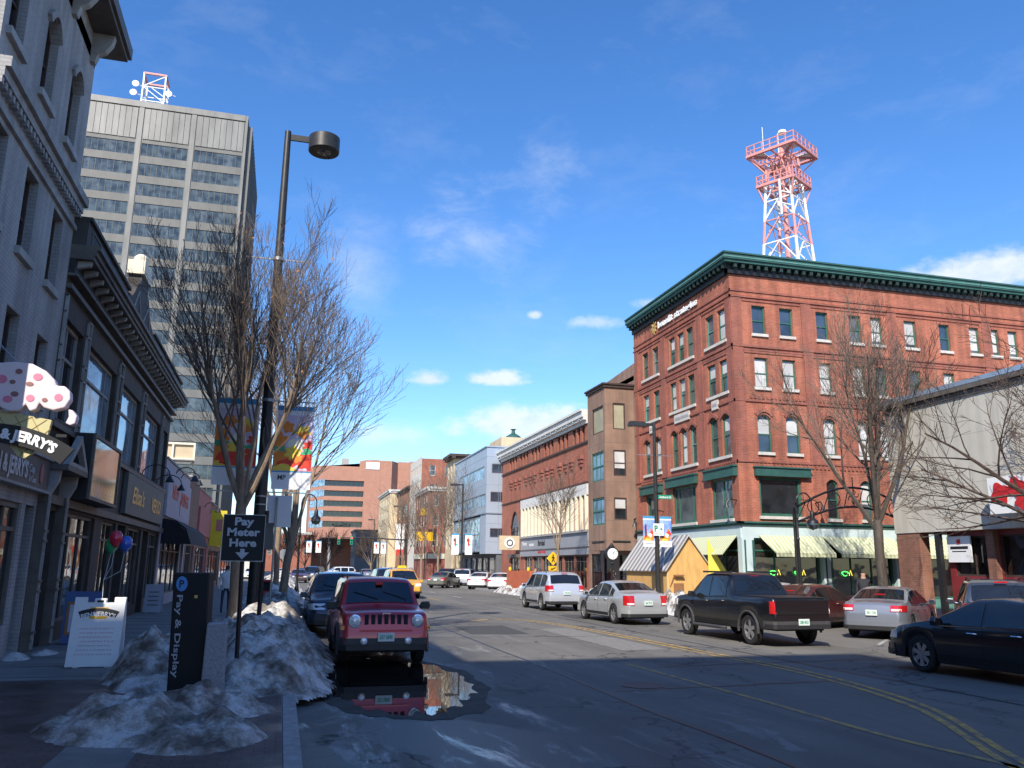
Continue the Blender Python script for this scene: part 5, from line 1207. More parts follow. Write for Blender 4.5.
# ---- red and white communications tower behind the red building
def comm_tower():
    t = thing('lattice_tower', 'red and white steel lattice communications tower with two platforms', 'tower', (41.2, 60, 0))
    cx, cy = 42.3, 61.5; rot = R(30)
    def cor(z, k):
        hw = 1.2 + (36 - z)*.06; a = rot + math.pi/4 + k*math.pi/2
        return Vector((cx + hw*1.414*math.cos(a), cy + hw*1.414*math.sin(a), z))
    seg = [(0, 12, 0), (12, 24, 1), (24, 30.6, 0), (30.6, 32.8, 1), (32.8, 36.6, 0), (36.6, 39.2, 1)]
    for z0, z1, red in seg:
        b = MB()
        for k in range(4): b.bar(cor(z0, k), cor(z1, k), .2)
        n = max(1, int(round((z1-z0)/2.4)))
        for j in range(n):
            a0, a1 = z0+(z1-z0)*j/n, z0+(z1-z0)*(j+1)/n
            for k in range(4):
                k2 = (k+1) % 4; b.bar(cor(a1, k), cor(a1, k2), .10); m_ = (cor(a1, k)+cor(a1, k2))/2
                b.bar(cor(a0, k), m_, .09); b.bar(cor(a0, k2), m_, .09)
        b.build('lattice', 'mast_red' if red else 'mast_white', t)
    def platform(z, hw, deck, name):
        b = MB(); P = []
        for k in range(4):
            a = rot + math.pi/4 + k*math.pi/2; P.append(Vector((cx+hw*1.414*math.cos(a), cy+hw*1.414*math.sin(a), z)))
        for k in range(4):
            b.bar(P[k], P[(k+1) % 4], .24, .24); b.bar(P[k], Vector((cx, cy, z-.05)), .16)
            b.bar((P[k]+P[(k+1) % 4])/2, Vector((cx, cy, z-.05)), .14); b.bar(P[k], cor(z-1.7, k), .12)
            for zz in (.5, 1.0): b.bar(P[k]+Vector((0, 0, zz)), P[(k+1) % 4]+Vector((0, 0, zz)), .07)
            for q in range(6): p = P[k].lerp(P[(k+1) % 4], q/6); b.bar(p, p+Vector((0, 0, 1.05)), .08)
        b.build(name, 'mast_red', t)
        if deck:
            d = MB()
            for i in (-1, 1):
                for j in (-1, 1):
                    c = Vector((cx, cy, z+.05)) + Vector((math.cos(rot), math.sin(rot), 0))*(i*hw*.62) + Vector((-math.sin(rot), math.cos(rot), 0))*(j*hw*.62); s_ = hw*.26
                    ex, ey = Vector((math.cos(rot), math.sin(rot), 0))*s_, Vector((-math.sin(rot), math.cos(rot), 0))*s_
                    q = [c-ex-ey, c+ex-ey, c+ex+ey, c-ex+ey]; d.hexa(q+[p+Vector((0, 0, .06)) for p in q])
            d.build('deck_plate', 'mast_white', t)
    platform(39.2, 2.3, 1, 'top_platform'); platform(36.2, 1.75, 0, 'lower_platform')
    b = MB(); b.tube([(cx, cy, 24), (cx, cy, 40.2)], .22, 8); b.build('cable_riser', 'mast_red', t)
    for z in (33.6, 34.8): b = MB(); q = cor(z, 2); b.bar(q, q+Vector((-1.3, -.2, 0)), .1); b.bar(q+Vector((-1.3, -.2, -1.1)), q+Vector((-1.3, -.2, 1.1)), .14); b.build('antenna', 'mast_white', t)
    for z in (32.0, 34.5): b = MB(); q = cor(z, 0); b.bar(q, q+Vector((.9, -.3, 0)), .1); b.build('antenna', 'mast_white', t)
    b = MB(); b.tube([(cx-.3, cy, 39.2), (cx-.3, cy, 41.6)], .05, 6); b.tube([(cx-1.9, cy, 39.2), (cx-1.9, cy, 42)], .03, 5); b.lathe([(.1, 0), (.42, .1), (.36, .35), (.05, .5)], (cx, cy-.3, 41.4), 10); b.build('beacon', 'mast_white', t)
comm_tower()
# red building's north neighbours / right side fill seen between buildings
plain_block('plain brick rear building beyond the plaza', 44.2, 60, 20, 60, 12, 'red_brick_c')
plain_block('plain brick building across the road behind the viewer', 21.5, 40, -60, -6.2, 11, 'red_brick_b')
# ================================================================ vehicles (local: +Y is forward, ground at z=0)
def smooth_prof(pts, y, win):
    xs = [p[0] for p in pts]; zs = [p[1] for p in pts]; g = np.arange(xs[0]-.3, xs[-1]+.3, .01); v = np.interp(g, xs, zs); n = max(1, int(win/.01))
    k = np.ones(n)/n; v = np.convolve(np.pad(v, n, mode='edge'), k, 'same')[n:-n]; v = np.convolve(np.pad(v, n, mode='edge'), k, 'same')[n:-n]
    return np.interp(y, g, v)
class CarShape:
    def __init__(s, c):
        s.c = c; s.L = c['L']; s.W = c['W']; s.h2 = s.L/2
        ys = list(np.linspace(-s.h2, s.h2, 70)) + [-s.h2+.01, -s.h2+.03, -s.h2+.05, s.h2-.01, s.h2-.03, s.h2-.05]
        Ra = c['r']*1.16
        for a in c['ax']:
            for k in range(13): ys.append(a+Ra*math.cos(math.pi*k/12))
            ys += [a-Ra-.004, a+Ra+.004]
        s.Ra = Ra; s.ys = sorted(set(round(float(y), 4) for y in ys if -s.h2 <= y <= s.h2))
        s.win = c.get('win', .09)
    def top(s, y): return float(smooth_prof(s.c['top'], y, s.win))
    def belt(s, y): return float(np.interp(y, [p[0] for p in s.c['belt']], [p[1] for p in s.c['belt']]))
    def w(s, y):
        d = s.h2-abs(y); q = max(0, 1-d/.62); return s.W/2*(1-.02*min(1, abs(y)/s.h2)-s.c.get('nose', .15)*q**2.6)
    def zlo(s, y):
        z = s.c['zc'] + .06*max(0, 1-(s.h2-abs(y))/.5)
        for a in s.c['ax']:
            if abs(y-a) <= s.Ra+.001: z = max(z, s.c['r']+math.sqrt(max(0, s.Ra**2-(y-a)**2)))
        return z
    def ring(s, y):
        t = s.top(y); lo = min(s.zlo(y), t-.08); b = min(s.belt(y), t-.03); b = max(b, lo+.04); g = t-b; w = s.w(y); tm = s.c.get('tumble', .30)
        gg = max(0, g-.05)
        return [(w-.035, lo), (w-.008, lo+(b-lo)*.3), (w, lo+(b-lo)*.62), (w-.012, lo+(b-lo)*.86), (w-.04, b),
                (w-.055-tm*gg*.45, b+g*.45), (w-.07-tm*gg*.85, b+g*.84), (w-.12-tm*gg*.98, b+g*.96), (w-.2-tm*gg, t-.004), ((w-.2-tm*gg)*.55, t+.012), (0, t+.018)]
    def sx(s, y, z):
        R_ = s.ring(y)[:9]; zs = [p[1] for p in R_]; xs = [p[0] for p in R_]; return float(np.interp(z, zs, xs))
    def yE(s, z, e):
        """end of the centre profile at height z (e=+1 front, -1 rear)"""
        if e > 0: rng = np.arange(s.h2, 0, -.01)
        else: rng = np.arange(-s.h2, 0, .01)
        for y in rng:
            if s.top(y) >= z: return float(y)
        return e*s.h2
    def body(s, t, paint):
        mb = MB(); n = 11; vs = []
        for y in s.ys:
            r_ = s.ring(y); vs += [(x, y, z) for x, z in r_] + [(-x, y, z) for x, z in r_[:-1][::-1]]
        m_ = 2*n-1; fs = []
        for i in range(len(s.ys)-1):
            for k in range(m_-1): fs.append((i*m_+k, i*m_+k+1, (i+1)*m_+k+1, (i+1)*m_+k))
        fs.append(tuple(range(m_))); fs.append(tuple((len(s.ys)-1)*m_+k for k in range(m_)))
        mb.add(vs, fs); return mb.build('body', paint, t, smooth=34)
    def under(s, t):
        mb = MB(); c = s.c; mb.box(-s.W/2+.25, s.W/2-.25, -s.h2+.12, s.h2-.12, c['zc']-.02, .62)
        for a in c['ax']:
            mb.box(-s.W/2+.06, s.W/2-.06, a-s.Ra-.0, a+s.Ra, c['r']+.1, s.Ra+c['r']-.02)
        a0, a1 = c['ax']; mb.box(-s.W/2+.06, s.W/2-.06, a0+s.Ra, a1-s.Ra, c['zc']-.03, c['zc']+.12)
        return mb.build('underbody', 'cab_dark', t)
    def glass_side(s, t, y0, y1, sg, frac=.86, par=None):
        mb = MB(); n = 12; A = []; 
        for i in range(n+1):
            y = y0+(y1-y0)*i/n; b = min(s.belt(y), s.top(y)-.03); g = s.top(y)-b; zl = b+.035; zh = b+g*frac-.01
            if zh < zl+.02: zh = zl+.004
            row = []
            for k in range(4):
                z = zl+(zh-zl)*k/3; row.append((sg*(s.sx(y, z)+.008), y, z))
            A.append(row)
        for i in range(n):
            for k in range(3): mb.quad(A[i][k], A[i][k+1], A[i+1][k+1], A[i+1][k])
        return mb.build('side_window', 'car_glass', t, smooth=True)
    def glass_end(s, t, y0, y1, name):
        mb = MB(); n = 10; A = []
        for i in range(n+1):
            y = y0+(y1-y0)*i/n; R_ = s.ring(y); t_ = R_[8]; row = []
            for k in range(9):
                f = -1+2*k/8; x = f*(R_[7][0]-.035*1); ax = abs(x)
                z = float(np.interp(ax, [0, R_[9][0], R_[8][0], R_[7][0]], [R_[10][1], R_[9][1], R_[8][1], R_[7][1]]))
                row.append((x, y, z))
            A.append(row)
        # push outward along the slope
        sl = (s.top(y1)-s.top(y0))/(y1-y0); nn_ = Vector((0, -sl, 1)).normalized()*.012
        A = [[(p[0], p[1]+nn_.y, p[2]+nn_.z) for p in r_] for r_ in A]
        for i in range(n):
            for k in range(8): mb.quad(A[i][k], A[i][k+1], A[i+1][k+1], A[i+1][k])
        return mb.build(name, 'car_glass', t, smooth=True)
    def wrap(s, mb, z0, z1, ys, xin, e, off=.012, sgs=(1, -1), dz=0, th=.05):
        """strip that follows the side and turns the corner to x=xin on the end face"""
        for sg in sgs:
            rows = []
            for z in (z0, z1):
                yE = s.yE(z, e); pts = []
                yy = list(np.linspace(ys*e, yE-.03*e, 8)) if abs(yE) > abs(ys)+.05 else [yE-.05*e]
                for y in yy: pts.append(Vector((s.w(y)+off-.012, y, z)))
                wE = s.w(yE); pts.append(Vector((wE-.03, yE+off*e*.6, z)))
                for k in range(1, 4): x = (wE-.06)+(xin-(wE-.06))*k/3; pts.append(Vector((x, yE+off*e, z)))
                rows.append(pts)
            n = min(len(rows[0]), len(rows[1]))
            lo = [(sg*p.x, p.y, p.z) for p in rows[0][-n:]]; hi = [(sg*p.x, p.y, p.z) for p in rows[1][-n:]]
            for i in range(n-1): mb.quad(lo[i], lo[i+1], hi[i+1], hi[i])
            inn = lambda p: (p[0]-sg*th*.6, p[1]-e*th, p[2])
            for i in range(n-1): mb.quad(hi[i], hi[i+1], inn(hi[i+1]), inn(hi[i])); mb.quad(lo[i], lo[i+1], inn(lo[i+1]), inn(lo[i]))
            for i in (0, n-1): mb.quad(lo[i], hi[i], inn(hi[i]), inn(lo[i]))
WHEEL = {}
def wheel(t, x, y, r, sg, spokes=5, wd=.2, steel=False):
    key = (round(r, 3), spokes, sg)
    if key in WHEEL:
        c = WHEEL[key].copy(); col.objects.link(c); c.parent = t; c.location = (x, y, r)
        for ch in WHEEL[key].children: d = ch.copy(); col.objects.link(d); d.parent = c
        return c
    O = (0, 0, 0); mb = MB(); h = wd/2
    mb.lathe([(0, -h*.5*sg), (r*.60, -h*.5*sg), (r*.60, h*.25*sg), (0, h*.25*sg)], O, 20, 'x'); w = mb.build('wheel', 'trim_black', t); 
    w.location = (x, y, r)
    mb = MB(); mb.lathe([(r*.66, -h), (r*.9, -h), (r*.985, -h*.7), (r, 0), (r*.985, h*.7), (r*.9, h), (r*.66, h), (r*.63, h*.5), (r*.63, -h*.5), (r*.66, -h)], O, 28, 'x')
    mb.build('tyre', 'tyre_rubber', w, smooth=True)
    mb = MB(); q = h*.8*sg
    mb.lathe([(r*.62, q*.3), (r*.665, q*.9), (r*.665, q*1.1), (r*.62, q*1.05), (r*.6, q*.3)], O, 28, 'x')
    mb.lathe([(0, q*.95), (r*.13, q*.9), (r*.16, q*.5)], O, 14, 'x')
    for k in range(spokes):
        a = 2*math.pi*k/spokes+.3; ca, sa = math.cos(a), math.sin(a); P = []
        for rad, wdt in ((r*.1, r*.10), (r*.63, r*.135)):
            for xx in (q*.55, q*.95):
                for sn in (-1, 1): P.append((xx, rad*ca-sn*wdt*sa, rad*sa+sn*wdt*ca))
        mb.hexa([P[0], P[1], P[3], P[2], P[4], P[5], P[7], P[6]])
    mb.build('rim', 'wheel_alloy', w)
    WHEEL[key] = w; return w
def make_car(name, label, cat, loc, rz, c, paint, kind, group=None, detail=2, plate='', lit=False):
    t = thing(name, label, cat, loc, rz, group, local=True); s = CarShape(c); h2 = s.h2
    s.body(t, paint); s.under(t)
    for sg in (1, -1):
        for (a, b_) in c['sw']: s.glass_side(t, a, b_, sg)
        for a in c['ax']: wheel(t, sg*(s.W/2-.13), a, c['r'], sg, c.get('spokes', 5))
    s.glass_end(t, *c['ws'], 'windscreen'); s.glass_end(t, *c['bl'], 'rear_window')
    # bumpers
    bm_ = c.get('bump', paint)
    for e, nm in ((1, 'front_bumper'), (-1, 'rear_bumper')):
        mb = MB(); s.wrap(mb, c['zc']+.08, c.get('bz', .50), h2-.35, 0.0, e, .03, th=.08); mb.build(nm, bm_, t)
        mb = MB(); s.wrap(mb, c['zc']+.03, c['zc']+.14, h2-.3, 0.0, e, .034, th=.08); mb.build('lower_trim', 'trim_black', t)
    if detail > 1:
        # door gaps, handles, sill and belt trim
        for sg in (1, -1):
            mb = MB()
            for y in c['gaps']:
                zs = np.linspace(c['zc']+.10, s.belt(y)-.0, 7)
                for z0, z1 in zip(zs[:-1], zs[1:]):
                    y0 = y + (0.0); 
                    if s.zlo(y) > z0: continue
                    mb.hexa([(sg*(s.sx(y, z0)-.01), y-.006, z0), (sg*(s.sx(y, z0)+.003), y-.006, z0), (sg*(s.sx(y, z0)+.003), y+.006, z0), (sg*(s.sx(y, z0)-.01), y+.006, z0),
                             (sg*(s.sx(y, z1)-.01), y-.006, z1), (sg*(s.sx(y, z1)+.003), y-.006, z1), (sg*(s.sx(y, z1)+.003), y+.006, z1), (sg*(s.sx(y, z1)-.01), y+.006, z1)])
            mb.build('door_gap', 'cab_dark', t)
            for y in c['hnd']:
                z = s.belt(y)-.10; x = s.sx(y, z); mb = MB(); mb.tube([(sg*(x-.01), y-.1, z), (sg*(x+.035), y-.07, z+.005), (sg*(x+.035), y+.07, z+.005), (sg*(x-.01), y+.1, z)], .014, 6); mb.build('door_handle', c.get('hm', paint), t)
            mb = MB(); ya, yb = c['sw'][0][0]-.05, c['sw'][-1][1]+.02; P = [(sg*(s.sx(y, s.belt(y)+.01)+.006), y, s.belt(y)+.012) for y in np.linspace(ya, yb, 14)]; mb.tube(P, .011, 5); mb.build('belt_trim', c.get('bt', 'trim_black'), t)
            mb = MB(); a0, a1 = c['ax']; yy = np.linspace(a0+s.Ra+.03, a1-s.Ra-.03, 8)
            for y0, y1 in zip(yy[:-1], yy[1:]): mb.quad((sg*(s.w(y0)+.004), y0, c['zc']+.13), (sg*(s.w(y1)+.004), y1, c['zc']+.13), (sg*(s.w(y1)-.05), y1, c['zc']-.03), (sg*(s.w(y0)-.05), y0, c['zc']-.03))
            mb.build('sill_trim', 'trim_black', t)
    for sg in (1, -1):
        y = c['mir']; z = s.belt(y)+.09; x = s.sx(y, s.belt(y)+.02); mb = MB(); mb.prism([(0, -.07), (.18, -.075), (.21, .0), (.18, .08), (.03, .07), (-.01, 0)], lambda a, b_, d: (sg*(x+.04+a), y+d, z+b_), -.06, .07)
        mb.bar((sg*(x-.03), y, z-.06), (sg*(x+.08), y, z-.03), .05); mo = mb.build('wing_mirror', c.get('mm', paint), t, bevel=.015)
        mb = MB(); mb.prism([(.04, -.055), (.17, -.06), (.19, 0), (.17, .06), (.05, .055)], lambda a, b_, d: (sg*(x+.04+a), y+d, z+b_), -.066, -.061); mb.build('mirror_glass', 'chrome', mo)
    # lights
    for sg in (1, -1):
        lr = 'lamp_red_lit' if lit else 'lamp_red'
        if c.get('tail') != 'none':
            tz0, tz1, ty, tx = c['tail']; mb = MB(); s.wrap(mb, tz0, tz1, h2-ty, tx, -1, .02, (sg,)); mb.build('tail_light', lr, t); mb = MB(); s.wrap(mb, tz0+.015, tz0+.075, .0+h2-.02, tx+.02, -1, .027, (sg,)); mb.build('reversing_light', 'lamp_clear', t) if ty > .15 else None
        if c.get('head') != 'round':
            tz0, tz1, ty, tx = c['head']; mb = MB(); s.wrap(mb, tz0, tz1, h2-ty, tx, 1, .02, (sg,)); mb.build('headlight', 'lamp_clear', t)
    # grille, plate
    if 'grille' in c:
        gx, g0, g1 = c['grille']; mb = MB(); y0, y1 = s.yE(g0, 1), s.yE(g1, 1)
        mb.hexa([(-gx, y0-.03, g0), (gx, y0-.03, g0), (gx, y0+.025, g0), (-gx, y0+.025, g0), (-gx, y1-.03, g1), (gx, y1-.03, g1), (gx, y1+.025, g1), (-gx, y1+.025, g1)]); gr_ = mb.build('grille', 'trim_black', t)
        mb = MB()
        for q in (.33, .66): z = g0+(g1-g0)*q; yy = y0+(y1-y0)*q; mb.box(-gx+.03, gx-.03, yy+.02, yy+.035, z-.012, z+.012)
        mb.build('grille_bar', 'chrome', gr_)
    pz, e = c.get('plate', (.72, -1)); yE = s.yE(pz, e)
    for pz, e in c.get('plates', [c.get('plate', (.72, -1))]):
        yE = e*max(abs(s.yE(pz-.08, e)), abs(s.yE(pz, e))); mb = MB(); 
        mb.box(-.155, .155, yE+e*.036, yE+e*.05, pz-.078, pz+.078); pl = mb.build('number_plate', 'plate', t)
        if plate and detail > 1: l = MB(); text(l, plate, lambda a, z, d: (-e*a, yE+e*(.051+d), pz+z), 0, 0, .07, .24, depth=.003, bold=.02); l.build('lettering', 'sign_green', pl)
    if 'third' in c:
        y, z = c['third']; mb = MB(); mb.box(-.14, .14, y-.03, y+.0, z, z+.035); mb.build('brake_light', lr, t)
    if c.get('rails'):
        for sg in (1, -1):
            a, b_ = c['rails']; mb = MB(); xr = lambda y: s.ring(y)[7][0]-.03; yy = np.linspace(a, b_, 7)
            P = [(sg*xr(a), a, s.top(a)-.04)] + [(sg*xr(y), y, s.top(y)+.045) for y in yy[1:-1]] + [(sg*xr(b_), b_, s.top(b_)-.04)]; mb.tube(P, .018, 6); mb.build('roof_rail', 'trim_black', t)
    # inside: dark seats seen as shapes through nothing, only the wipers outside
    if detail > 1:
        mb = MB(); y0, y1 = c['ws']; yb = max(y0, y1); ym = (y0+y1)/2
        for sg in (0, 1):
            x0 = -.55+sg*.6; mb.tube([(x0, yb-.04, s.top(yb-.04)+.05), (x0+.48, yb-.2, s.top(yb-.2)+.04)], .008, 4)
        mb.build('wiper', 'trim_black', t)
    return t, s
SEDAN = dict(L=4.62, W=1.81, zc=.24, r=.325, ax=(-1.32, 1.42), nose=.2, top=[(-2.31,.55),(-2.29,.92),(-2.18,1.0),(-1.62,1.04),(-1.5,1.06),(-.72,1.385),(-.2,1.43),(.3,1.40),(1.12,1.02),(1.3,.97),(2.0,.83),(2.24,.70),(2.31,.48)],
    belt=[(-2.3,.95),(2.3,.86)], sw=[(-1.28,-.98),(-.90,-.08),(.0,.98)], ws=(.42,1.08), bl=(-1.44,-.82), gaps=(-.94,-.04,1.05), hnd=(-.72,.18), mir=.86, tail=(.68,.90,.30,.48), head=(.60,.74,.42,.48), grille=(.42,.5,.66), plates=[(.74,-1)], third=(-1.18,1.2), tumble=.42, spokes=5)
VOLVO = dict(SEDAN, tail=(.66,.98,.22,.50), top=[(-2.31,.55),(-2.29,.98),(-2.2,1.04),(-1.7,1.07),(-1.55,1.09),(-.72,1.40),(-.2,1.45),(.3,1.42),(1.12,1.02),(1.3,.97),(2.0,.84),(2.24,.72),(2.31,.48)])
SUV = dict(L=4.68, W=1.89, zc=.30, r=.36, ax=(-1.35, 1.36), nose=.16, top=[(-2.34,.55),(-2.31,1.02),(-2.22,1.14),(-1.93,1.60),(-1.6,1.68),(0,1.70),(.55,1.65),(1.28,1.14),(1.45,1.09),(2.1,.96),(2.3,.80),(2.34,.55)],
    belt=[(-2.3,1.08),(2.3,.94)], sw=[(-1.95,-1.22),(-1.10,-.14),(-.04,1.12)], ws=(.68,1.22), bl=(-2.19,-1.95), gaps=(-1.15,-.09,1.15), hnd=(-.95,.1), mir=.95, tail=(.86,1.12,.34,.60), head=(.72,.88,.45,.5), grille=(.45,.6,.8), plates=[(.80,-1)], third=(-1.98,1.63), tumble=.26, bz=.58, bump='paint_silver', rails=(-1.5,.4))
JEEP = dict(L=4.41, W=1.76, zc=.30, r=.35, ax=(-1.33, 1.31), nose=.10, win=.05, top=[(-2.2,.6),(-2.18,1.1),(-1.98,1.58),(-1.7,1.64),(.3,1.64),(.5,1.60),(1.0,1.12),(1.12,1.08),(1.9,1.035),(2.1,.99),(2.17,.90),(2.2,.5)],
    belt=[(-2.2,1.08),(2.2,.97)], sw=[(-1.85,-1.1),(-1.0,-.1),(.0,.88)], ws=(.56,.98), bl=(-2.14,-2.0), gaps=(-1.05,-.05,.98), hnd=(-.85,.15), mir=.78, tail=(.9,1.15,.12,.6), head='round', plates=[(.57,1)], tumble=.20, bz=.55, bump='trim_grey', mm='trim_black', rails=(-1.6,.2))
PICKUP = dict(L=5.3, W=1.87, zc=.42, r=.385, ax=(-1.62, 1.70), nose=.12, win=.06, top=[(-2.65,.7),(-2.64,1.16),(-2.58,1.20),(-.92,1.20),(-.84,1.24),(-.62,1.70),(-.4,1.79),(.5,1.81),(.85,1.76),(1.42,1.26),(1.58,1.20),(2.35,1.10),(2.58,.92),(2.65,.6)],
    belt=[(-2.6,1.16),(-.8,1.17),(2.6,1.06)], sw=[(-.5,.28),(.38,1.28)], ws=(.94,1.40), bl=(-.84,-.60), gaps=(-.58,.33,1.32), hnd=(-.36,.5), mir=1.12, tail=(.82,1.12,.13,.78), head=(.85,1.02,.4,.55), grille=(.5,.72,.98), plates=[(.62,-1)], third=(-.55,1.70), tumble=.22, bz=.64, bump='trim_grey', mm='trim_black')
VAN = dict(SUV, L=4.9, W=1.95, top=[(-2.45,.55),(-2.42,1.02),(-2.3,1.3),(-2.1,1.62),(-1.8,1.70),(0,1.74),(.6,1.66),(1.6,1.08),(1.75,1.03),(2.2,.9),(2.4,.72),(2.45,.5)], belt=[(-2.4,1.05),(2.4,.88)], ws=(.72,1.58), bl=(-2.3,-2.12), sw=[(-2.0,-1.2),(-1.1,-.1),(0,1.3)], gaps=(-1.15,-.05,1.35), mir=1.15, bump='paint_yellow', bz=.5)
P180 = math.pi
# parked red off-roader with the seven-slot nose, facing the viewer
t, s = make_car('parked_car', 'dark red boxy off-road car facing the viewer, nose over the puddle', 'car', (2.02, 18.75, 0), P180, JEEP, 'paint_red', 'jeep', plate='357 5890')
yN = s.yE(.85, 1)
for sg in (1, -1):
    mb = MB(); c_ = (sg*.60, yN-.02, .86); mb.lathe([(.125, 0), (.125, .045), (.105, .05)], c_, 24, 'y'); hl = mb.build('headlight', 'chrome', t)
    mb = MB(); mb.lathe([(.105, .048), (.07, .07), (0, .078)], c_, 20, 'y'); mb.build('lens', 'lamp_clear', hl, smooth=True)
    mb = MB(); mb.box(sg*.72, sg*.86, yN-.16, yN-.0, .70, .77); mb.build('indicator', 'lamp_amber', t)
    mb = MB(); mb.lathe([(.065, 0), (.065, .03), (.04, .05), (0, .055)], (sg*.42, s.yE(.52, 1)+.03, .50), 16, 'y'); mb.build('fog_lamp', 'lamp_clear', t)
    for a in JEEP['ax']:    # dark flared arch trim
        mb = MB(); P = [(sg*(s.w(a)+.005), a+s.Ra*1.03*math.cos(q), .35+s.Ra*1.03*math.sin(q)) for q in np.linspace(-.25, P180+.25, 15)]; mb.tube(P, .035, 6); mb.build('arch_trim', 'trim_grey', t)
for k in range(7):
    x = (k-3)*.125; mb = MB(); mb.box(x-.038, x+.038, yN-.04, yN+.018, .76, .98); mb.build('grille_slot', 'cab_dark', t)
mb = MB(); mb.box(-.5, .5, s.yE(.68,1)-.02, s.yE(.68,1)+.02, .67, .70); mb.build('bumper_step', 'paint_red', t)
mb = MB(); mb.box(-.55, .55, 1.9, 2.235, .33, .42); mb.build('air_intake', 'cab_dark', t)
mb = MB(); mb.lathe([(.07, 0), (.07, .03)], (0, .83, 1.50), 12, 'y'); 
mb = MB(); text(mb, 'Jeep', lambda a, z, d: (-a, yN-.0+d, 1.01+z*.6), 0, 0, .05, .17, depth=.008, bold=.02); mb.build('badge', 'chrome', t)
mb = MB(); mb.box(-.07, .07, .62, .70, 1.505, 1.56); mb.build('permit_tag', 'letter_red', t)
make_car('parked_car', 'dark blue SUV parked right behind the dark red off-road car', 'car', (1.72, 26.0, 0), P180, dict(SUV, W=1.92, bump='paint_navy'), 'paint_navy', 'suv')
make_car('taxi', 'yellow taxi minivan driving toward the viewer with a small roof sign', 'taxi', (7.2, 52.5, 0), P180, dict(VAN), 'paint_yellow', 'van')
tx = [o for o in bpy.data.objects if o.name == 'taxi'][0]
mb = MB(); mb.prism([(-.3, 0), (.3, 0), (.22, .16), (-.22, .16)], lambda a, b_, d: (a, d+.2, 1.76+b_), -.08, .08); mb.build('roof_sign', 'yellow_board', tx)
make_car('driving_car', 'silver SUV in the far lane ahead of the silver sedan', 'car', (12.32, 38.3, 0), 0, SUV, 'paint_silver', 'suv', plate='318 204')
make_car('driving_car', 'silver sedan with large red tail lights between the silver SUV and the black pickup', 'car', (12.12, 29.35, 0), R(2), VOLVO, 'paint_silver_b', 'sedan', plate='264 7715')
t, s = make_car('pickup_truck', 'black crew-cab pickup truck with alloy wheels in the far lane', 'pickup truck', (12.66, 21.55, 0), R(1.5), PICKUP, 'paint_black', 'pickup', plate='288 4021', lit=False)
mb = MB(); mb.box(-.72, .72, -2.60, -.95, 1.195, 1.225); mb.build('bed_cover', 'trim_black', t)
mb = MB(); mb.box(-.78, .78, -2.668, -2.64, .80, 1.16); mb.build('tailgate', 'paint_black', t, bevel=.01)
for sg in (1, -1):
    mb = MB(); mb.tube([(sg*.93, -.55, .36), (sg*1.0, -.45, .36), (sg*1.0, 1.1, .36), (sg*.93, 1.2, .36)], .045, 8); mb.build('side_step', 'trim_grey', t)
    for a in PICKUP['ax']:
        mb = MB(); P = [(sg*(s.w(a)+.006), a+s.Ra*1.03*math.cos(q), .385+s.Ra*1.03*math.sin(q)) for q in np.linspace(-.15, P180+.15, 15)]; mb.tube(P, .035, 6); mb.build('arch_trim', 'trim_grey', t)
    mb = MB(); mb.box(sg*.70, sg*.76, -.6, .9, 1.80, 1.85); mb.build('roof_rail', 'trim_black', t)
make_car('driving_car', 'black sedan cut off by the right edge, nearest of the cars in the far lane', 'car', (13.0, 12.72, 0), R(4), dict(SEDAN, hm='chrome', bt='chrome', L=4.85, spokes=7, r=.34), 'paint_black_b', 'sedan')
make_car('parked_car', 'grey-blue sedan parked nose-in at an angle with its boot toward the viewer', 'car', (18.05, 22.2, 0), -R(52), dict(SEDAN, tail=(.78,.95,.34,.50)), 'paint_grey', 'sedan', group=None, plate='301 118')
make_car('parked_car', 'maroon sedan parked at an angle behind the black pickup', 'car', (17.6, 25.6, 0), -R(66), SEDAN, 'paint_maroon', 'sedan')
make_car('parked_car', 'pale blue-white sedan half hidden beyond the maroon sedan', 'car', (18.4, 29.2, 0), -R(62), SEDAN, 'paint_silver', 'sedan', detail=1)
make_car('parked_car', 'slate blue SUV parked nose-in behind the black sedan at the right', 'car', (18.7, 18.9, 0), -R(40), dict(SUV, bump='paint_slate'), 'paint_slate', 'suv', plate='275 993')
# far right-hand row and distant traffic
make_car('driving_car', 'sage grey sedan turning at an angle just beyond the yellow taxi', 'car', (14.4, 76.0, 0), -R(32), SEDAN, 'paint_sage', 'sedan', detail=1)
make_car('parked_car', 'white sedan nearest the orange wooden barrier', 'car', (17.6, 67.6, 0), -R(25), SEDAN, 'paint_white', 'sedan', detail=1)
make_car('parked_car', 'white sedan partly hidden behind the other white sedan', 'car', (17.0, 72.5, 0), -R(25), SEDAN, 'paint_white', 'sedan', detail=1)
make_car('parked_car', 'silver SUV parked beyond the two white sedans', 'car', (16.9, 79.0, 0), -R(20), SUV, 'paint_silver', 'suv', detail=1)
t, s = make_car('parked_car', 'dark SUV with a spare wheel on its back door', 'car', (16.2, 84.0, 0), -R(15), dict(SUV, bump='paint_black'), 'paint_black', 'suv', detail=1)
mb = MB(); mb.lathe([(.3, .02), (.36, -.04), (.36, -.14), (.28, -.18), (.1, -.19)], (0, -2.34, .95), 18, 'y'); mb.build('spare_wheel', 'trim_grey', t)
make_car('driving_car', 'red sedan ahead of the sage grey sedan', 'car', (12.4, 88.5, 0), 0, SEDAN, 'paint_red', 'sedan', detail=1, lit=True)
make_car('driving_car', 'white SUV crossing the far junction', 'car', (7.6, 118, 0), R(100), dict(SUV, bump='paint_white'), 'paint_white', 'suv', detail=1)
make_car('driving_car', 'black car following close behind the yellow taxi', 'car', (7.2, 60, 0), P180, dict(VAN, bump='paint_black'), 'paint_black', 'van', detail=1)
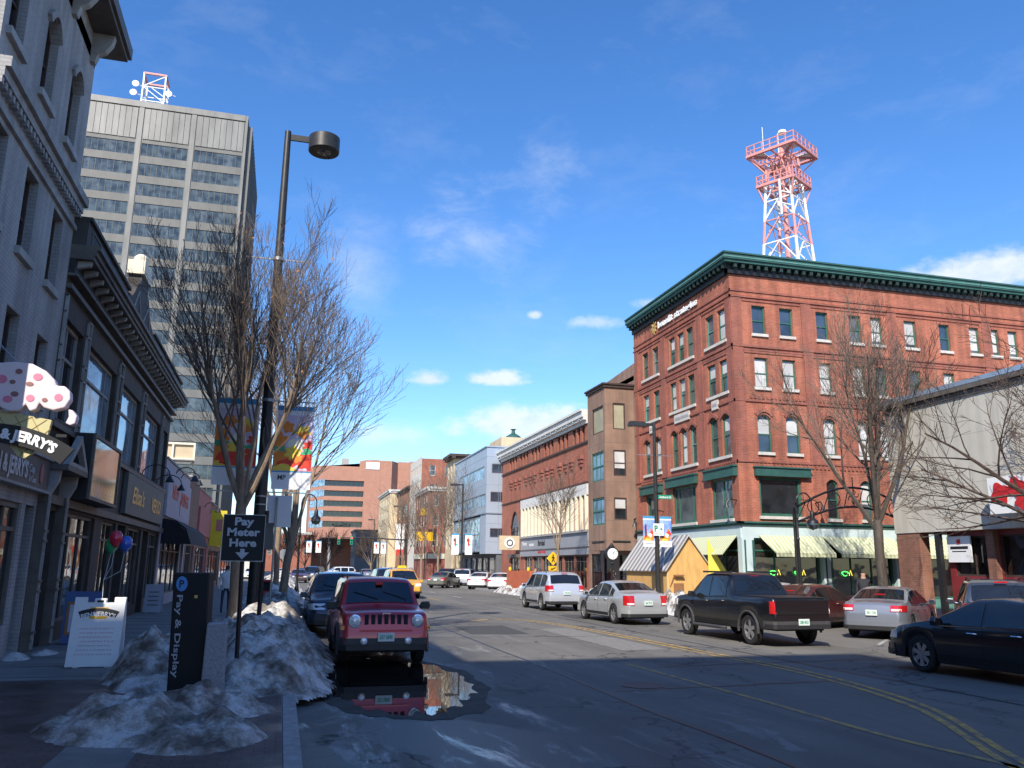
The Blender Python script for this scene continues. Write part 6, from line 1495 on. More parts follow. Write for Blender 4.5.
make_car('driving_car', 'white estate car waiting beyond the red sedan', 'car', (11.5, 97, 0), 0, dict(SUV, bump='paint_white'), 'paint_white', 'suv', detail=1)
make_car('driving_car', 'dark van-like car far off in the oncoming lane left of the white SUV', 'car', (3.8, 108, 0), P180-R(20), dict(VAN, bump='paint_navy'), 'paint_navy', 'van', detail=1)
make_car('parked_car', 'pale car parked far off beside the left snowbank', 'car', (1.9, 96, 0), P180, dict(SEDAN), 'paint_maroon', 'sedan', detail=1)
for x, y, p_, lb in ((-3.6, 112, 'paint_white', 'white car furthest left beyond the snowbanks'), (.2, 118, 'paint_silver', 'silver car far off left of the lamp post'), (3.0, 130, 'paint_navy', 'navy car far off under the shaded office front'), (11.5, 120, 'paint_grey', 'grey car furthest along the far lane'), (9.0, 140, 'paint_black', 'black car furthest in the middle of the road')):
    make_car('distant_car', lb, 'car', (x, y, 0), P180 if x < 10 else 0, SEDAN, p_, 'sedan', detail=1)

# ================================================================ trees
def make_tree(label, loc, seed, trunk_h, r0, stems, stem_len, tilt, levels, tw='twig', lean=(0, 0), spread=1.0, dens=1.0, leaves=0, bark='bark', name='bare_tree', group=None, twmin=.004, trop=.035):
    rng = random.Random(seed); t = thing(name, label, 'tree', loc, 0, group, local=True)
    trunk, crown = MB(), MB(); tips = []
    def rv(): return Vector((rng.uniform(-1, 1), rng.uniform(-1, 1), rng.uniform(-1, 1)))
    def branch(p, d, L_, r_, lvl):
        n = 7 if lvl == 0 else (6 if lvl == 1 else (4 if lvl == 2 else 3)); pts = [p]; rad = [r_]; q = p.copy(); d = d.normalized(); ch = []
        wob = (.10, .13, .16, .2, .2)[min(lvl, 4)]
        for i in range(n):
            d = (d + rv()*wob + Vector((0, 0, trop*(1+.8*lvl)))).normalized(); q = q + d*(L_/n); pts.append(q.copy()); f = (i+1)/n
            rad.append(max(twmin, r_*(1-f*.78))); ch.append((f, q.copy(), d.copy(), rad[-1]))
        (trunk if lvl == 0 else crown).tube(pts, rad, 6 if lvl == 0 else (4 if lvl == 1 else 3), cap=False)
        if lvl >= levels: tips.append(q); return
        nch = int((9, 7, 5, 4)[min(lvl, 3)]*dens+rng.random())
        for k in range(nch):
            f = .30 + .68*(k+rng.random())/nch; i = min(n-1, int(f*n)); a, b_ = (ch[i-1] if i else (0, p, d, r_)), ch[i]
            pp = a[1].lerp(b_[1], f*n-i); dd = b_[2]; ax = dd.cross(rv()).normalized(); ang = R(rng.uniform(22, 48))*spread
            nd = Matrix.Rotation(ang, 3, ax) @ dd
            branch(pp, nd, L_*(.60-.22*f)*rng.uniform(.75, 1.2), max(twmin, (a[3]*.55)), lvl+1)
    fork = Vector((lean[0], lean[1], trunk_h))
    P = [Vector((0, 0, -.1)), Vector((lean[0]*.2+.02, lean[1]*.2, trunk_h*.35)), Vector((lean[0]*.6-.02, lean[1]*.6, trunk_h*.7)), fork, fork+Vector((0, 0, .25))]
    trunk.tube(P, [r0*1.35, r0*1.02, r0*.95, r0*.98, r0*.6], 12)
    for k in range(stems):
        a = 2*math.pi*(k+rng.uniform(-.3, .3))/stems; tl = R(tilt[0] + (tilt[1]-tilt[0])*((k*.618) % 1)); d = Vector((math.cos(a)*math.sin(tl), math.sin(a)*math.sin(tl), math.cos(tl)))
        branch(fork-Vector((0, 0, rng.uniform(0, .35))), d, stem_len*rng.uniform(.85, 1.1), r0*rng.uniform(.5, .62), 0)
    trunk.build('trunk', bark, t, smooth=True); crown.build('crown', tw, t)
    if leaves:
        lf = MB()
        for q in rng.sample(tips, min(leaves, len(tips))):
            a = rv()*.035; b_ = rv()*.035; lf.quad(q-a, q-b_, q+a, q+b_)
        lf.build('dead_leaves', 'dead_leaf', t)
    return t
make_tree('bare street tree behind the pay meter sign, its crown crossing the tall lamp post', (-.98, 20.2, .15), 11, 3.1, .125, 7, 5.3, (6, 38), 3, dens=1.25, leaves=140, twmin=.0042, spread=.78, trop=.055)
make_tree('bare street tree rising behind the right-hand flower banner', (.05, 29.8, .15), 23, 2.6, .14, 6, 6.8, (4, 27), 3, dens=1.05, leaves=60, lean=(.25, 0), twmin=.006, spread=.85)
make_tree('slim bare tree further back between the two larger left pavement trees', (-.2, 38.5, .15), 31, 3.5, .12, 5, 6.5, (6, 24), 2, dens=1.1, twmin=.008)
make_tree('big bare tree with dark wet trunk beside the aqua shopfront', (20.55, 25.6, .15), 5, 3.4, .17, 7, 5.6, (6, 34), 3, dens=1.05, bark='bark_wet', twmin=.006, spread=.85)
make_tree('dark bare tree reaching in from the right edge in front of the beige-grey wall', (20.2, 16.6, .15), 77, 2.6, .16, 9, 4.9, (35, 74), 3, tw='twig_dark', dens=1.0, trop=.012, bark='twig_dark', twmin=.006)
make_tree('thin bare tree in front of the grey shop fascia beside the walking-person sign', (16.9, 51.0, .15), 41, 2.8, .09, 5, 4.2, (5, 26), 2, dens=1.1, twmin=.009)
make_tree('bare tree in front of the metal-clad building', (16.9, 84, .15), 42, 3.0, .13, 6, 7.0, (10, 40), 2, dens=1.2, twmin=.009)
make_tree('bare tree left of the twin teal banners', (16.8, 93, .15), 43, 2.8, .13, 6, 7.5, (10, 44), 2, dens=1.2, twmin=.009, leaves=60)
make_tree('bare tree before the corner brick building', (17.0, 106, .15), 44, 2.8, .13, 6, 7.2, (10, 46), 2, dens=1.2, twmin=.010)
make_tree('spreading bare tree in front of the apartment building', (17.0, 121, .15), 45, 2.6, .13, 6, 6.5, (14, 50), 2, dens=1.2, twmin=.011)
for i, (x, y, sd_) in enumerate(((4.5, 172, 51), (9.0, 176, 52), (17, 168, 53), (0.5, 170, 54))):
    make_tree(['low bushy bare tree left of the distant column', 'dark bare tree under the office overhang', 'bare tree before the low dark grey building', 'small bare tree nearest the far low red building'][i], (x, y, 0), sd_, 2.0, .14, 7, 5.5, (14, 50), 2, tw='twig_dark', dens=1.2, twmin=.022)

# ================================================================ street furniture
# tall drum-headed lamp post, left
t = thing('lamp_post', 'tall dark lamp post with a drum-shaped head and two flower banners on the left pavement', 'street lamp', (-.6, 21.6, .15))
mb = MB(); mb.tube([(-.6, 21.6, .15), (-.6, 21.6, 7), (-.6, 21.6, 13.5)], [.16, .13, .085], 14); mb.build('pole', 'pole_metal', t, smooth=True)
mb = MB(); mb.box(-.56, .02, 21.57, 21.63, 13.25, 13.42); mb.build('arm', 'pole_metal', t)
mb = MB(); mb.lathe([(.40, .0), (.42, .02), (.42, .42), (.36, .46), (.05, .48)], (.38, 21.6, 13.02), 28); hd = mb.build('lamp_head', 'pole_metal', t, smooth=True)
mb = MB(); mb.lathe([(.36, .03), (.2, -.0), (0, -.01)], (.38, 21.6, 13.02), 20); mb.build('lens', 'glass_grey', hd)
for z in (9.78, 5.98, 3.66): mb = MB(); mb.bar((-1.42 if z > 9 else -1.8, 21.6, z), (.22 if z > 9 else .6, 21.6, z), .03); mb.lathe([(.14, -.04), (.14, .04)], (-.6, 21.6, z), 12); mb.build('banner_arm', 'galvanised', t)
for z in (7.0, 3.55, 3.35): mb = MB(); mb.lathe([(.15, -.015), (.15, .015)], (-.6, 21.6, z), 14); mb.build('clamp_band', 'galvanised', t)
mb = MB(); mb.tube([(-.6, 21.6, .15), (-.6, 21.6, .55)], [.24, .19], 14); mb.build('base', 'pole_metal', t)
mat('banner_blue', (.05, .30, .55), .7, var=.05); mat('banner_white', (.80, .80, .80), .7, var=.04)
mat('banner_lilac', (.62, .50, .68), .7, var=.2, scale=2, c2=(.72, .62, .66)); mat('flower_red', (.75, .06, .03), .7, var=.25, scale=6); mat('flower_orange', (.85, .26, .04), .7, var=.2, scale=6)
mat('flower_yellow', (.90, .62, .08), .7, var=.15, scale=6); mat('flower_green', (.06, .38, .18), .7, var=.2); mat('flower_cream', (.85, .82, .62), .7, var=.1)
mat('sea_blue', (.06, .16, .62), .7, var=.5, scale=2.5, c2=(.45, .62, .85)); mat('teal_mark', (.05, .55, .42), .6, var=0)
def blob(mb, cx, cz, rx, rz, fn, d0, d1, k=0, lob=.15, n=5, lim=None):
    P = []
    for i in range(22):
        a = 2*math.pi*i/22; q = 1+lob*math.cos(n*a+k); x, z = cx+rx*q*math.cos(a), cz+rz*q*math.sin(a)
        if lim: x = min(max(x, lim[0]), lim[1]); z = min(max(z, lim[2]), lim[3])
        P.append((x, z))
    mb.prism(P, fn, d0, d1)
def flower_banner(label, x0, x1, z0, z1, y, seed, mirror=False):
    """cloth banner: strip, painted panel and white foot, a generic flower design"""
    t = thing('street_banner', label, 'banner', ((x0+x1)/2, y, z0)); w = x1-x0; H = z1-z0; zb = z0+H*.215; zt = z1-H*.055
    def fn(a, z, d):       # gently billowing cloth
        u = (a-x0)/w; v = (z-z0)/H; return (a, y+.03*math.sin(2.6*u+seed)*math.sin(3.1*v+.4)-d, z)
    def panel(u0, u1, a0, a1, d0, d1, name, m_, par):
        mb = MB(); nx, nz = 6, 6; 
        for i in range(nx):
            for j in range(nz):
                p = [(u0+(u1-u0)*(i+di)/nx, a0+(a1-a0)*(j+dj)/nz) for di, dj in ((0,0),(1,0),(1,1),(0,1))]
                mb.quad(*[fn(a, b_, d1) for a, b_ in p]); mb.quad(*[fn(a, b_, d0) for a, b_ in p])
        mb.quad(fn(u0,a0,d0), fn(u0,a0,d1), fn(u0,a1,d1), fn(u0,a1,d0)); mb.quad(fn(u1,a0,d0), fn(u1,a0,d1), fn(u1,a1,d1), fn(u1,a1,d0))
        return mb.build(name, m_, par)
    cl = panel(x0, x1, z0, z1, 0, .006, 'cloth', 'banner_white', t)
    panel(x0, x1, zt, z1, .007, .009, 'top_strip', 'banner_blue', cl); panel(x0, x1, zb-.03, zb, .007, .009, 'rule', 'banner_blue', cl)
    panel(x0, x1, zb+.002, zt-.12, .007, .009, 'sky_panel', 'banner_lilac', cl)
    rng = random.Random(seed); lim = (x0+.01, x1-.01, zb+.01, zt-.02); hh = zt-zb
    def F(cx, cz, rx, rz, m_, d, n=5, lob=.15): mb = MB(); blob(mb, x0+w*(1-cx if mirror else cx), zb+hh*cz, rx, rz, fn, d, d+.002, rng.random()*6, lob, n, lim); mb.build('painted_shape', m_, cl)
    F(.5, .05, w*.7, hh*.20, 'flower_red', .010, 3, .1); F(.15, .22, w*.3, hh*.16, 'flower_orange', .012); F(.85, .18, w*.28, hh*.14, 'flower_red', .0125, 6); F(.25, .02, w*.34, hh*.09, 'flower_yellow', .0145, 4)
    F(.12, .50, w*.22, hh*.13, 'flower_orange', .013, 5, .25); F(.55, .38, w*.2, hh*.17, 'flower_cream', .014, 3, .1); F(.50, .30, w*.2, hh*.11, 'flower_yellow', .0165, 6, .25)
    F(.72, .66, w*.19, hh*.09, 'flower_yellow', .015, 5, .3); F(.74, .6, w*.12, hh*.06, 'flower_orange', .0175, 3, .3); F(.34, .72, w*.15, hh*.09, 'flower_orange', .0155, 5, .2); F(.9, .42, w*.14, hh*.08, 'flower_red', .0156, 6, .3)
    F(.88, .32, w*.16, hh*.05, 'flower_green', .0166, 3, .3); F(.12, .36, w*.2, hh*.045, 'flower_green', .0167, 4, .3); F(.62, .2, w*.14, hh*.06, 'flower_orange', .0185, 5, .3)
    return t, cl, fn
t, cl, fnb = flower_banner('left flower banner on the tall lamp post, white foot with a green arrow mark', -1.80, -.78, 3.80, 5.96, 21.55, 1)
l = MB(); l.prism([(-1.06, 3.92), (-.98, 3.92), (-.86, 4.04), (-.98, 4.16), (-1.06, 4.16), (-.96, 4.04)], fnb, .007, .010); l.build('mark', 'teal_mark', cl)
t, cl, fnb = flower_banner('right flower banner on the tall lamp post, white foot with small dark letters', -.38, .57, 3.74, 5.86, 21.55, 2)
l = MB(); text(l, 'MP', lambda a, z, d: fnb(a, z, .008+d), -.14, 4.04, .12, .2, depth=.002, bold=.02); l.build('lettering', 'letter_black', cl)

# pay meter sign on its post in the snow
t = thing('parking_sign', 'black sign on a black post reading Pay Meter Here with a down arrow', 'sign', (-.55, 13, .15))
mb = MB(); mb.tube([(-.52, 13.05, .1), (-.57, 13.05, 2.55)], .032, 8); mb.build('post', 'black_paint', t)
mb = MB(); mb.box(-.865, -.265, 13.0, 13.018, 1.94, 2.62); bd = mb.build('board', 'sign_black', t, bevel=.004)
mb = MB(); 
for a in ((-.865, -.265, 1.94, 1.95), (-.865, -.265, 2.61, 2.62), (-.865, -.857, 1.951, 2.609), (-.273, -.265, 1.951, 2.609)): mb.box(a[0], a[1], 12.993, 12.999, a[2], a[3])
mb.build('edge', 'galvanised', bd)
fs_ = lambda a, z, d: (a, 12.996-d, z)
for w_, z, ww in (('Pay', 2.52, .27), ('Meter', 2.365, .46), ('Here', 2.21, .38)):
    l = MB(); text(l, w_, fs_, -.565, z, .11, ww, depth=.003, bold=.035); l.build('lettering', 'letter_silver', bd)
l = MB(); l.prism([(-.595, 2.12), (-.535, 2.12), (-.535, 2.07), (-.47, 2.07), (-.565, 1.97), (-.66, 2.07), (-.595, 2.07)], fs_, 0, .004); l.build('arrow', 'letter_silver', bd)
# pay-and-display pillar
t = thing('pay_and_display_machine', 'black pillar in the snow lettered Pay & Display with a blue P disc', 'parking machine', (-1.17, 12.7, .15))
mb = MB(); mb.hexa([(-1.37,12.5,.1),(-.90,12.42,.1),(-.86,12.8,.1),(-1.33,12.88,.1),(-1.42,12.5,1.78),(-.95,12.42,1.78),(-.91,12.8,1.78),(-1.38,12.88,1.78)]); mb.build('housing', 'sign_black', t, bevel=.02)
fp = lambda a, z, d: (-1.40-.03*(1.78-z)*-1+a+0.0, 12.5-.17*(a)-.004-d, z)
fp = lambda a, z, d: (-1.42+.0298*(1.78-z)+a, 12.5-.17*a-.003-d, z)
mb = MB(); mb.prism([(.115+.075*math.cos(a), 1.63+.10*math.sin(a)) for a in np.linspace(0, 2*math.pi, 24, endpoint=False)], fp, 0, .006); di = mb.build('disc', 'blue_badge', t)
l = MB(); text(l, 'P', lambda a, z, d: fp(a, z, d+.006), .115, 1.63, .1, .065, depth=.002, bold=.02); l.build('lettering', 'letter_black', di)
l = MB(); text(l, 'Pay & Display', lambda a, z, d: fp(.10+z, 1.48-a, d), 0, 0, .075, 1.08, depth=.004, align='L', bold=.015); l.build('lettering', 'letter_silver', t)
mb = MB(); mb.box(-1.12, -1.08, 12.43, 12.44, 1.44, 1.48); mb.build('coin_slot', 'letter_gold', t)
# granite post
t = thing('granite_bollard', 'rough grey granite post beside the black parking machine', 'bollard', (-.8, 12.3, .1))
mb = MB(); mb.hexa([(-.93,12.2,.05),(-.63,12.2,.05),(-.63,12.42,.05),(-.93,12.42,.05),(-.91,12.2,1.12),(-.65,12.2,1.13),(-.65,12.42,1.13),(-.91,12.42,1.12)]); mb.build('post', 'granite', t, bevel=.02)
# A-frame boards
def aframe(label, x0, x1, y, h, board, frame, rz=0, sp=.42, cat='sandwich board'):
    t = thing('sandwich_board', label, cat, ((x0+x1)/2, y, .15), rz, local=True); w = (x1-x0)/2; H = h; f = []
    for e, nm in ((-1, 'front_panel'), (1, 'back_panel')):
        fn = lambda a, z, d, e=e: (a, e*(sp*(1-z/H)*.5+.01+d), z)
        mb = MB()
        P = [(-w, .02), (w, .02), (w, H), (w*.55, H), (w*.55, H-.09), (w*.22, H-.09), (w*.22, H-.02), (-w*.22, H-.02), (-w*.22, H-.09), (-w*.55, H-.09), (-w*.55, H), (-w, H)] if board == 'sign_white' else [(-w, .02), (w, .02), (w, H), (-w, H)]
        mb.prism(P, fn, 0, .03); f.append((mb.build(nm, frame, t), fn))
    if board == 'sign_white': mb = MB(); mb.box(-w*.13, w*.13, -.06, .06, H-.085, H-.05); mb.build('handle', 'sign_black', t)
    mb = MB()
    for sg in (-1, 1): mb.box(sg*w*.6-.04*(1 if sg > 0 else 1), sg*w*.6+.04, -sp*.55, sp*.55, 0, .025)
    mb.build('foot', frame, t)
    return t, f
t, f = aframe('white folding board with an ice cream shop logo and faint pink handwriting', -3.42, -2.60, 16.4, 1.16, 'sign_white', 'sign_white', R(-2))
pn, fn = f[0]; g = lambda a, z, d: fn(a, z, .031+d)
l = MB(); P = [(.9*math.sin(a), .9*math.cos(a)) for a in np.linspace(-.38, .38, 11)]; Q = [(.78*math.sin(a), .78*math.cos(a)) for a in np.linspace(.36, -.36, 11)]
l.prism([(a, z+.08) for a, z in P+Q], g, 0, .004); l.build('logo_band', 'letter_black', pn)
l = MB(); l.prism([(-.14, .99), (.14, .99), (.17, .93), (-.17, .93)], g, 0, .003); l.build('logo_tab', 'yellow_sign', pn); l = MB(); l.prism([(-.16, .85), (.16, .85), (.13, .80), (-.13, .80)], g, 0, .003); l.build('logo_tab', 'yellow_sign', pn)
l = MB(); text(l, "BEN&JERRY'S", lambda a, z, d: g(a, z, d+.004), 0, .885, .07, .56, depth=.002, bold=.03, arc=.84); l.build('lettering', 'letter_white', pn)
mat('chalk_pink', (.70, .38, .45), .8, var=.1)
rng = random.Random(9); l = MB()
for r_ in range(7):
    z = .64-.07*r_; x = -.3+rng.random()*.06
    while x < .27:
        w_ = rng.uniform(.02, .05); P = [g(x+w_*q, z+.012*math.sin(q*9+x*40), .002) for q in np.linspace(0, 1, 6)]; l.tube(P, .0035, 4); x += w_+rng.uniform(.008, .03)
l.build('handwriting', 'chalk_pink', pn)
t, f = aframe('blue easel board with a framed menu in the dark doorway behind the white folding board', -5.2+.62, -5.2+1.36, 21.0, 1.12, 'blue', 'blue_paint', R(10))
pn, fn = f[0]; mb = MB(); mb.prism([(-.32, .2), (.32, .2), (.32, .9), (-.32, .9)], lambda a, z, d: fn(a, z, .031+d), 0, .015); fr = mb.build('menu_frame', 'plywood_brown', pn)
mb = MB(); mb.prism([(-.26, .26), (.26, .26), (.26, .84), (-.26, .84)], lambda a, z, d: fn(a, z, .048+d), 0, .006); mp_ = mb.build('menu_sheet', 'sign_lav', fr)
t, f = aframe('small pale folding board by the black awning', -4.7, -4.1, 33.5, 1.0, 'sign_lav', 'sign_lav', R(-4))
pn, fn = f[0]; l = MB()
for r_ in range(4): l.prism([(-.18, .75-.15*r_), (.18, .75-.15*r_), (.18, .71-.15*r_), (-.18, .71-.15*r_)], lambda a, z, d: fn(a, z, .031+d), 0, .003)
l.build('writing_line', 'dark_grey_panel', pn)
# balloons tied to the white folding board
for nm, c_, (x, z), lb in (('balloon', 'balloon_red', (-2.99, 2.34), 'red balloon, topmost of the three tied above the white folding board'), ('balloon', 'balloon_green', (-3.07, 2.22), 'green balloon tucked behind the red one'), ('balloon', 'balloon_blue', (-2.83, 2.25), 'blue balloon to the right of the red one')):
    if c_ not in MT: mat(c_, {'balloon_red': (.55, .02, .05), 'balloon_green': (.02, .35, .12), 'balloon_blue': (.03, .10, .45)}[c_], .2, var=0, coat=.6)
    t = thing(nm, lb, 'balloon', (x, 17.05, z-.2)); mb = MB(); yb = {'balloon_red': 17.0, 'balloon_green': 17.12, 'balloon_blue': 17.1}[c_]
    mb.lathe([(0, .15), (.06, .135), (.105, .08), (.12, .0), (.10, -.07), (.06, -.125), (.015, -.155), (.02, -.17)], (x, yb, z), 18); mb.build('skin', c_, t, smooth=True)
    mb = MB(); mb.tube([(x, yb, z-.16), (x-.03, 17, z-.5), (-3.05, 16.6, 1.6), (-3.0, 16.42, 1.25)], .003, 4); mb.build('string', 'letter_white', t)
# hanging ice cream cone sign
def cone_sign():
    t = thing('hanging_sign', 'big ice cream cone sign over a curved name banner on the left shopfront', 'sign', (-4.1, 14.9, 3.3)); Y = 14.9
    k = 14.9/14.0
    def W(px, py, d=0):  # sign plane coordinates measured in the photograph, converted once to metres
        x = -4.57*k+.0 + (px)*.0186*k; z = 1.9 + (6.66-py*.0094*1)*0; return x
    fn = lambda a, z, d: (a, Y-d, z)
    S = .0178; cx0 = -4.62
    X_ = lambda px: cx0+px*S; Z_ = lambda py: 5.07-(py-361)*S
    mat('ice_cream', (.80, .66, .66), .5, var=.03); mat('sprinkle_pink', (.78, .22, .32), .5, var=0); mat('sprinkle_brown', (.30, .14, .12), .5, var=0); mat('waffle', (.58, .52, .26), .6, var=.08); mat('waffle_line', (.35, .24, .08), .6, var=0)
    mb = MB(); mb.prism([(X_(a), Z_(b_)) for a, b_ in ((2, 405), (48, 412), (46, 428), (36, 443), (30, 448), (24, 446), (12, 430), (-2, 412))], fn, 0, .10); wf = mb.build('cone', 'waffle', t)
    l = MB()
    for a, b_, c_, d_ in ((6, 412, 30, 447), (18, 410, 36, 438), (32, 411, 42, 428), (44, 412, 16, 436), (32, 410, 8, 424), (48, 420, 26, 446)): l.bar(fn(X_(a), Z_(b_), .101), fn(X_(c_), Z_(d_), .101), .012)
    l.build('waffle_line', 'waffle_line', wf)
    P = [(-20, 410), (-22, 385), (-12, 370), (0, 363), (14, 361), (28, 362), (40, 368), (48, 376), (50, 381), (57, 381), (62, 386), (63, 393), (59, 401), (50, 404), (42, 402), (38, 398), (36, 404), (31, 406), (27, 400), (22, 406), (14, 407), (6, 403), (2, 409), (-6, 414)]
    mb = MB(); mb.prism([(X_(a), Z_(b_)) for a, b_ in P], fn, .02, .22); ic = mb.build('ice_cream', 'ice_cream', t, bevel=.02)
    mb = MB(); mb.prism([(X_(a), Z_(b_)) for a, b_ in ((62, 402), (66, 403), (70, 408), (69, 415), (65, 417), (61, 415), (63, 409))], fn, .02, .2); mb.build('ice_cream_drop', 'ice_cream', t, bevel=.015)
    for a, b_, ra, rb, m_ in ((5, 378, 4.5, 4, 'sprinkle_pink'), (34, 374, 4, 3.3, 'sprinkle_pink'), (12, 396, 4, 3.2, 'sprinkle_pink'), (30, 394, 3.5, 3.2, 'sprinkle_pink'), (53, 392, 3.5, 3.5, 'sprinkle_pink'), (18, 370, 3, 2.5, 'sprinkle_brown'), (14, 380, 2.5, 2, 'sprinkle_brown'), (28, 381, 3.3, 2, 'sprinkle_brown'), (17, 391, 3.3, 2.5, 'sprinkle_brown'), (42, 395, 2.4, 2, 'sprinkle_brown'), (1, 403, 3.3, 3, 'sprinkle_brown')):
        l = MB(); l.prism([(X_(a)+ra*S*math.cos(q), Z_(b_)+rb*S*math.sin(q)) for q in np.linspace(0, 6.283, 12, endpoint=False)], fn, .221, .228); l.build('sprinkle', m_, ic)
    # curved name band
    Rr = 118*S; cxx, czz = X_(4), Z_(418)-Rr
    A = np.linspace(-.55, .60, 20); mb = MB()
    mb.prism([(cxx+Rr*math.sin(a), czz+Rr*math.cos(a)) for a in A] + [(cxx+(Rr-17*S)*math.sin(a), czz+(Rr-17*S)*math.cos(a)) for a in A[::-1]], fn, .12, .20); bn = mb.build('name_band', 'black_paint', t)
    def arcfn(a, z, d):
        th = a/Rr; return fn(cxx+(Rr-8.5*S+z)*math.sin(th), czz+(Rr-8.5*S+z)*math.cos(th), .201+d)
    l = MB(); text(l, "BEN & JERRY'S", arcfn, .345, 0, 8.6*S, 78*S, depth=.012, bold=.05); l.build('lettering', 'letter_white', bn)
    mb = MB(); mb.bar((-4.9, Y+.05, Z_(385)), (-3.7, Y+.05, Z_(385)), .05); mb.bar((-4.9, Y+.05, Z_(425)), (-3.55, Y+.05, Z_(425)), .05); mb.build('bracket', 'black_paint', t)
    mb = MB(); mb.tube([(-4.9, Y, 5.6), (-4.3, Y+.05, Z_(366))], .012, 5); mb.build('stay_wire', 'galvanised', t)
cone_sign()
# ornamental hooked lamp, left
def hook_lamp(label, x, y, h, side=1):
    t = thing('ornamental_lamp', label, 'street lamp', (x, y, .15))
    mb = MB(); mb.lathe([(.13, 0), (.13, .5), (.08, .7), (.06, 1.0), (.05, h*.62), (.075, h*.63), (.045, h*.65), (.035, h-.3)], (x, y, .15), 12); mb.build('pole', 'black_paint', t, smooth=True)
    r_ = .36; mb = MB(); P = [(x+side*(r_-r_*math.cos(a)), y, h-.3+.15+r_*math.sin(a)*1.15) for a in np.linspace(0, math.pi, 14)]; P.append((x+side*2*r_, y, h-.5)); mb.tube(P, .03, 6)
    for q in range(4): a = q*math.pi/2; mb.tube([(x+side*r_, y, h-.02), (x+side*r_+.2*math.cos(a), y, h-.02+.2*math.sin(a)), (x+side*r_+.25*math.cos(a+.5), y, h-.02+.25*math.sin(a+.5))], .012, 4)
    mb.build('hook', 'black_paint', t)
    c_ = (x+side*2*r_, y, h-1.15); mb = MB(); mb.lathe([(.05, .7), (.09, .62), (.10, .4), (.22, .28), (.24, .22)], c_, 14); ho = mb.build('lamp_hood', 'black_paint', t, smooth=True)
    mb = MB(); mb.lathe([(.22, .22), (.24, .12), (.16, -.02), (0, -.08)], c_, 14); mb.build('globe', 'glass_grey', ho, smooth=True)
    return t
hook_lamp('black shepherd-crook lamp standing beyond the left snowbank', .78, 42.5, 5.05)
hook_lamp('black shepherd-crook lamp at the plaza entrance before the aqua shopfront', 19.95, 29.6, 4.7)
# flat-headed lamp posts, right
def flat_lamp(label, x, y, h, banners=None):
    t = thing('lamp_post', label, 'street lamp', (x, y, .15)); mb = MB(); mb.tube([(x, y, .15), (x, y, h)], [.12, .075], 12); mb.build('pole', 'pole_metal', t)
    mb = MB(); mb.box(x-.85, x+.05, y-.03, y+.03, h-.18, h-.06); mb.build('arm', 'pole_metal', t)
    mb = MB(); mb.hexa([(x-1.25,y-.2,h-.24),(x-.45,y-.2,h-.24),(x-.45,y+.2,h-.24),(x-1.25,y+.2,h-.24),(x-1.2,y-.15,h-.02),(x-.5,y-.15,h-.02),(x-.5,y+.15,h-.02),(x-1.2,y+.15,h-.02)]); hd = mb.build('lamp_head', 'pole_metal', t)
    mb = MB(); mb.box(x-1.15, x-.55, y-.15, y+.15, h-.255, h-.242); mb.build('lens', 'glass_grey', hd)
    for z in (banners or ()): mb = MB(); mb.bar((x-.85, y, z), (x+.85, y, z), .025); mb.build('banner_arm', 'galvanised', t)
    return t
flat_lamp('slim dark lamp post with two blue banners and a P sign beside the plywood kiosk', 16.3, 35.0, 8.55, (4.22, 7.0))
flat_lamp('dark lamp post with twin teal-topped banners in front of the metal-clad building', 16.5, 79, 9.75, (5.0,))
flat_lamp('distant lamp post near the apartment building', 16.5, 122, 10.5)
flat_lamp('most distant lamp post before the brick office', 16.5, 160, 10.5)
def blue_banner(label, x0, x1, z0, z1, y, kind=0, group=None):
    t = thing('street_banner', label, 'banner', ((x0+x1)/2, y, z0), 0, group); fn = lambda a, z, d: (a, y-d, z); w = x1-x0; H = z1-z0; zb = z0+H*.2
    mb = MB(); fbox(mb, fn, x0, x1, z0, z1, 0, .01); cl = mb.build('cloth', 'banner_white', t)
    mb = MB(); fbox(mb, fn, x0, x1, z1-H*.07, z1, .011, .014); mb.build('top_strip', 'banner_blue', cl)
    lim = (x0, x1, zb, z1-H*.07)
    if kind == 0:
        mb = MB(); fbox(mb, fn, x0, x1, zb, z1-H*.12, .011, .013); mb.build('sky_panel', 'sea_blue', cl)
        for cx, cz, rx, rz, m_, d in ((.45, .1, .5, .12, 'flower_orange', .014), (.75, .3, .22, .12, 'flower_red', .0145), (.22, .4, .09, .3, 'storefront_red', .015), (.6, .22, .16, .09, 'flower_cream', .0175), (.4, .02, .3, .07, 'flower_yellow', .0178), (.7, .45, .1, .05, 'flower_orange', .018)):
            mb = MB(); blob(mb, x0+w*cx, zb+(z1-zb)*cz, w*rx, (z1-zb)*rz, fn, d, d+.002, cx*9, .12, 4, lim); mb.build('painted_shape', m_, cl)
    else:
        for cx, cz, rx, rz, m_ in ((.5, .5, .12, .28, 'flower_red'), (.35, .62, .12, .1, 'dark_trim'), (.65, .35, .2, .05, 'teal_mark')):
            mb = MB(); blob(mb, x0+w*cx, zb+(z1-zb)*cz, w*rx, (z1-zb)*rz, fn, .012, .016, cx*9, .2, 4, lim); mb.build('painted_shape', m_, cl)
    mb = MB(); fbox(mb, fn, x0+w*.2, x1-w*.2, z0+H*.09, z0+H*.11, .011, .013); mb.build('caption', 'galvanised', cl)
    return t
blue_banner('left one of the two blue sea banners on the slim lamp post', 15.62, 16.18, 2.85, 4.2, 34.96); blue_banner('right one of the two blue sea banners on the slim lamp post', 16.44, 17.0, 2.85, 4.2, 34.96)
blue_banner('left one of the twin teal-topped banners by the metal-clad building', 15.5, 16.2, 3.0, 4.95, 78.9, 1); blue_banner('right one of the twin teal-topped banners by the metal-clad building', 16.8, 17.5, 3.0, 4.95, 78.9, 1)
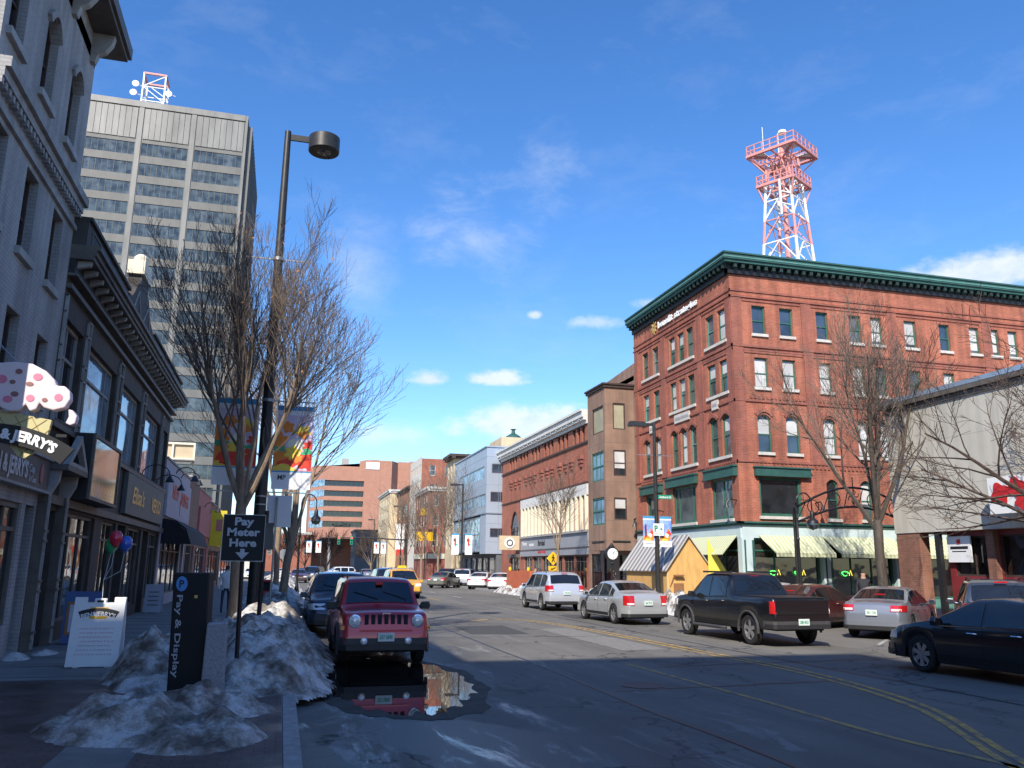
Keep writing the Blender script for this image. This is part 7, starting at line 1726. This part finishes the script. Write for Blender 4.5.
for i, (x, y) in enumerate(((16.0, 150), (17.2, 150), (4.4, 150), (6.0, 150))):
    t = blue_banner(['distant red and white banner left of its pair at the dark office', 'distant red and white banner right of its pair at the dark office', 'distant banner at the far left junction corner', 'distant orange banner beside the junction signals'][i], x-.45, x+.45, 4.0, 6.0, y, 1)
    mb = MB(); mb.tube([(x+.5, y+.1, 0), (x+.5, y+.1, 6.3)], .07, 6); mb.build('pole', 'pole_metal', t)
# P sign and street name sign on that lamp post
t = thing('parking_sign', 'white sign with a green P and arrow on the slim lamp post', 'sign', (16.3, 34.85, 3.3)); mb = MB(); mb.box(16.06, 16.58, 34.83, 34.845, 3.34, 3.88); b_ = mb.build('board', 'sign_white', t)
f_ = lambda a, z, d: (a, 34.826-d, z); l = MB(); text(l, 'P', f_, 16.20, 3.66, .26, .17, depth=.003, bold=.04); l.build('lettering', 'sign_green', b_); l = MB(); l.prism([(16.36, 3.66), (16.44, 3.66), (16.44, 3.70), (16.52, 3.64), (16.44, 3.58), (16.44, 3.62), (16.36, 3.62)], f_, 0, .004); l.build('arrow', 'sign_green', b_)
l = MB(); fbox(l, f_, 16.14, 16.48, 3.41, 3.43, 0, .003); l.build('caption', 'sign_green', b_)
t = thing('street_name_sign', 'green street name sign on the slim lamp post', 'sign', (16.7, 34.9, 4.95)); mb = MB(); mb.box(16.38, 17.1, 34.93, 34.95, 5.0, 5.19); b_ = mb.build('board', 'sign_green', t); l = MB(); text(l, 'Amherst St', lambda a, z, d: (a, 34.926-d, z), 16.74, 5.09, .1, .6, depth=.003, bold=.02); l.build('lettering', 'letter_white', b_)
# walking person warning sign
t = thing('crossing_sign', 'yellow diamond walking-person sign with a small arrow plate below', 'sign', (16.6, 51.1, .15)); mb = MB(); mb.tube([(16.6, 51.15, .1), (16.6, 51.15, 2.9)], .035, 6); mb.build('post', 'galvanised', t)
mb = MB(); mb.prism([(0, -.43), (.43, 0), (0, .43), (-.43, 0)], lambda a, z, d: (16.6+a, 51.1-d, 2.46+z), 0, .02); b_ = mb.build('board', 'yellow_sign', t)
fW = lambda a, z, d: (16.6+a, 51.078-d, 2.46+z); l = MB(); l.prism([(.05*math.cos(a), .2+.05*math.sin(a)) for a in np.linspace(0, 6.28, 10, endpoint=False)], fW, 0, .004)
for a in (((0, .14), (0, -.02)), ((0, -.02), (.09, -.22)), ((0, -.02), (-.09, -.22)), ((0, .12), (.1, .0)), ((0, .12), (-.1, .02))): l.bar(fW(*a[0], .003), fW(*a[1], .003), .05)
l.build('walking_figure', 'letter_black', b_)
mb = MB(); mb.box(16.3, 16.9, 51.08, 51.1, 1.7, 1.98); b_ = mb.build('arrow_plate', 'yellow_sign', t); l = MB(); l.bar((16.75, 51.076, 1.9), (16.5, 51.076, 1.78), .05); l.prism([(16.42, 1.75), (16.56, 1.75), (16.48, 1.86)], lambda a, z, d: (a, 51.077-d, z), 0, .005); l.build('arrow', 'letter_black', b_)
# street clock
t = thing('street_clock', 'black post clock with a round white face behind the silver sedan', 'clock', (16.8, 41.7, .15)); mb = MB(); mb.lathe([(.16, 0), (.16, .3), (.08, .4), (.06, 1.9), (.1, 2.0), (.05, 2.1)], (16.8, 41.7, .15), 12); mb.build('post', 'black_paint', t)
mb = MB(); mb.lathe([(0, -.13), (.36, -.13), (.37, .13), (0, .13)], (16.8, 41.7, 2.63), 24, 'y'); cs = mb.build('case', 'black_paint', t); mb = MB(); mb.lathe([(.29, 0), (.29, -.02), (0, -.02)], (16.8, 41.565, 2.63), 24, 'y'); fc = mb.build('dial', 'sign_white', cs)
l = MB()
for k in range(12): a = k*math.pi/6; l.bar((16.8+.21*math.cos(a), 41.54, 2.63+.21*math.sin(a)), (16.8+.26*math.cos(a), 41.54, 2.63+.26*math.sin(a)), .015)
l.build('hour_mark', 'letter_black', fc); l = MB(); l.bar((16.8, 41.535, 2.63), (16.9, 41.535, 2.75), .02); l.bar((16.8, 41.534, 2.63), (16.82, 41.534, 2.42), .015); l.build('hand', 'letter_black', fc)
mb = MB(); mb.lathe([(.2, 0), (.12, .08), (.03, .22)], (16.8, 41.7, 2.98), 10); mb.build('finial', 'black_paint', cs)
# plywood kiosk
t = thing('kiosk', 'plywood hut with a steep corrugated metal roof, black pickup parked in front', 'kiosk', (18, 39, .15))
x0, x1, y0, y1, ze, zp = 17.0, 19.15, 35.5, 40.2, 1.95, 3.38; xm = 18.07
mb = MB(); mb.box(x0, x1, y0, y1, .15, ze); mb.prism([(x0, ze+.001), (x1, ze+.001), (xm, zp)], lambda a, z, d: (a, d, z), y0+.002, y1-.002); mb.build('wall', 'plywood', t)
for sg, xa in ((-1, x0), (1, x1)):
    mb = MB(); ex = xa+sg*.14; ez = ze-(.14)*(zp-ze)/(xm-x0)
    mb.hexa([(ex, y0-.15, ez), (xm, y0-.15, zp), (xm, y1+.7, zp), (ex, y1+.7, ez), (ex, y0-.15, ez+.06), (xm, y0-.15, zp+.06), (xm, y1+.7, zp+.06), (ex, y1+.7, ez+.06)]); mb.build('roof', 'tin_roof', t)
mb = MB(); mb.box(x0+.3, x0+.8, y0-.03, y0, .5, 1.25); mb.build('hatch', 'plywood_brown', t)
mb = MB(); mb.box(x0-.02, x0+.06, y0-.02, y0+.06, .15, ze-.02); mb.box(x1-.06, x1+.02, y0-.02, y0+.06, .15, ze-.02); mb.build('corner_board', 'plywood_pale', t)
mb = MB(); mb.bar((x0+.12, y0-.02, 1.1), (x0+.3, y0-.1, 1.62), .03); mb.box(x0+.28, x0+.75, y0-.2, y0-.05, 1.56, 1.63); mb.build('shelf_bracket', 'plywood_brown', t)
t = thing('plywood_board', 'bright yellow plywood board cut in zigzags leaning beside the hut', 'board', (19.4, 35.3, .15)); mb = MB(); mb.prism([(19.1, .2), (19.45, .2), (19.75, .65), (19.55, .95), (20.05, 1.75), (19.3, 2.9), (19.1, 3.3)], lambda a, z, d: (a-.15, 35.25-d, z), 0, .03); mb.build('panel', 'plywood_yellow', t)
mb = MB(); mb.bar((19.2, 35.28, 1.6), (19.2, 35.9, .2), .05); mb.build('prop', 'plywood_brown', t)
# orange construction hoarding with lights
t = thing('wooden_barrier', 'orange-red plywood hoarding with yellow warning lights by the long brick building', 'barrier', (17.5, 61, .1)); mb = MB(); mb.box(16.95, 17.05, 57.5, 63.8, .05, 1.62); mb.box(17.05, 19.5, 63.7, 63.8, .05, 1.62); mb.build('panel', 'barrier_red', t)
for y in (58, 63): mb = MB(); mb.lathe([(.1, 0), (.12, .1), (.08, .26)], (17, y, 1.63), 10); mb.build('warning_light', 'yellow_sign', t)
# plaza arch
def arch():
    t = thing('plaza_arch', 'wrought iron arch with scrollwork over the plaza entrance beside the brick building', 'arch', (22.6, 30, .15)); A, B = (20.1, 30.0), (25.9, 30.0)
    def c(u, z): return (A[0]+(B[0]-A[0])*u, 30.0, z)
    for u, nm in ((0, 'post'), (1, 'post')): mb = MB(); p = c(u, .15); mb.lathe([(.14, 0), (.12, .5), (.07, .6), (.06, 4.0)], p, 10); mb.build(nm, 'black_paint', t)
    mb = MB(); top = [c(u, 4.35+.95*math.sin(math.pi*u)) for u in np.linspace(0, 1, 17)]; low = [c(u, 3.75+.75*math.sin(math.pi*u)) for u in np.linspace(0, 1, 17)]
    mb.tube(top, .05, 6); mb.tube(low, .05, 6); mb.bar(c(0, 3.75), c(0, 4.4), .09); mb.bar(c(1, 3.75), c(1, 4.4), .09); mb.build('arch_rail', 'black_paint', t)
    mb = MB()
    for u in (.16, .34, .66, .84):
        z = 4.05+.85*math.sin(math.pi*u); mb.tube([(A[0]+(B[0]-A[0])*u+.27*math.cos(a), 30, z+.27*math.sin(a)) for a in np.linspace(0, 6.283, 14)], .022, 5)
    for u0, u1 in ((.02, .1), (.24, .30), (.42, .46), (.54, .58), (.7, .78), (.9, .98)): mb.bar(c(u0, 3.8+.75*math.sin(math.pi*u0)), c(u1, 4.35+.92*math.sin(math.pi*u1)), .03)
    for k in range(6): a = k*math.pi/3; p = (A[0]+(B[0]-A[0])*.5, 30, 4.92); mb.tube([p, (p[0]+.22*math.cos(a), 30, p[2]+.22*math.sin(a)), (p[0]+.3*math.cos(a+.5), 30, p[2]+.3*math.sin(a+.5))], .025, 4)
    mb.bar(c(.5, 4.5), c(.5, 5.75), .03); mb.build('scrollwork', 'black_paint', t)
arch()
# traffic signals at the junction
t = thing('traffic_signal', 'mast arm over the far junction carrying two traffic lights', 'traffic light', (15.6, 110, 0)); mb = MB(); mb.tube([(15.6, 110, 0), (15.6, 110, 7.2)], .12, 8); mb.build('pole', 'pole_metal', t)
mb = MB(); mb.tube([(15.6, 110, 5.2), (10, 110, 5.4), (4.4, 110, 5.3)], [.09, .07, .05], 8); mb.build('mast_arm', 'pole_metal', t)
for x, st in ((6.9, 0), (8.5, 0)):
    mb = MB(); mb.box(x-.17, x+.17, 109.85, 110.1, 4.5, 5.55); hs = mb.build('signal_head', 'sign_green', t)
    for k, (m_, z) in enumerate((('lamp_red_lit', 5.35), ('cab_dark', 5.03), ('cab_dark', 4.7))): mb = MB(); mb.lathe([(.12, 0), (0, -.03)], (x, 109.84, z), 12, 'y'); mb.build('lens', m_, hs)
t = thing('projecting_sign', 'tall white vertical sign on the front of the orange-red hall', 'sign', (18.6, 141, 3.5)); mb = MB(); mb.box(18.2, 19.6, 141, 141.3, 4.3, 8.8); mb.build('board', 'sign_white', t); mb = MB(); mb.box(18.3, 19.5, 140.97, 141, 3.6, 4.6); mb.build('foot_panel', 'letter_red', t); mb = MB(); mb.bar((19.5, 141.1, 8), (20, 141.1, 8), .1); mb.build('bracket', 'black_paint', t)
t = thing('projecting_sign', 'bright yellow shop sign on the red corner building', 'sign', (18.4, 112, 5)); mb = MB(); mb.box(17.2, 19.4, 112, 112.3, 5.2, 6.4); mb.box(17.6, 18.6, 112.02, 112.28, 8.6, 9.6); mb.build('board', 'yellow_sign', t); mb = MB(); mb.bar((18.4, 112.1, 6.3), (18.4, 112.1, 9.8), .1); mb.bar((18.4, 112.1, 5.2), (18.4, 112.1, .1), .12); mb.build('post', 'black_paint', t)
# back of a pale square sign and a small red box on the left pavement
t = thing('road_sign', 'pale square road sign seen from behind, right of the pay meter sign', 'sign', (.02, 25.0, .15)); mb = MB(); mb.box(-.52, .18, 25.0, 25.02, 2.95, 3.85); mb.build('board', 'sign_white', t); mb = MB(); mb.tube([(-.24, 24.96, .1), (-.24, 24.96, 3.8)], .03, 6); mb.build('post', 'galvanised', t)
t = thing('road_sign', 'small stop-shaped sign seen from behind far off by the lamp', 'sign', (.1, 60, .15)); mb = MB(); mb.prism([(.35*math.cos(a+.39), .35*math.sin(a+.39)) for a in np.linspace(0, 6.283, 8, endpoint=False)], lambda a, z, d: (.1+a, 60+d, 2.6+z), 0, .02); mb.build('board', 'galvanised', t); mb = MB(); mb.tube([(.1, 59.97, 0), (.1, 59.97, 2.9)], .03, 6); mb.build('post', 'galvanised', t)
t = thing('newspaper_box', 'small red newspaper box in the snow beyond the lamp post', 'newspaper box', (-.35, 33, .15)); mb = MB(); mb.box(-.75, -.3, 32.8, 33.2, .75, 1.35); mb.build('case', 'letter_red', t, bevel=.03); mb = MB(); mb.box(-.68, -.37, 32.785, 32.8, .95, 1.28); mb.build('window', 'glass_dark', t); mb = MB(); mb.box(-.6, -.45, 32.93, 33.07, .15, .75); mb.build('pedestal', 'black_paint', t)
t = thing('sign_post', 'slim dark post with a small dark plate, right of the pay meter sign', 'sign post', (-.38, 18.3, .5)); mb = MB(); mb.tube([(-.38, 18.3, .3), (-.36, 18.3, 3.0)], .045, 8); mb.build('post', 'black_paint', t)
mb = MB(); mb.box(-.53, -.2, 18.24, 18.255, 2.2, 2.75); mb.build('board', 'dark_trim', t)

# ================================================================ snow
def m_snow(name, dirt):
    mt, nt, b = newmat(name); N = nt.nodes; L = nt.links; tc = N.new('ShaderNodeTexCoord'); o = tc.outputs['Object']
    def nz(s, d=8, r=.7, off_=0):
        mp = N.new('ShaderNodeMapping'); mp.inputs['Location'].default_value = (off_, off_, 0); L.new(o, mp.inputs[0]); n = N.new('ShaderNodeTexNoise'); n.inputs['Scale'].default_value = s; n.inputs['Detail'].default_value = d; n.inputs['Roughness'].default_value = r; L.new(mp.outputs[0], n.inputs['Vector']); return n.outputs[0]
    r = N.new('ShaderNodeValToRGB'); e = r.color_ramp.elements; e[0].position = .50-dirt*.09; e[0].color = (.66, .64, .60, 1); e[1].position = .62; e[1].color = (.10, .075, .055, 1)
    q = e.new(.58-dirt*.05); q.color = (.27, .235, .195, 1)
    L.new(nz(1.9), r.inputs[0]); r2 = N.new('ShaderNodeMapRange'); L.new(nz(28, 4, .8, 5), r2.inputs[0]); r2.inputs[1].default_value = .55; r2.inputs[2].default_value = .72; r2.inputs[4].default_value = .75
    mx = N.new('ShaderNodeMix'); mx.data_type = 'RGBA'; L.new(r2.outputs[0], mx.inputs[0]); L.new(r.outputs[0], mx.inputs[6]); mx.inputs[7].default_value = (.07, .06, .05, 1); L.new(mx.outputs[2], b.inputs['Base Color'])
    b.inputs['Roughness'].default_value = .6; bp = N.new('ShaderNodeBump'); bp.inputs['Strength'].default_value = .8; bp.inputs['Distance'].default_value = .06; L.new(nz(9, 8, .75, 2), bp.inputs['Height']); L.new(bp.outputs[0], b.inputs['Normal']); MT[name] = mt
m_snow('snow_dirty', 1.0); m_snow('snow_clean', .35)
def snow(label, x0, x1, y0, y1, bumps, z0=.0, m_='snow_dirty', step=.07, amp=.26, seed=0, cut=.10):
    mb = MB(); nx = int((x1-x0)/step)+1; ny = int((y1-y0)/step)+1; H = np.zeros((nx, ny)); V = []
    for i in range(nx):
        for j in range(ny):
            x = x0+i*step; y = y0+j*step; h = 0
            for (cx, cy, sx, sy, a) in bumps:
                g_ = a*math.exp(-(((x-cx)/sx)**2+((y-cy)/sy)**2)**1.35*.8); h = (h**4+g_**4)**.25
            h *= 1.0
            p = Vector((x*1.1, y*1.1, seed)); n = noise.fractal(p, .75, 2.15, 7)*amp*1.0 + abs(noise.noise(Vector((x*2.9, y*2.9, seed+4))))*amp*.9 - abs(noise.noise(Vector((x*7, y*7, seed+9))))*amp*.25
            h = h + n*min(1, h*2.2) - cut; V.append((x, y, z0+h)); H[i, j] = h
    keep = {}
    vs = []; fs = []
    def vid(i, j):
        k = i*ny+j
        if k not in keep: x, y, z = V[k]; keep[k] = len(vs); vs.append((x, y, max(z, z0-.03)))
        return keep[k]
    for i in range(nx-1):
        for j in range(ny-1):
            if max(H[i, j], H[i+1, j], H[i, j+1], H[i+1, j+1]) > 0: fs.append((vid(i, j), vid(i+1, j), vid(i+1, j+1), vid(i, j+1)))
    mb.add(vs, fs); o = mb.build('snow_pile', m_, None, smooth=80); tag(o, label, 'snow pile'); return o
snow('low dirty snow heap at the bottom left in front of the black parking machine', -3.0, .6, 8.2, 12.2, [(-1.5, 10.3, .8, .8, .42), (-.7, 9.6, .6, .7, .34), (-.9, 11.2, .8, .6, .40), (-1.9, 11.4, .4, .5, .25)], .12, seed=1, step=.05)
snow('large dirty snowbank around the parking machine and pay meter sign post', -3.2, 1.4, 12.0, 22.4, [(-1.6, 15.0, .75, 1.6, .78), (-.25, 14.0, .8, 1.4, .72), (-.5, 16.8, .9, 2.2, .92), (-.3, 20.4, .95, 2.0, .95), (.3, 17.5, .6, 2.4, .5)], .08, seed=2, step=.05)
snow('dirty snowbank beside the dark blue parked SUV', -1.8, 1.3, 22.2, 34, [(-.3, 24.0, .8, 2.4, .85), (.0, 28, .8, 2.6, .95), (.1, 31.5, .8, 2, .8)], .08, seed=3)
snow('sunlit snowbank further along the left kerb around the shepherd-crook lamp', -2.2, 1.7, 34.5, 62, [(.0, 38, 1, 3, .9), (-.4, 45, 1.1, 4, .95), (.2, 52, 1.0, 4, .9), (.2, 58, 1, 3, .9)], .08, m_='snow_clean', seed=4, step=.1)
snow('long distant snowbank on the left kerb', -2.5, 1.8, 63, 100, [(-.2, 68, 1.2, 5, 1.2), (0, 78, 1.2, 6, 1.3), (-.1, 90, 1.2, 6, 1.2)], .08, m_='snow_clean', seed=5, step=.16)
snow('small patch of snow at the foot of the shop pilasters', -4.85, -3.9, 17.2, 20.2, [(-4.6, 17.8, .25, .35, .22), (-4.35, 18.8, .25, .5, .2)], .14, m_='snow_clean', seed=6, step=.04, amp=.1)
snow('snow heap at the foot of the slim lamp post before the plywood hut', 15.4, 18.3, 30.9, 36.5, [(16.4, 32.6, .5, 1.3, .9), (16.7, 34.4, .5, 1.2, .8)], .05, m_='snow_clean', seed=7)
snow('snow heap between the silver SUV and the street clock', 15.4, 18.0, 40.8, 50, [(16.5, 43, .5, 1.8, .85), (16.5, 47.5, .5, 1.8, .7)], .05, m_='snow_clean', seed=8)
snow('snow heap in front of the orange hoarding', 15.3, 17.0, 54, 64.5, [(16.2, 57, .4, 2.4, .55), (16.3, 61.5, .4, 2.2, .6)], .0, m_='snow_clean', seed=9)
snow('snow heap on the centre reserve beyond the distant cars', 4.6, 6.4, 84, 106, [(5.5, 90, .7, 4, 1.3), (5.5, 100, .7, 4, 1.1)], .0, m_='snow_clean', seed=10, step=.16)

# ================================================================ people
def person(label, loc, rz, coat, legs, h=1.72, stride=.16, arms=(.12, -.1)):
    t = thing('person', label, 'person', loc, rz, local=True); me = bpy.data.meshes.new('figure'); s = h/1.75
    J = [(0,0,.95),(0,.0,1.18),(0,.01,1.40),(0,.02,1.52),(0,.04,1.63),(0,.04,1.74), (.10,0,.90),(.11,stride*.6,.50),(.11,stride,.09),(.11,stride+.14,.045), (-.10,0,.90),(-.11,-stride*.4,.50),(-.11,-stride,.10),(-.11,-stride+.13,.045),
         (.19,0,1.40),(.25,-.02,1.14),(.25,arms[0],.90),(.25,arms[0]+.05,.80), (-.19,0,1.40),(-.25,-.02,1.14),(-.25,arms[1],.90),(-.25,arms[1]+.03,.80)]
    E_ = [(0,1),(1,2),(2,3),(3,4),(4,5),(0,6),(6,7),(7,8),(8,9),(0,10),(10,11),(11,12),(12,13),(2,14),(14,15),(15,16),(16,17),(2,18),(18,19),(19,20),(20,21)]
    Rd = [.16,.15,.17,.06,.10,.085,.10,.065,.05,.045,.10,.065,.05,.045,.075,.055,.045,.04,.075,.055,.045,.04]
    me.from_pydata([(a*s, b*s, c*s) for a, b, c in J], E_, []); tmp = bpy.data.objects.new('tmp', me); col.objects.link(tmp); md = tmp.modifiers.new('s', 'SKIN'); 
    for v, r_ in zip(me.skin_vertices[0].data, Rd): v.radius = (r_*s, r_*s*.8)
    me.skin_vertices[0].data[0].use_root = True; sb = tmp.modifiers.new('ss', 'SUBSURF'); sb.levels = 1
    dg = bpy.context.evaluated_depsgraph_get(); m2 = bpy.data.meshes.new_from_object(tmp.evaluated_get(dg)); bpy.data.objects.remove(tmp)
    for q in (coat, legs, 'skin', 'hair'): m2.materials.append(MT[q])
    for f in m2.polygons:
        c = f.center; z = c.z/s; f.material_index = 3 if z > 1.69 or (z > 1.56 and c.y < .01) else (2 if z > 1.52 or (z < .86 and abs(c.x) > .2*s) else (1 if z < .86 else 0)); f.use_smooth = True
    o = bpy.data.objects.new('figure', m2); col.objects.link(o); o.parent = t; return t
mat('skin', (.45, .26, .18), .6, var=.05); mat('hair', (.03, .02, .015), .7, var=.1); mat('coat_white', (.7, .7, .7), .8, var=.05); mat('coat_dark', (.02, .022, .03), .8, var=.1); mat('coat_brown', (.20, .13, .08), .8, var=.1); mat('jeans', (.03, .04, .08), .8, var=.1)
person('person in a white coat walking along the left pavement past the shops', (-1.9, 33.0, .15), 0, 'coat_white', 'jeans')
person('person in dark clothes standing by the brick pier beyond the big bare tree', (21.0, 27.2, .15), 2.6, 'coat_dark', 'coat_dark', stride=.03)
person('person in a brown jacket walking past the orange hoarding', (16.2, 53.6, .15), R(170), 'coat_brown', 'jeans')

# groups of like things
GR = {'parked_car': 'cars parked along the street', 'driving_car': 'cars driving along the street', 'distant_car': 'cars far off at the junction', 'bare_tree': 'bare street trees', 'lamp_post': 'lamp posts along the street',
      'ornamental_lamp': 'shepherd-crook lamps', 'street_banner': 'banners on the lamp posts', 'snow_pile': 'ploughed snow along the kerbs', 'balloon': 'balloons tied to the folding board', 'sandwich_board': 'folding boards on the left pavement',
      'person': 'pedestrians', 'projecting_sign': 'projecting shop signs', 'shop': 'shops along the left pavement'}
for o in bpy.data.objects:
    k = o.name.split('.')[0]
    if o.parent is None and k in GR and 'label' in o: o['group'] = GR[k]
